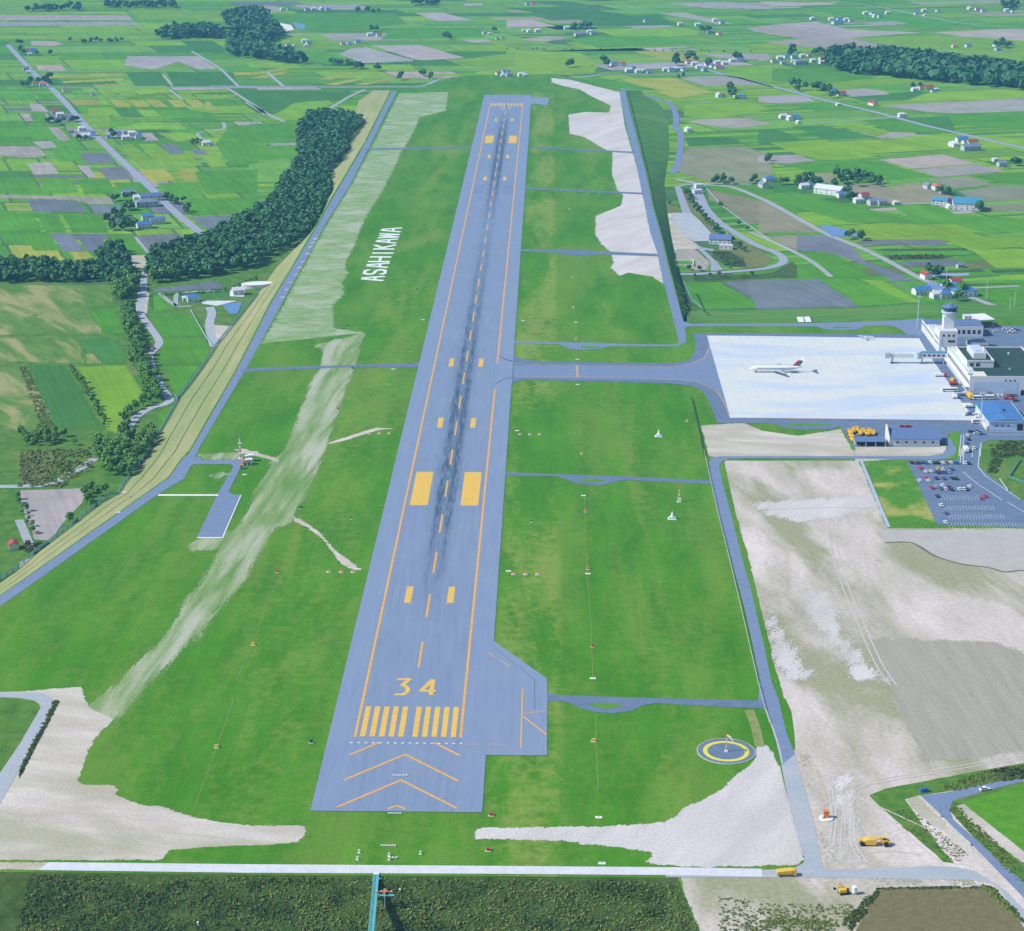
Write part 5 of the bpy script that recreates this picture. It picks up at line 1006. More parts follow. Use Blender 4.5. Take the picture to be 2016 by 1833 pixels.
part(o, 'tower_block', 'white_wall', (0,13,0,19,-.1,15.5)); parapet(o, 0, 13, 0, 19, 15.502, 16.3); part(o, 'block_roof', 'roof_white', (.6,12.4,.6,18.4,15.503,15.7))
windows(o, 's', 1.2, 12, 3, 12.2, 13.8, 0, 1.6); windows(o, 's', 5.5, 12, 1, 8, 9.6, 0, 5); windows(o, 'w', 2, 17, 4, 9, 11, 0, 1.8); windows(o, 'w', 2, 17, 4, 5, 7, 0, 1.8)
part(o, 'stair_slot', 'blue_wall', (.4,2.2,-.15,.02,0,11))
part(o, 'tower_shaft', 'white_wall', (4.5,12,10,17,15.71,24.8))
cx, cy = 8.8, 13.5
def disc(o, name, mat, r0, r1, z0, z1, n=16, cx=cx, cy=cy):
    m = MB(); m.tube((cx,cy,z0), (cx,cy,z1), r0, r1, n); return m.build(name, M[mat], o)
disc(o, 'gallery', 'white_wall', 4.2, 6.0, 24.803, 27.200); disc(o, 'gallery_rail', 'blue_wall', 6.1, 6.1, 27.203, 28.100)
disc(o, 'cab_glass', 'glass_dark', 4.4, 5.5, 28.103, 31.200); disc(o, 'cab_roof', 'roof_slate', 5.8, 5.2, 31.203, 32.100); disc(o, 'cab_cap', 'roof_slate', 3.0, 2.2, 32.103, 33.000)
m = MB(); m.tube((cx,cy,33.000), (cx,cy,36.800), .12, .06, 5); m.build('antenna', M['metal_pale'], o)
o = RE('airport_office', 339, 667.5); tag(o, 'long white airport office wing with slate blue roof north of the control tower', 'building')
part(o, 'wall', 'white_wall', (0,7.5,0,29.9,-.1,9), (0,42,29.95,50,-.1,8)); part(o, 'roof', 'roof_white', (.4,7.1,.4,29.5,9.002,9.3)); part(o, 'main_roof', 'roof_slate', (.3,41.7,30.3,49.7,8.002,8.5))
windows(o, 'w', 2, 48, 11, 5, 7, 0, 2.2); windows(o, 's', 22, 41, 5, 2, 5, 29.95, 2.2); part(o, 'garage_door', 'blue_wall', (10,20,29.85,29.94,.2,5))
part(o, 'roof_box', 'metal_pale', (2,4,5,8,9.31,10.8), (2.4,4.4,12,15,9.31,10.6), (3,5,20,22,9.31,10.5))
o = RE('annex', 371, 719); tag(o, 'small cream annex block behind the slate roofed office wing', 'building'); part(o, 'wall', 'cream_wall', (0,5.5,0,7,-.1,10)); part(o, 'roof', 'roof_white', (-.2,5.7,-.2,7.2,10.002,10.4)); windows(o, 's', 0, 5.5, 2, 7, 8.5, 0)
o = RE('canopy', 380, 722, rad(12)); tag(o, 'pale flat slab canopy on posts behind the office wing', 'canopy'); part(o, 'roof', 'slab_white', (0,16,0,20,6,6.5))
for a in (1, 15):
    for b in (1, 19): part(o, 'post', 'metal_pale', (a-.25,a+.25,b-.25,b+.25,-.1,5.997))
o = RE('link_corridor', 341, 617.6); tag(o, 'low white corridor linking the terminal to the control tower block', 'corridor'); part(o, 'wall', 'white_wall', (0,6,0,30,-.1,5)); part(o, 'roof', 'roof_grey', (.3,5.7,.3,29.7,5.002,5.2)); windows(o, 'w', 1, 29, 7, 2, 3.6, 0)
o = RE('service_block', 364, 655); tag(o, 'low grey roofed service building right of the control tower', 'building'); part(o, 'wall', 'grey_wall', (0,12,0,20,-.1,4)); part(o, 'roof', 'roof_grey', (-.4,12.4,-.4,20.4,4.002,4.5)); windows(o, 's', 1, 11, 4, 1.2, 3, 0)
o = RE('boarding_bridge', 339, 617); tag(o, 'white passenger boarding bridge reaching from the terminal over the apron', 'boarding bridge')
part(o, 'fixed_walkway', 'white_wall', (-18,-.05,0,4,4.2,8.2)); part(o, 'walkway_roof', 'roof_teal', (-18.2,-.2,-.2,4.2,8.202,8.5)); windows(o, 's', -17.5, -1, 5, 5.6, 7.0, 0, 2.2)
m = MB(); m.tube((-20.6,2,3.8), (-20.6,2,8.6), 2.9, 2.9, 14); m.build('rotunda', M['metal_pale'], o)
part(o, 'telescopic_tunnel', 'white_wall', (-36,-23.3,.6,3.4,4.4,7.4)); part(o, 'inner_tunnel', 'metal_pale', (-40,-36.003,.9,3.1,4.6,7.2)); part(o, 'cab', 'grey_wall', (-43.5,-40.003,-.2,4,4.2,7.8))
for xx in (-17, -9, -2): part(o, 'column', 'metal_pale', (xx-.3,xx+.3,.5,1.1,-.1,4.197), (xx-.3,xx+.3,2.9,3.5,-.1,4.197))
part(o, 'drive_leg', 'grey_wall', (-38.4,-37.4,.9,1.5,.9,4.5), (-38.4,-37.4,2.5,3.1,.9,4.5))
m = MB(); m.tube((-37.9,.5,.55), (-37.9,1.1,.55), .55, .55, 10); m.tube((-37.9,2.9,.55), (-37.9,3.5,.55), .55, .55, 10); m.build('wheel', M['tyre'], o)
o = RE('hangar', 335, 455.5); tag(o, 'blue roofed hangar at the right edge south of the terminal', 'hangar')
m = MB(); m.add([(0,0,-.1),(22,0,-.1),(22,42,-.1),(0,42,-.1),(0,0,6.2),(22,0,6.2),(22,42,6.2),(0,42,6.2),(11,0,7.2),(11,42,7.2)], [(0,1,5,8,4),(1,2,6,5),(2,3,7,9,6),(3,0,4,7),(0,3,2,1)]); m.build('wall', M['blue_wall'], o)
m = MB(); m.add([(-.8,-.8,6.2),(11,-.8,7.35),(11,42.8,7.35),(-.8,42.8,6.2),(22.8,-.8,6.2),(22.8,42.8,6.2)], [(0,1,2,3),(1,4,5,2)]); m.add([(-.8,-.8,6.0),(11,-.8,7.2),(11,42.8,7.2),(-.8,42.8,6.0),(22.8,-.8,6.0),(22.8,42.8,6.0)], [(3,2,1,0),(2,5,4,1)]); m.build('roof', M['roof_blue'], o)
part(o, 'fascia', 'white_wall', (-.8,22.8,-.95,-.803,5.9,6.3), (22.803,22.95,-.8,42.8,6.0,6.4)); part(o, 'door', 'dark_void', (17.6,21.2,-.12,-.004,0,4.2)); windows(o, 's', 3, 14, 3, 2.6, 3.6, 0, 1.4); part(o, 'roof_vent', 'dark_void', (12.5,14.2,20,21.2,7.1,7.9))
part(o, 'side_skirt', 'cream_wall', (-1.6,-.6,0,20,-.1,2.6))
o = RE('fire_garage', 267.6, 422); tag(o, 'long garage with slate roof, white front and white gable below the apron', 'garage')
m = MB(); m.add([(0,0,-.1),(30.4,0,-.1),(30.4,14.5,-.1),(0,14.5,-.1),(0,0,4.2),(30.4,0,4.2),(30.4,14.5,6.3),(0,14.5,6.3)], [(0,1,5,4),(1,2,6,5),(2,3,7,6),(3,0,4,7),(0,3,2,1)]); m.build('wall', M['white_wall'], o)
m = MB(); m.add([(.6,-.9,4.12),(31.2,-.9,4.12),(31.2,15.2,6.45),(.6,15.2,6.45),(.6,-.9,4.4),(31.2,-.9,4.4),(31.2,15.2,6.75),(.6,15.2,6.75)], [(0,3,2,1),(4,5,6,7),(0,1,5,4),(1,2,6,5),(2,3,7,6),(3,0,4,7)]); m.build('roof', M['roof_slate'], o)
m = MB(); m.add([(-.6,-.6,-.1),(-.6,15,-.1),(-.6,15,9.4),(-.6,12.5,9.6),(-.6,-.6,4.4),(-.01,-.6,-.1),(-.01,15,-.1),(-.01,15,9.4),(-.01,12.5,9.6),(-.01,-.6,4.4)], [(0,4,3,2,1),(5,6,7,8,9),(0,5,9,4),(4,9,8,3),(3,8,7,2),(2,7,6,1)]); m.build('gable_wall', M['cream_wall'], o)
windows(o, 's', 2, 29, 5, 1.6, 2.8, 0, 1.5)
o = RE('equipment_shed', 246.4, 419.8); tag(o, 'low open shed with slate roof left of the long garage', 'shed')
part(o, 'wall', 'grey_wall', (0,18.6,3.2,9.4,-.1,2.9)); part(o, 'roof', 'roof_slate', (-.4,19,-.4,9.8,3.003,3.3))
for i in range(4): part(o, 'post', 'grey_wall', (i*6.0,i*6.0+.5,0,.4,-.1,3.0))
part(o, 'open_bay', 'dark_void', (.6,18,3.0,3.19,0,2.6))
# floodlight masts
for v, u, hh, lb in ((336.5,721,24,'pale blue floodlight mast at the north corner of the office wing'),(332.5,468,20,'pale blue floodlight mast beside the blue hangar'),(338,533,15,'pale floodlight mast at the south west corner of the terminal')):
    o = RE('floodlight_mast', v, u); tag(o, lb, 'light mast', 'floodlight masts of the apron'); m = MB(); m.tube((0,0,-.1), (0,0,hh), .38, .22, 8); m.build('pole', M['metal_pale'], o); part(o, 'lamp_head', 'metal_pale', (-1.6,1.6,-.35,.35,hh+.003,hh+1.4))
# tall mast at the far end, poles on the plain
px, py = cpt(3,1,60,555); x_, y_ = G(px, py, 0)
def lattice(name, x_, y_, z_, hh, wd, label, cat, mats=('metal_pale','metal_pale'), bands=6, group=None):
    o = empty(name, (x_, y_, z_)); tag(o, label, cat, group); ms = [MB(), MB()]
    for b in range(bands):
        z0 = hh*b/bands; z1 = hh*(b+1)/bands; m = ms[b % 2]; w0 = wd*(1-.7*b/bands)/2; w1 = wd*(1-.7*(b+1)/bands)/2
        cs = [(-1,-1),(1,-1),(1,1),(-1,1)]; rr = max(.08, wd*.06)
        for i in range(4):
            a = cs[i]; c_ = cs[(i+1) % 4]
            m.tube((a[0]*w0,a[1]*w0,z0), (a[0]*w1,a[1]*w1,z1), rr, rr, 4, False); m.tube((a[0]*w0,a[1]*w0,z0), (c_[0]*w1,c_[1]*w1,z1), rr*.7, rr*.7, 4, False)
    ms[0].build('lower_frame', M[mats[0]], o); ms[1].build('banded_frame', M[mats[1]], o); return o
lattice('radio_mast', x_, y_, -.1, 36, 2.6, 'tall pale blue lattice mast standing past the far runway end', 'mast')
for (c, r, a, b), hh, lb in (((4,2,1730,570),16,'pale utility pole in the green field behind the hangar road'),((4,2,1942,640),14,'pale utility pole near the right border behind the terminal'),((4,2,1425,440),14,'thin pale utility pole above the farm behind the control tower'),((4,2,1905,690),14,'pale utility pole beside the parking area behind the terminal')):
    q = cpt(c, r, a, b); x_, y_ = G(*q, PLAIN); o = empty('utility_pole', (x_, y_, PLAIN)); tag(o, lb, 'pole', 'utility poles'); m = MB(); m.tube((0,0,-.3), (0,0,hh), .22, .14, 6); m.build('pole', M['metal_pale'], o); part(o, 'cross_arm', 'metal_pale', (-1.2,1.2,-.1,.1,hh-1.2,hh-.9))
# ---------------- aircraft ----------------
def airliner(loc, rz, label):
    o = empty('airliner', loc, rz); tag(o, label, 'airliner')
    st = [(18.3,-.3,.05,.05),(17.6,-.2,.7,.7),(16.2,0,1.3,1.35),(14.4,.1,1.62,1.75),(12,.15,1.67,1.8),(-8,.15,1.67,1.8),(-12,.45,1.4,1.45),(-16,.95,.7,.8),(-18.2,1.2,.15,.25)]
    m = MB(); rings = []
    for x_, zc, ry, rz_ in st: rings.append([(x_, ry*math.cos(t*math.pi/8), 2.9+zc+rz_*math.sin(t*math.pi/8)) for t in range(16)])
    m.loft(rings); m.build('fuselage', M['car_white'], o, smooth=True)
    m = MB()
    for s in (-1, 1): m.box(-9, 13.2, s*1.66-.05, s*1.66+.05, 3.25, 3.6)
    m.build('window_band', M['car_blue'], o)
    part(o, 'cockpit_window', 'glass_dark', (15.3,16.0,-1.0,1.0,3.75,4.15))
    for s in (-1, 1):
        m = MB(); a = [(3.5,s*1.2,2.0),(-3.2,s*1.2,2.0),(-5.6,s*14.2,2.8),(-4.0,s*14.2,2.8)]
        if s < 0: a = a[::-1]
        m.add(a+[(x_, y_, z_+.38 if abs(y_) < 5 else z_+.15) for x_, y_, z_ in a], [(0,1,2,3),(7,6,5,4),(0,4,5,1),(1,5,6,2),(2,6,7,3),(3,7,4,0)]); m.build('wing', M['metal_pale'] if 0 else M['car_silver'], o)
        m = MB(); m.tube((-7.5,s*2.75,3.6), (-12.6,s*2.75,3.75), .85, .62, 12); m.build('engine', M['car_silver'], o, smooth=False)
        part(o, 'pylon', 'car_white', (-11.6,-8.4,*sorted((s*1.3,s*2.1)),3.5,3.8))
    def fin(name, mat, x0, x1, x2, x3, z0, z1, t=.22):
        m = MB(); q = [(x0,z0),(x1,z0),(x2,z1),(x3,z1)]
        m.add([(a, -t, b) for a, b in q]+[(a, t, b) for a, b in q], [(0,1,2,3),(7,6,5,4),(0,4,5,1),(1,5,6,2),(2,6,7,3),(3,7,4,0)]); return m.build(name, M[mat], o)
    fin('fin_front', 'magenta_paint', -11.2, -14.0, -17.2, -15.2, 4.5, 8.6); fin('fin_rear', 'green_paint', -14.02, -16.6, -19.2, -17.22, 4.7, 8.6); fin('fin_tip', 'car_white', -15.4, -19.2, -19.7, -16.0, 8.603, 9.3)
    m = MB(); m.add([(-15.6,0,9.31),(-18.4,-5.6,9.35),(-20.0,-5.6,9.35),(-19.4,0,9.31),(-20.0,5.6,9.35),(-18.4,5.6,9.35)], [(0,5,4,3),(0,3,2,1)]); m.add([(-15.6,0,9.6),(-18.4,-5.6,9.5),(-20.0,-5.6,9.5),(-19.4,0,9.6),(-20.0,5.6,9.5),(-18.4,5.6,9.5)], [(3,4,5,0),(1,2,3,0)]); m.build('tailplane', M['car_white'], o)
    for nm, x_, ys in (('nose_gear', 13.6, (0,)), ('main_gear', -1.2, (-2.5, 2.5))):
        for yy in ys:
            g_ = MB(); g_.tube((x_,yy,.6), (x_,yy,2.2), .12, .12, 6); g = g_.build(nm, M['metal_pale'], o)
            w_ = MB(); w_.tube((x_,yy-.4,.55), (x_,yy+.4,.55), .55, .55, 12); w_.build('wheel', M['tyre'], g)
    return o
x_, y_ = G(1527, 733.5); airliner((x_, y_, .17), math.pi, 'white twin engined jet airliner with magenta and green tail parked on the pale apron')
x_, y_ = G(1704, 668.5); o = empty('light_aircraft', (x_, y_, .17), rad(80)); tag(o, 'small white high wing light aircraft at the far edge of the apron', 'light aircraft')
m = MB(); m.loft([[(x0, r_*math.cos(t*math.pi/5), 1.4+zc+r_*1.1*math.sin(t*math.pi/5)) for t in range(10)] for x0, zc, r_ in ((2.6,0,.25),(2.2,0,.5),(.8,.2,.62),(-.8,.2,.55),(-4.6,.35,.12))]); m.build('fuselage', M['car_white'], o)
part(o, 'wing', 'car_white', (-.6,.9,-5.6,5.6,2.25,2.42)); part(o, 'tailplane', 'car_white', (-4.9,-4.1,-1.7,1.7,1.75,1.85)); part(o, 'fin', 'red_paint', (-4.9,-4.0,-.06,.06,1.86,3.0)); part(o, 'windscreen', 'glass_dark', (.85,1.35,-.45,.45,1.75,2.2))
m = MB(); m.tube((1.8,-.1,.2), (1.8,.1,.2), .22, .22, 8); m.tube((-.2,-1.2,.22), (-.2,-1.0,.22), .24, .24, 8); m.tube((-.2,1.0,.22), (-.2,1.2,.22), .24, .24, 8); m.build('wheel', M['tyre'], o); m = MB(); m.tube((1.8,0,.3), (1.8,0,1.1), .06, .06, 5); m.tube((-.2,0,1.0), (-.2,1.1,.3), .06, .06, 5); m.tube((-.2,0,1.0), (-.2,-1.1,.3), .06, .06, 5); m.build('landing_gear', M['metal_pale'], o)
# ---------------- road vehicles ----------------
def wheel_me(r_, wd): m = MB(); m.tube((0,-wd/2,0), (0,wd/2,0), r_, r_, 10); return m.mesh('wheel', M['tyre'])
WM = wheel_me(.33, .22); WB = wheel_me(.5, .3); WH = wheel_me(.95, .7)
def wheels(o, me, xs, yh, r_):
    for x_ in xs:
        for s in (-1, 1): c = bpy.data.objects.new('wheel', me); COL.objects.link(c); c.parent = o; c.location = (x_, s*yh, r_)
VM = {}
def sec(m, prof, wd, inset=0):
    n = len(prof); m.add([(x_, -wd, z_) for x_, z_ in prof]+[(x_, wd, z_) for x_, z_ in prof], [tuple(range(n)), tuple(range(2*n-1, n-1, -1))]+[((i+1) % n, i, n+i, n+(i+1) % n) for i in range(n)])
def car(x_, y_, rz, paint, label, group='parked cars', z=.13):
    if ('car', paint) not in VM:
        m = MB(); sec(m, [(2.15,.32),(2.2,.62),(1.3,.82),(-1.75,.88),(-2.15,.8),(-2.18,.32)], .82); sec(m, [(.32,1.383),(-1.1,1.383),(-1.18,1.36),(.4,1.36)], .62)
        g_ = MB(); sec(g_, [(1.05,.80),(.40,1.37),(-1.12,1.37),(-1.7,.86)], .70)
        VM[('car', paint)] = (m.mesh('body', M[paint]), g_.mesh('cabin_glass', M['glass_dark']))
        r_ = MB(); r_.box(-1.12,.42,-.70,.70,1.374,1.43); VM[('roof', paint)] = r_.mesh('roof', M[paint])
    b, g_ = VM[('car', paint)]; o = empty('car', (x_, y_, z), rz); tag(o, label, 'car', group)
    for nm, me in (('body', b), ('cabin_glass', g_), ('roof', VM[('roof', paint)])): c = bpy.data.objects.new(nm, me); COL.objects.link(c); c.parent = o
    wheels(o, WM, (1.35, -1.3), .78, .33); return o
def bus(x_, y_, rz, paint, label, L=8.5, hh=2.9, z=.13, group=None, cat='bus', name='bus'):
    o = empty(name, (x_, y_, z), rz); tag(o, label, cat, group)
    m = MB(); sec(m, [(L/2,.45),(L/2,1.5),(L/2-.35,hh),(-L/2,hh),(-L/2,.45)], 1.2); m.build('body', M[paint], o)
    m = MB(); m.box(-L/2+.4, L/2-.6, -1.23, -1.203, 1.45, 2.25); m.box(-L/2+.4, L/2-.6, 1.203, 1.23, 1.45, 2.25); m.build('side_window', M['glass_dark'], o); part(o, 'windscreen', 'glass_dark', (L/2-.25,L/2+.02,-1.05,1.05,1.5,2.3)) 
    wheels(o, WB, (L/2-1.9, -L/2+1.9), 1.05, .5); return o
def truck(x_, y_, rz, cab, bed, label, L=7, z=.13, load=1.2, name='truck', cat='truck', group=None):
    o = empty(name, (x_, y_, z), rz); tag(o, label, cat, group)
    m = MB(); sec(m, [(L/2,.55),(L/2,1.7),(L/2-.4,2.5),(L/2-1.7,2.5),(L/2-1.7,.55)], 1.1); m.build('cab', M[cab], o); part(o, 'windscreen', 'glass_dark', (L/2-.28,L/2-.02,-.95,.95,1.65,2.25))
    part(o, 'load_bed', bed, (-L/2,L/2-1.8,-1.15,1.15,.85,.85+load)); part(o, 'chassis', 'dark_void', (-L/2,L/2-1.75,-.5,.5,.5,.847)); wheels(o, WB, (L/2-1.2, -L/2+1.3), .95, .5); return o
rows = {
 'back row of the car park': [(1160,115,'k'),(1186,117,'m'),(1211,117,'k'),(1240,113,'b'),(1274,117,'b'),(1302,113,'w'),(1331,117,'k'),(1360,117,'k'),(1401,116,'w'),(1428,117,'m'),(1460,115,'w'),(1488,116,'b'),(1512,117,'b')],
 'second row of the car park': [(1230,158,'m'),(1362,160,'y'),(1397,165,'w'),(1466,166,'b')],
 'third row of the car park': [(1270,182,'w'),(1308,181,'w'),(1360,190,'k'),(1387,188,'b'),(1415,188,'b'),(1442,186,'s')],
 'fourth row of the car park': [(1222,252,'w'),(1275,231,'m'),(1290,251,'w'),(1350,234,'k'),(1406,236,'b'),(1470,234,'k'),(1500,237,'k')],
 'fifth row of the car park': [(1315,305,'r'),(1345,298,'s'),(1385,312,'b'),(1397,288,'w'),(1418,314,'w'),(1448,302,'k'),(1464,320,'k'),(1525,316,'w'),(1556,316,'w'),(1582,320,'k'),(1602,296,'w')],
 'empty middle of the car park': [(1358,370,'k'),(1690,387,'m'),(1720,371,'m'),(1388,438,'w'),(1422,500,'b'),(1420,568,'w')]}
CP = dict(k='car_black', m='magenta_paint', b='car_blue', w='car_white', y='yellow_paint', s='car_silver', r='red_paint'); CN = dict(k='black', m='magenta', b='blue', w='white', y='yellow', s='silver', r='red')
def carlist(lst, place, c, r, head, group, z=.13):
    cnt = {}
    for t in lst: cnt.setdefault(t[2], []).append(t)
    for k_, l_ in cnt.items():
        l_.sort(key=lambda t: t[0])
        for i, (x_, y_, _) in enumerate(l_):
            q = G(*cpt(c, r, x_, y_)); nm = CN[k_]
            lb = ('the only %s car' % nm if len(l_) == 1 else '%s %s car from the left' % (ord_(i+1), nm))+' in the '+place
            car(q[0], q[1], head+rt.uniform(-.06,.06), CP[k_], lb, group, z)
for k_, l_ in rows.items(): carlist(l_, k_, 4, 3, rad(100)-RA, 'cars in the car park')
E5 = lambda x_, y_: (1838.7+x_*.08916, 784.5+y_*.08916); E1 = lambda x_, y_: (1781.5+x_*.11634, 588.4+y_*.11634)
carlist([(*E5(820,748),'k'),(*E5(955,748),'k'),(*E5(955,790),'w'),(*E5(1060,806),'b')], 'queue at the top of the approach road', 0, 0, rad(2), 'cars on the approach road')
carlist([(*E5(740,832),'w'),(*E5(760,920),'k'),(*E5(718,1003),'b')], 'left lane of the approach road above the yellow truck', 0, 0, rad(90), 'cars on the approach road')
carlist([(*E5(880,1110),'w'),(*E5(680,1445),'w'),(*E5(768,1450),'k')], 'lower approach road beside the green bank', 0, 0, rad(90), 'cars on the approach road')
carlist([(*E1(1460,492),'m'),(*E1(1540,562),'w'),(*E1(1700,512),'w'),(*E1(1760,524),'w'),(*E1(1820,542),'w'),(*E1(1870,516),'s'),(*E1(1780,572),'w'),(*E1(1870,572),'w'),(*E1(1340,604),'s'),(*E1(1900,545),'b')], 'parking area behind the terminal', 0, 0, rad(8), 'cars behind the terminal')
carlist([(1660,1306,'k'),(1690,1306,'b'),(1718,1306,'k'),(1742,1306,'s'),(1780,1306,'y'),(1818,1306,'w'),(1848,1306,'w'),(1890,1306,'m'),(1922,1306,'k'),(1950,1306,'b')], 'row along the south wall of the terminal', 4, 2, rad(85), 'cars along the terminal wall')
carlist([(1885,1330,'r'),(1935,1331,'r'),(1800,1332,'s'),(1955,1347,'k')], 'second row beside the blue hangar', 4, 2, rad(5), 'cars along the terminal wall')
for i, (a, b) in enumerate([(1672,1332),(1740,1330)]): q = G(*cpt(4,2,a,b)); bus(q[0], q[1], rad(3), 'car_white', ['left','right'][i]+' white bus parked between the terminal and the blue hangar', 8.8, group='white buses')
carlist([(1095,1541,'r'),(1140,1541,'r')], 'dark asphalt behind the long garage', 4, 2, rad(4), 'red cars by the garage')
q = G(*E5(700,1165)); truck(q[0], q[1], rad(90), 'yellow_paint', 'car_white', 'truck with yellow cab and white body on the approach road', 8, load=2)
q = G(*cpt(1,2,1206,975), PLAIN); car(q[0], q[1], rad(110), 'red_paint', 'small red car beside the bend of the valley road', None, PLAIN+.08)
q = G(*cpt(4,4,1718,697)); car(q[0], q[1], rad(15), 'car_white', 'white car driving on the lane at the lower right', None, .16)
q = G(*cpt(4,2,45,80), PLAIN); car(q[0], q[1], rad(140), 'magenta_paint', 'lone dark red car on the lane left of the blue pond', None, PLAIN+.08)
# apron ground equipment
for a, b, paint, bed, L, hd, lb, cat, nm in ((1382,1158,'red_paint','car_white',8,0,'red and white tanker nearest the boarding bridge','truck','tanker'),(1470,1195,'orange_paint','yellow_paint',5,70,'orange and yellow loader beside the terminal canopy','loader','loader'),(1490,1222,'car_white','red_paint',7.5,0,'white truck with red body parked beside the terminal wall','truck','truck'),
    (1540,1302,'car_white','car_silver',7,10,'white truck with silver bed left of the big yellow truck','truck','truck'),(1500,1325,'car_blue','car_white',5,0,'small truck with blue cab at the apron edge','truck','truck'),(1604,1320,'yellow_paint','yellow_paint',10,92,'large yellow high lift truck beside the terminal corner','truck','high_lift_truck'),
    (1660,1452,'car_white','car_white',7,5,'all white truck left of the blue hangar','truck','truck'),(1600,1452,'car_white','car_blue',7,185,'white truck with blue bed at the apron corner','truck','truck'),(1668,1480,'red_paint','car_white',5,10,'small truck with red cab beside the hangar corner','truck','truck'),(1730,1500,'yellow_paint','orange_paint',3.6,80,'tiny yellow tug by the corner of the blue hangar','tug','tug')):
    q = G(*cpt(4,2,a,b)); truck(q[0], q[1], rad(hd), paint, bed, lb, L, .17, 1.3 if L < 9 else 2.4, nm, cat, 'apron service vehicles')
q = G(*cpt(4,2,1450,1272)); bus(q[0], q[1], rad(2), 'car_white', 'long white apron bus standing near the terminal', 11, 2.6, .17, 'apron service vehicles')
q = G(*cpt(4,2,1672,1512)); bus(q[0], q[1], rad(4), 'car_white', 'wide white van body vehicle by the small green island', 9, 2.8, .17, 'apron service vehicles')
for i in range(3):
    q = G(*cpt(4,2,1565+i*26,1385)); o = empty('cargo_dolly', (q[0], q[1], .17), rad(100)); tag(o, ['left','middle','right'][i]+' of three pale baggage dollies on the apron edge', 'dolly', 'pale baggage dollies'); part(o, 'deck', 'car_white', (-4,4,-1.1,1.1,.7,1.1)); part(o, 'rail', 'metal_pale', (-4,-3.8,-1.1,1.1,1.103,1.9), (3.8,4,-1.1,1.1,1.103,1.9)); wheels(o, WM, (2.6,-2.6), .95, .33)
# yellow snow ploughs
pl_ = [(698,1592),(722,1578),(746,1574),(772,1600),(800,1588),(824,1602),(848,1586),(870,1598),(706,1622),(716,1648)]
for i, (a, b) in enumerate(pl_):
    q = G(*cpt(4,2,a,b)); o = truck(q[0], q[1], rad(rt.choice((80,95,260))), 'yellow_paint', 'yellow_paint', '%s yellow snow plough from the left behind the open shed' % ord_(i+1) if i < 8 else '%s yellow snow plough standing left of the open shed' % ('upper' if i == 8 else 'lower'), 6.5, .17, 1.1, 'snow_plough', 'snow plough', 'yellow snow ploughs')
    m = MB(); m.add([(3.9,-1.5,.2),(4.3,1.5,.2),(4.1,1.5,1.3),(3.7,-1.5,1.3),(4.0,-1.5,.2),(4.4,1.5,.2),(4.2,1.5,1.3),(3.8,-1.5,1.3)], [(0,1,2,3),(7,6,5,4),(0,4,5,1),(2,6,7,3),(0,3,7,4),(1,5,6,2)]); m.build('plough_blade', M['orange_paint'], o)
# ---------------- construction plant ----------------
q = G(*cpt(4,4,872,1110)); o = empty('motor_scraper', (q[0], q[1], .05), rad(-4)); tag(o, 'large yellow motor scraper on the bare earth at the lower right', 'scraper')
m = MB(); sec(m, [(-3.9,.9),(-4.2,2.0),(-2.2,2.6),(.8,2.7),(1.2,1.6),(.6,.6),(-2.6,.6)], 1.5); m.build('bowl', M['paint_yellow'], o)
m = MB(); sec(m, [(1.3,2.3),(1.0,2.9),(2.6,3.1),(3.4,2.4),(3.2,1.4),(2.6,1.4),(2.5,2.3)], .45); m.build('gooseneck', M['yellow_paint'], o)
m = MB(); sec(m, [(3.3,1.0),(3.3,2.2),(4.6,2.4),(6.0,1.9),(6.1,1.0)], 1.0); m.build('tractor_body', M['yellow_paint'], o); part(o, 'cab', 'glass_dark', (3.4,4.4,-.7,.7,2.25,3.3)); part(o, 'cab_roof', 'yellow_paint', (3.2,4.6,-.85,.85,3.303,3.5)); part(o, 'engine_cover', 'yellow_paint', (-5.4,-4.2,-.9,.9,1.0,2.2))
wheels(o, WH, (4.6,-4.2), 1.35, .95)
q = G(*cpt(4,4,212,1345)); o = truck(q[0], q[1], rad(2), 'yellow_paint', 'yellow_paint', 'yellow dump truck driving along the grey perimeter road', 7, .12, .6, 'dump_truck', 'dump truck'); m = MB(); sec(m, [(1.6,1.46),(2.0,2.6),(-3.6,2.1),(-3.3,1.46)], 1.25); m.build('tipper_body', M['paint_yellow'], o)
q = G(*cpt(4,4,650,1480)); o = empty('excavator', (q[0], q[1], .04), rad(8)); tag(o, 'small yellow excavator parked at the bottom edge of the works', 'excavator')
for s in (-1, 1): part(o, 'track', 'tyre', (-1.7,1.7,*sorted((s*.7,s*1.3)),0,.8))
part(o, 'body', 'yellow_paint', (-1.9,.6,-1.1,1.1,.9,2.0)); part(o, 'cab', 'glass_dark', (.603,1.5,-1.0,.1,.95,2.6)); part(o, 'cab_roof', 'yellow_paint', (.5,1.6,-1.1,.2,2.603,2.8))
m = MB(); m.tube((.4,.6,1.7), (-1.8,.7,3.9), .28, .22, 6); m.tube((-1.8,.7,3.9), (-3.2,.7,2.2), .2, .15, 6); m.build('boom', M['yellow_paint'], o); part(o, 'bucket', 'dark_void', (-3.7,-2.9,.3,1.1,1.5,2.25))
q = G(*cpt(4,4,726,1484)); o = empty('water_tank', (q[0], q[1], .04)); tag(o, 'white upright tank on stand right of the yellow excavator', 'tank'); m = MB(); m.tube((0,0,.8), (0,0,3.0), .95, .95, 12); m.build('drum', M['car_white'], o); part(o, 'stand', 'grey_wall', (-.8,.8,-.8,.8,0,.797))
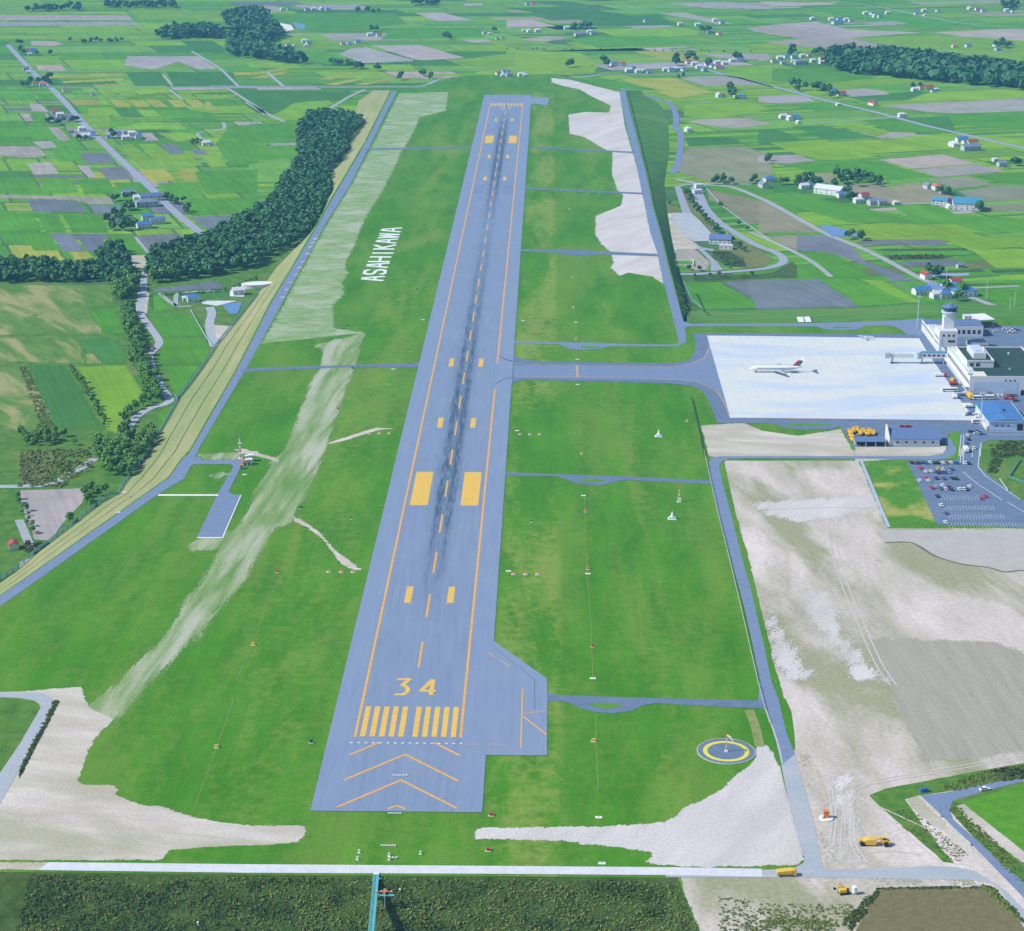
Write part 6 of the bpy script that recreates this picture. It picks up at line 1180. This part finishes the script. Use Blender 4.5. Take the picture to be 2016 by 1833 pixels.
q = G(*cpt(4,4,515,910)); o = empty('equipment_cabin', (q[0], q[1], .05)); tag(o, 'orange cabinet standing on a round white slab in the works area', 'cabinet'); m = MB(); m.tube((0,0,0), (0,0,.4), 2.7, 2.7, 20); m.build('base_slab', M['slab_white'], o); part(o, 'cabinet', 'orange_paint', (-1.1,.9,-.6,1.0,.403,2.9)); part(o, 'cabinet_roof', 'orange_paint', (-1.25,1.05,-.75,1.15,2.903,3.1)); part(o, 'base_box', 'white_wall', (-2.0,-1.2,-1.0,.4,.403,1.2))
for i, (a, b) in enumerate([(1240,712),(1270,706)]):
    q = G(*cpt(4,4,a,b)); o = empty('storage_bin', (q[0], q[1], .07), rad(10)); tag(o, ['left','right'][i]+' of two bright blue bins on the grass by the lane junction', 'bin', 'blue bins by the lane'); part(o, 'bin_body', 'roof_blue', (-.75,.75,-.6,.6,0,1.5)); part(o, 'lid', 'car_blue', (-.82,.82,-.68,.68,1.503,1.65))
# ---------------- boxes, slabs and light units on the grass ----------------
def box_unit(c, r, x_, y_, kind, label, group, rz=0, z=.02):
    q = G(*cpt(c, r, x_, y_))
    nm = {'o':'marker_cabinet','y':'marker_cabinet','r':'marker_cabinet','d':'marker_cabinet','p':'approach_slope_light','s':'concrete_slab','t':'edge_sign'}[kind]
    o = empty(nm, (q[0], q[1], z), -RA+rz)
    o.scale = (.78, .78, .78)
    tag(o, label, {'p':'runway light','s':'slab','t':'sign'}.get(kind, 'cabinet'), group)
    if kind == 's': part(o, 'slab', 'slab_white', (-1.7,1.7,-1.0,1.0,-.05,.25)); part(o, 'cover', 'grey_wall', (-.5,.5,-.35,.35,.253,.33))
    elif kind == 'p':
        part(o, 'housing', 'orange_paint', (-1.0,1.0,-.7,.7,.55,1.1)); part(o, 'lens', 'slab_white', (-.9,.9,-.8,-.703,.6,1.0)); part(o, 'leg', 'slab_white', (-.8,-.6,-.1,.1,0,.547), (.6,.8,-.1,.1,0,.547)); part(o, 'foot_slab', 'slab_white', (-1.5,1.5,-1.1,1.1,-.05,.1))
    elif kind == 't': part(o, 'sign_face', 'car_black', (-.7,.7,-.15,.15,.5,1.4)); part(o, 'foot_slab', 'slab_white', (-1,1,-.5,.5,-.05,.2)); part(o, 'leg', 'grey_wall', (-.6,-.45,-.06,.06,.2,.497), (.45,.6,-.06,.06,.2,.497))
    else:
        mt = {'o':'orange_paint','y':'paint_yellow','r':'red_paint','d':'roof_green'}[kind]
        part(o, 'cabinet', mt, (-.9,.9,-.55,.55,.1,1.3)); part(o, 'cabinet_lid', mt, (-1.0,1.0,-.65,.65,1.303,1.42)); part(o, 'vent', 'dark_void', (.903,.94,-.35,.35,.4,1.0)); part(o, 'foot_slab', 'slab_white', (-1.25,1.25,-.9,.9,-.05,.098))
GBX = 'equipment cabinets on the grass'
for t in [(3,3,570,46,'y','yellow cabinet on the grass above the middle cross road'),(3,3,600,482,'o','orange cabinet on the cable line below the middle cross road'),(3,3,618,918,'o','orange cabinet on the cable line level with the right light row'),
          (3,3,655,1505,'r','red cabinet on the cable line right of the turning pad'),(3,4,662,325,'y','yellow cabinet on the cable line left of the yellow ring'),(2,3,395,458,'d','dark cabinet at the start of the sandy trench'),
          (2,3,215,940,'r','brown red cabinet alone left of the light row near the sandy trench'),(2,3,32,1492,'y','yellow cabinet on the pale line in the left grass, upper one'),(1,4,1697,384,'y','yellow cabinet on the pale line in the left grass, lower one'),
          (2,4,1837,888,'r','red cabinet right of the runway overrun end'),(2,4,1815,1155,'r','red cabinet on the grass above the white bottom road'),(2,4,472,334,'d','small dark cabinet left of the threshold lights'),
          (3,2,385,66,'r','dark red cabinet in the grass below the upper cross road'),(3,2,505,408,'y','yellow cabinet at the top of the right cable line'),(3,2,508,634,'y','yellow cabinet halfway down the grass north of the taxiway'),
          (3,2,528,874,'y','yellow cabinet just above the lay-by north of the taxiway'),(2,2,1273,498,'d','dark cabinet close left of the far runway half'),(2,2,785,1099,'d','dark cabinet beside the cross road on the worn strip'),
          (2,2,675,1406,'r','brown cabinet at the edge of the worn strip below the cross road'),(2,2,750,779,'d','dark cabinet at the corner of the worn dirt field'),(3,2,1370,1497,'y','tan cabinet left of the ditch south of the taxiway'),(3,1,478,1588,'y','yellow cabinet in the far right grass strip')]:
    box_unit(t[0], t[1], t[2], t[3], t[4], t[5], GBX)
GSL = 'pale concrete slabs on the grass'
for t in [(3,3,585,360,'white slab on the cable line just below the middle cross road'),(3,3,618,953,'white slab just below the orange cabinet of the right cable line'),(3,3,655,1747,'white slab on the cable line above the lower cross road'),(3,3,16,933,'white slab beside the runway at the right light row'),
          (3,4,700,903,'white slab at the lower end of the right grass'),(2,3,830,918,'white slab at the lower end of the sandy trench'),(3,2,527,745,'white slab on the upper right cable line'),(3,2,125,734,'white slab close to the runway north of the taxiway'),
          (3,2,538,1027,'white slab on the upper edge of the taxiway'),(3,2,540,1218,'white slab on the lower edge of the taxiway'),(2,2,1320,726,'white slab close left of the runway above the cross road'),(2,2,1095,1100,'pale slab just below the left cross road'),
          (1,3,972,345,'white slab at the foot of the west embankment'),(1,3,925,502,'white slab on the edge of the west perimeter road'),(1,3,1915,207,'white slab below the red and white mast'),(3,4,725,1252,'pale slab beside the white bottom road'),(3,2,80,1568,'white slab above the right light row near the taxiway')]:
    box_unit(t[0], t[1], t[2], t[3], 's', t[4], GSL)
for c, r, xs, y_, pl2 in ((3,3,(55,147,237),957,'right of the runway below the aiming marks'),(2,3,(605,700,790),940,'left of the runway by the sandy trench'),(3,2,(103,178,253),1597,'right of the runway south of the taxiway'),(2,2,(915,990,1065),1590,'left of the runway under the pale dirt path')):
    for i, x_ in enumerate(xs): box_unit(c, r, x_, y_, 'p', ['left','middle','right'][i]+' of three orange lights '+pl2, 'approach slope lights')
for c, r, x_, y_, lb in ((2,3,775,538,'small black sign left of the runway beside the touchdown marks'),(3,3,190,560,'small black sign right of the runway beside the touchdown marks'),(2,2,1067,1213,'small black sign left of the runway just below the cross road'),(3,2,215,1226,'small black sign below the taxiway mouth'),(3,2,205,972,'small black sign above the taxiway mouth'),(3,2,140,972,'small black sign nearest the runway above the taxiway'),(2,2,1165,968,'left one of two small signs beside the far runway edge'),(2,2,1228,966,'right one of two small signs beside the far runway edge')):
    box_unit(c, r, x_, y_, 't', lb, 'small signs on the grass')
# navigation aids
def cone_aid(c, r, x_, y_, label):
    q = G(*cpt(c, r, x_, y_)); o = empty('antenna_shelter', (q[0], q[1], .02)); tag(o, label, 'antenna', 'white cone antennas'); part(o, 'hut', 'white_wall', (-1.7,1.7,-1.2,1.2,0,1.2)); m = MB(); m.tube((0,0,1.203), (0,0,3.8), 1.0, .35, 10); m.build('antenna_cone', M['car_white'], o); m = MB(); m.tube((0,0,3.8), (0,0,5.2), .12, .08, 6); m.build('antenna_tip', M['metal_pale'], o); part(o, 'base_slab', 'slab_white', (-2.4,2.4,-1.8,1.8,-.05,.12)); return o
cone_aid(3,3,1258,535,'white cone topped hut below the orange topped mast'); cone_aid(3,2,1155,1610,'white cone topped hut alone on the grass below the taxiway')
def banded_mast(x_, y_, z_, hh, label, name='antenna_mast', aerials=()):
    o = empty(name, (x_, y_, z_)); tag(o, label, 'mast'); n = 7
    for b in range(n): m = MB(); m.tube((0,0,hh*b/n+.003), (0,0,hh*(b+1)/n), .42-.03*b, .39-.03*b, 8); m.build('mast_section', M['orange_paint' if b % 2 == 0 else 'car_white'], o)
    for z0 in aerials: part(o, 'aerial', 'car_white', (-1.1,1.1,-.7,-.45,z0-.5,z0+.5))
    part(o, 'base_slab', 'slab_white', (-1.2,1.2,-1.2,1.2,-.05,.15)); return o
q = G(*cpt(3,3,1311,405)); o = banded_mast(q[0], q[1], .02, 8.4, 'orange and white mast with white box on the grass near the east road'); part(o, 'equipment_box', 'car_white', (-.9,.9,-.9,-.5,.4,2.6)); part(o, 'top_light', 'orange_paint', (-.9,.9,-.4,.4,8.403,9.0))
q = G(473.4, 902); banded_mast(q[0], q[1], .02, 14.2, 'tall red and white glide antenna mast beside the small western huts', aerials=(3.2, 9.6))
for a, b, w_, d_, hh, mt, lb in ((790,900,3.2,2.6,2.8,'pink_wall','small pink hut nearest the little west apron'),(900,880,3.6,3.0,3.2,'white_wall','white hut in the middle of the western hut group'),(945,790,3.0,3.0,3.8,'white_wall','white hut at the back of the western hut group'),(690,1000,1.8,1.5,2.2,'pink_wall','tiny pink hut in front of the western hut group'),(840,740,2.4,1.6,2.0,'white_wall','low white hut behind the western hut group')):
    q = G(424.9+a*.07297, 849.9+b*.07297); o = empty('equipment_hut', (q[0], q[1], .02), rad(10)); tag(o, lb, 'hut', 'western equipment huts'); part(o, 'wall', mt, (-w_/2,w_/2,-d_/2,d_/2,0,hh)); part(o, 'roof', 'orange_paint' if mt == 'pink_wall' else 'slab_white', (-w_/2-.2,w_/2+.2,-d_/2-.2,d_/2+.2,hh+.003,hh+.25)); part(o, 'door', 'dark_void', (-.35,.35,-d_/2-.04,-d_/2-.003,0,1.8))
# wind cone circle
q = G(1429.5, 1479.5); o = empty('wind_cone_circle', (q[0], q[1], .06)); tag(o, 'round dark asphalt pad with yellow ring and white rim', 'wind cone pad')
def ring(r0, r1, z0, z1, n=64):
    m = MB(); cs = [(math.cos(t*2*math.pi/n), math.sin(t*2*math.pi/n)) for t in range(n)]; v = [(c_*r_, s*r_, zz) for r_, zz in ((r0,z1),(r1,z1),(r1,z0)) for c_, s in cs]
    m.add(v, [(i, n+i, n+(i+1)%n, (i+1)%n) for i in range(n)]+[(n+i, 2*n+i, 2*n+(i+1)%n, n+(i+1)%n) for i in range(n)]); return m
m = MB(); m.tube((0,0,-.05), (0,0,.10), 11.6, 11.6, 64); m.build('pad', M['asphalt_dark'], o); ring(11.65,12.0,-.05,.20).build('rim', M['haul_soil'], o); ring(7.7,9.5,.05,.115).build('painted_ring', M['lemon_paint'], o)
o = empty('wind_sock', (q[0], q[1]-.3, .17)); tag(o, 'orange banded pole with white windsock at the centre of the yellow ring', 'windsock')
for b in range(5): m = MB(); m.tube((0,0,b*1.5+.003), (0,0,(b+1)*1.5), .17, .15, 8); m.build('pole', M['orange_paint' if b % 2 == 0 else 'car_white'], o)
m = MB(); m.tube((.1,0,7.3), (1.6,-.6,6.6), .42, .32, 10, False); m.tube((1.6,-.6,6.6), (2.4,-1.2,5.4), .32, .2, 10, False); m.build('sock', M['car_white'], o); part(o, 'base_block', 'slab_white', (-.7,.7,-.7,.7,0,.4)); part(o, 'top_bar', 'orange_paint', (-.9,.9,-.08,.08,7.52,7.7))
# threshold and approach lights
for i in range(16):
    v = -22.9+3.03*i; x_, y_ = RW(v, 0.2); o = empty('threshold_light', (x_, y_, .2), -RA); tag(o, '%s white threshold light from the left below the yellow stripes' % ord_(i+1), 'runway light', 'threshold lights'); part(o, 'lamp_body', 'car_white', (-.55,.55,-.3,.3,0,.22)); part(o, 'lamp_lens', 'slab_white', (-.3,.3,-.34,-.303,.06,.18))
def lightbar(v, u, n, sp, label, kind='bar', z=.2, arc=0):
    x_, y_ = RW(v, u); o = empty('approach_light_bar', (x_, y_, z), -RA); tag(o, label, 'light bar', 'approach light bars')
    w_ = (n-1)*sp/2; part(o, 'bar', 'slab_white', (-w_-.4,w_+.4,-.22,.22,.1,.3))
    for i in range(n): part(o, 'lamp', 'car_white', (-w_+i*sp-.25,-w_+i*sp+.25,-.3,.3,.303,.6))
lightbar(-.6, -29.5, 5, 1.3, 'white light bar on the overrun between two chevrons'); lightbar(-.4, -61.5, 6, .9, 'white light bar on the grass at the overrun end', z=.02); lightbar(-.9, -87, 6, 1.0, 'white light bar in the grass strip above the bottom road', z=.02); lightbar(1.6, -96, 3, 1.2, 'short light bar beside the white bottom road', z=.02)
for i, (a, b, lb) in enumerate(((835,1170,'far left'),(1062,1195,'middle'),(1300,1180,'right'),(822,1222,'lower left'),(1062,1224,'lower middle'))):
    q = G(*cpt(2,4,a,b)); o = empty('approach_light', (q[0], q[1], .02)); tag(o, lb+' single white light post in the grass above the bottom road', 'light', 'single approach lights'); part(o, 'post', 'slab_white', (-.12,.12,-.12,.12,0,.8)); part(o, 'lamp', 'car_white', (-.35,.35,-.3,.3,.803,1.2)); part(o, 'foot_slab', 'slab_white', (-.5,.5,-.5,.5,-.05,.1))
# place name in white slabs set in the turf; the letters are read from the runway, top towards the west
L3 = lambda x_, y_: (694.6+x_*.0802, 425+y_*.0802)
LS_ = {'A': [[(0,0),(.42,1)],[(1,0),(.58,1)],[(.26,.40),(.74,.40)]], 'S': [[(.97,.78),(.75,.96),(.28,.96),(.06,.80),(.06,.62),(.3,.52),(.7,.48),(.94,.38),(.94,.18),(.72,.04),(.25,.04),(.03,.22)]],
       'H': [[(.08,0),(.08,1)],[(.92,0),(.92,1)],[(.1,.48),(.9,.48)]], 'I': [[(.5,0),(.5,1)]], 'K': [[(.12,0),(.12,1)],[(.95,1),(.18,.48)],[(.34,.60),(.98,0)]], 'W': [[(0,1),(.22,0)],[(.22,0),(.5,.95)],[(.5,.95),(.78,0)],[(.78,0),(1,1)]]}
o = RE('place_name_lettering', 0, 0, z=0.05); tag(o, 'ASAHIKAWA in huge white letters laid on the grass west of the runway', 'lettering')
for ch, y0, y1, xa, xb in (('A',1595,1480,215,765),('S',1448,1312,270,835),('A',1275,1152,345,895),('H',1140,992,395,950),('I',945,885,475,985),('K',832,702,520,1060),('A',672,562,578,1110),('W',548,430,635,1160),('A',398,288,700,1222)):
    def ru(px, py):
        x_, y_ = G(px, py); x_ -= RO[0]; y_ -= RO[1]; return (x_*math.cos(RA)-y_*math.sin(RA), x_*math.sin(RA)+y_*math.cos(RA))
    ua = ru(*L3(0, y0))[1]; ub = ru(*L3(0, y1))[1]; ym = (y0+y1)/2
    vt = ru(*L3(xa, ym))[0]; vb = vt+19.0; m = MB(); th = 3.4
    for k_, s in enumerate(LS_[ch]):
        pts = [(vb+(vt-vb)*b, ua+1+(ub-ua-2)*a) for a, b in s]
        for i in range(len(pts)-1):
            a = Vector(pts[i]); b = Vector(pts[i+1]); d = (b-a).normalized(); t_ = 2.5+(3.0 if ch in 'SHIK' else 2.3)*abs(d.x); nr = Vector((-d.y, d.x))*t_/2
            if i: a = a-d*.6
            q4 = [a-nr, b-nr, b+nr, a+nr]; m.prism([(p.x, p.y) for p in q4], 0, .10+.02*k_+.004*i)
    m.build('letter', M['letter_white'], o)
# ---------------- fences, guard rails ----------------
def fence(name, pts, label, mat, z=0.0, hh=1.6, sp=6, rails=3, th=.14, cat='fence'):
    q = GP(pts, z); m = MB(); o = None
    for a, b in zip(q, q[1:]):
        L = math.hypot(b[0]-a[0], b[1]-a[1]); n = max(1, int(L/sp))
        for i in range(n): x_ = a[0]+(b[0]-a[0])*i/n; y_ = a[1]+(b[1]-a[1])*i/n; m.box(x_-th, x_+th, y_-th, y_+th, z-.3, z+hh)
        for k_ in range(rails): zz = z+hh*(k_+1)/rails-.12; m.tube((a[0],a[1],zz), (b[0],b[1],zz), th*.8, th*.8, 4)
    o = m.build(name, M[mat]); tag(o, label, cat); return o
fence('perimeter_fence', [(506,580),(475,619),(425,681),(412,703),(380,748),(350,784),(343,780),(350,788),(306,864),(289,898),(241,956),(232,975),(208,982),(113,1056),(68,1090),(37,1118),(-100,1210)], 'teal perimeter fence along the foot of the west embankment', 'fence_teal', PLAIN+.0, 2.2, 6, 3, .22)
fence('perimeter_fence', T(3,3,[(1498,20),(1520,110),(1545,235),(1600,480),(1690,840),(1800,1300),(1905,1764)])+T(3,4,[(1960,80),(2000,200)]), 'white post and rail fence along the left side of the east perimeter road', 'fence_white', 0, 1.3, 6, 2, .12)
fence('perimeter_fence', T(3,2,[(1405,1325),(1440,1480),(1470,1600),(1500,1764)]), 'dark line fence between the taxiway grass and the dirt lot', 'roof_green', 0, 1.5, 5, 3, .14)
fence('perimeter_fence', T(3,2,[(1345,445),(1405,580),(1490,648)]), 'teal fence beside the ditch right of the north east perimeter road', 'fence_teal', 0, 1.8, 6, 3, .2)
fence('perimeter_fence', T(3,2,[(1490,655),(2016,648)])+T(4,2,[(400,640),(800,632),(1300,600),(1650,580)]), 'pale fence line along the bank north of the terminal road', 'fence_teal', PLAIN, 1.5, 8, 2, .16)
fence('perimeter_fence', YD([(760,160),(1000,430),(1280,640),(1550,830),(1700,930),(2016,1080)]), 'long pale blue fence running beyond the loop road', 'metal_pale', PLAIN, 1.5, 8, 2, .2)
fence('valley_fence', T(1,2,[(1495,680),(1560,800),(1620,900),(1660,950)]), 'blue fence beside the valley track below the waterworks', 'metal_pale', PLAIN, 1.5, 6, 2, .2)
fence('guard_rail', T(4,4,[(1215,752),(1300,820),(1385,900)]), 'upper short white guard rail at the lane junction', 'fence_white', 0.1, 1.0, 3, 2, .18, 'guard rail')
fence('guard_rail', T(4,4,[(1420,945),(1520,1040),(1612,1118)]), 'lower white guard rail beside the sloping lane', 'fence_white', 0.1, 1.0, 3, 2, .22, 'guard rail')
fence('guard_rail', T(4,3,[(1832,240),(1895,325)]), 'short white rail on the grass right of the approach road', 'fence_white', 0.1, 1.0, 3, 2, .25, 'guard rail')
fence('perimeter_fence', T(4,3,[(1985,95),(1900,225),(2016,270)]), 'teal fence corner on the grass at the right border', 'fence_teal', 0.1, 1.5, 4, 3, .18)
q = GP(YD([(365,1170),(612,1172),(622,1242),(385,1244)]), PLAIN); o = empty('walled_enclosure', (q[0][0], q[0][1], PLAIN)); tag(o, 'small pale walled enclosure with green floor on the gravel lot', 'enclosure'); m = MB()
for i in range(4):
    a = Vector(q[i])-Vector(q[0]); b = Vector(q[(i+1) % 4])-Vector(q[0]); d = (b-a).normalized(); nr = Vector((-d.y, d.x))*.3; m.prism([tuple(a-nr), tuple(b-nr), tuple(b+nr), tuple(a+nr)][::1], 0, 1.6+.01*i)
m.build('wall', M['slab_white'], o); m = sheet_mb([[(p[0]-q[0][0], p[1]-q[0][1]) for p in q]], .35); m.build('green_floor', M['grass_lush'], o)
# ---------------- approach light bridge over the south embankment ----------------
a = G(741, 1721, .5); b = G(731.5, 1826, .5); dl = Vector((b[0]-a[0], b[1]-a[1])); ln_ = dl.length; rz_ = math.atan2(dl.y, dl.x)
o = empty('light_bridge', (a[0], a[1], 0), rz_); tag(o, 'turquoise steel approach light bridge standing out over the scrubby embankment', 'bridge'); L_ = ln_+60
part(o, 'deck', 'steel_teal', (0,L_,-.95,.95,.1,.5)); part(o, 'girder', 'steel_teal', (2,L_,-.9,-.6,-1.0,.097), (2,L_,.6,.9,-1.0,.097))
for s in (-1, 1): part(o, 'handrail', 'steel_teal', (.5,L_,*sorted((s*.97,s*1.05)),1.3,1.42), (.5,L_,*sorted((s*.97,s*1.05)),.9,.97))
m = MB()
for i in range(int(L_/2.5)): m.box(.6+i*2.5,.7+i*2.5,-1.05,-.97,.4,1.3); m.box(.6+i*2.5,.7+i*2.5,.97,1.05,.4,1.3)
m.build('rail_posts', M['steel_teal'], o)
for i, xx in enumerate((10, 24, 38, 54)): part(o, 'pier', 'steel_teal', (xx-.35,xx+.35,-.85,-.45,-11.5,-1.003), (xx-.35,xx+.35,.45,.85,-11.5,-1.003))
part(o, 'landing', 'slab_white', (-1.8,-.02,-1.1,1.1,-.05,.45)); part(o, 'side_lug', 'steel_teal', (2.6,3.4,1.06,1.9,.1,.5))
o2 = empty('crossbar_light_rack', G(757, 1757, .6)+(.0,)); o2.location[2] = .3; tag(o2, 'red light rack on a white post right of the turquoise bridge', 'light rack')
part(o2, 'rack', 'orange_paint', (-3.2,3.0,-.2,.2,.4,.75), (-.4,.4,-1.6,1.4,.753,1.05)); part(o2, 'side_walkway', 'steel_teal', (-4.4,3.6,-1.7,-.6,-.3,-.05)); m = MB(); m.tube((0,0,-10.6), (0,0,.397), .28, .2, 8); m.build('post', M['car_white'], o2)
for i in range(4): part(o2, 'lamp', 'car_white', (-2.8+i*1.7,-2.4+i*1.7,-.2,.2,1.06,1.4)) if 0 else part(o2, 'lamp', 'car_white', (-2.9+i*1.75,-2.5+i*1.75,-.2,.2,.76,1.1))
q = G(*cpt(2,4,1145,1465), -3); o = empty('marker_post', (q[0], q[1], -4)); tag(o, 'small white post in the scrub right of the light rack', 'post'); part(o, 'post', 'car_white', (-.15,.15,-.15,.15,-1.5,1.6)); part(o, 'cap', 'car_white', (-.35,.35,-.35,.35,1.603,2.1))
q = G(*cpt(1,4,1550,1765), -8); o = empty('marker_post', (q[0], q[1], -8.6)); tag(o, 'small white post in the dark scrub near the bottom left', 'post'); part(o, 'post', 'car_white', (-.15,.15,-.15,.15,-1.5,.9)); part(o, 'cap', 'car_white', (-.35,.35,-.35,.35,.903,1.4))
house(27, 1079, 'r', 's', 'red roofed house cut by the left border below the tilled field', kind='gable')
# ---------------- haze: the air between the camera and the far plain ----------------
m = MB(); m.box(-R0-60, R0+60, -R0+3940, R0+4060, PLAIN-1.4, 372)
hz = bpy.data.materials.new('haze'); hz.use_nodes = True; t_ = hz.node_tree; t_.nodes.clear(); ou = t_.nodes.new('ShaderNodeOutputMaterial'); pv = t_.nodes.new('ShaderNodeVolumePrincipled')
pv.inputs['Color'].default_value = (.20,.60,1.0,1); pv.inputs['Density'].default_value = .000066; pv.inputs['Anisotropy'].default_value = 0.0
t_.links.new(pv.outputs[0], ou.inputs['Volume']); M['haze'] = hz
o = m.build('haze', hz); o['kind'] = 'stuff'
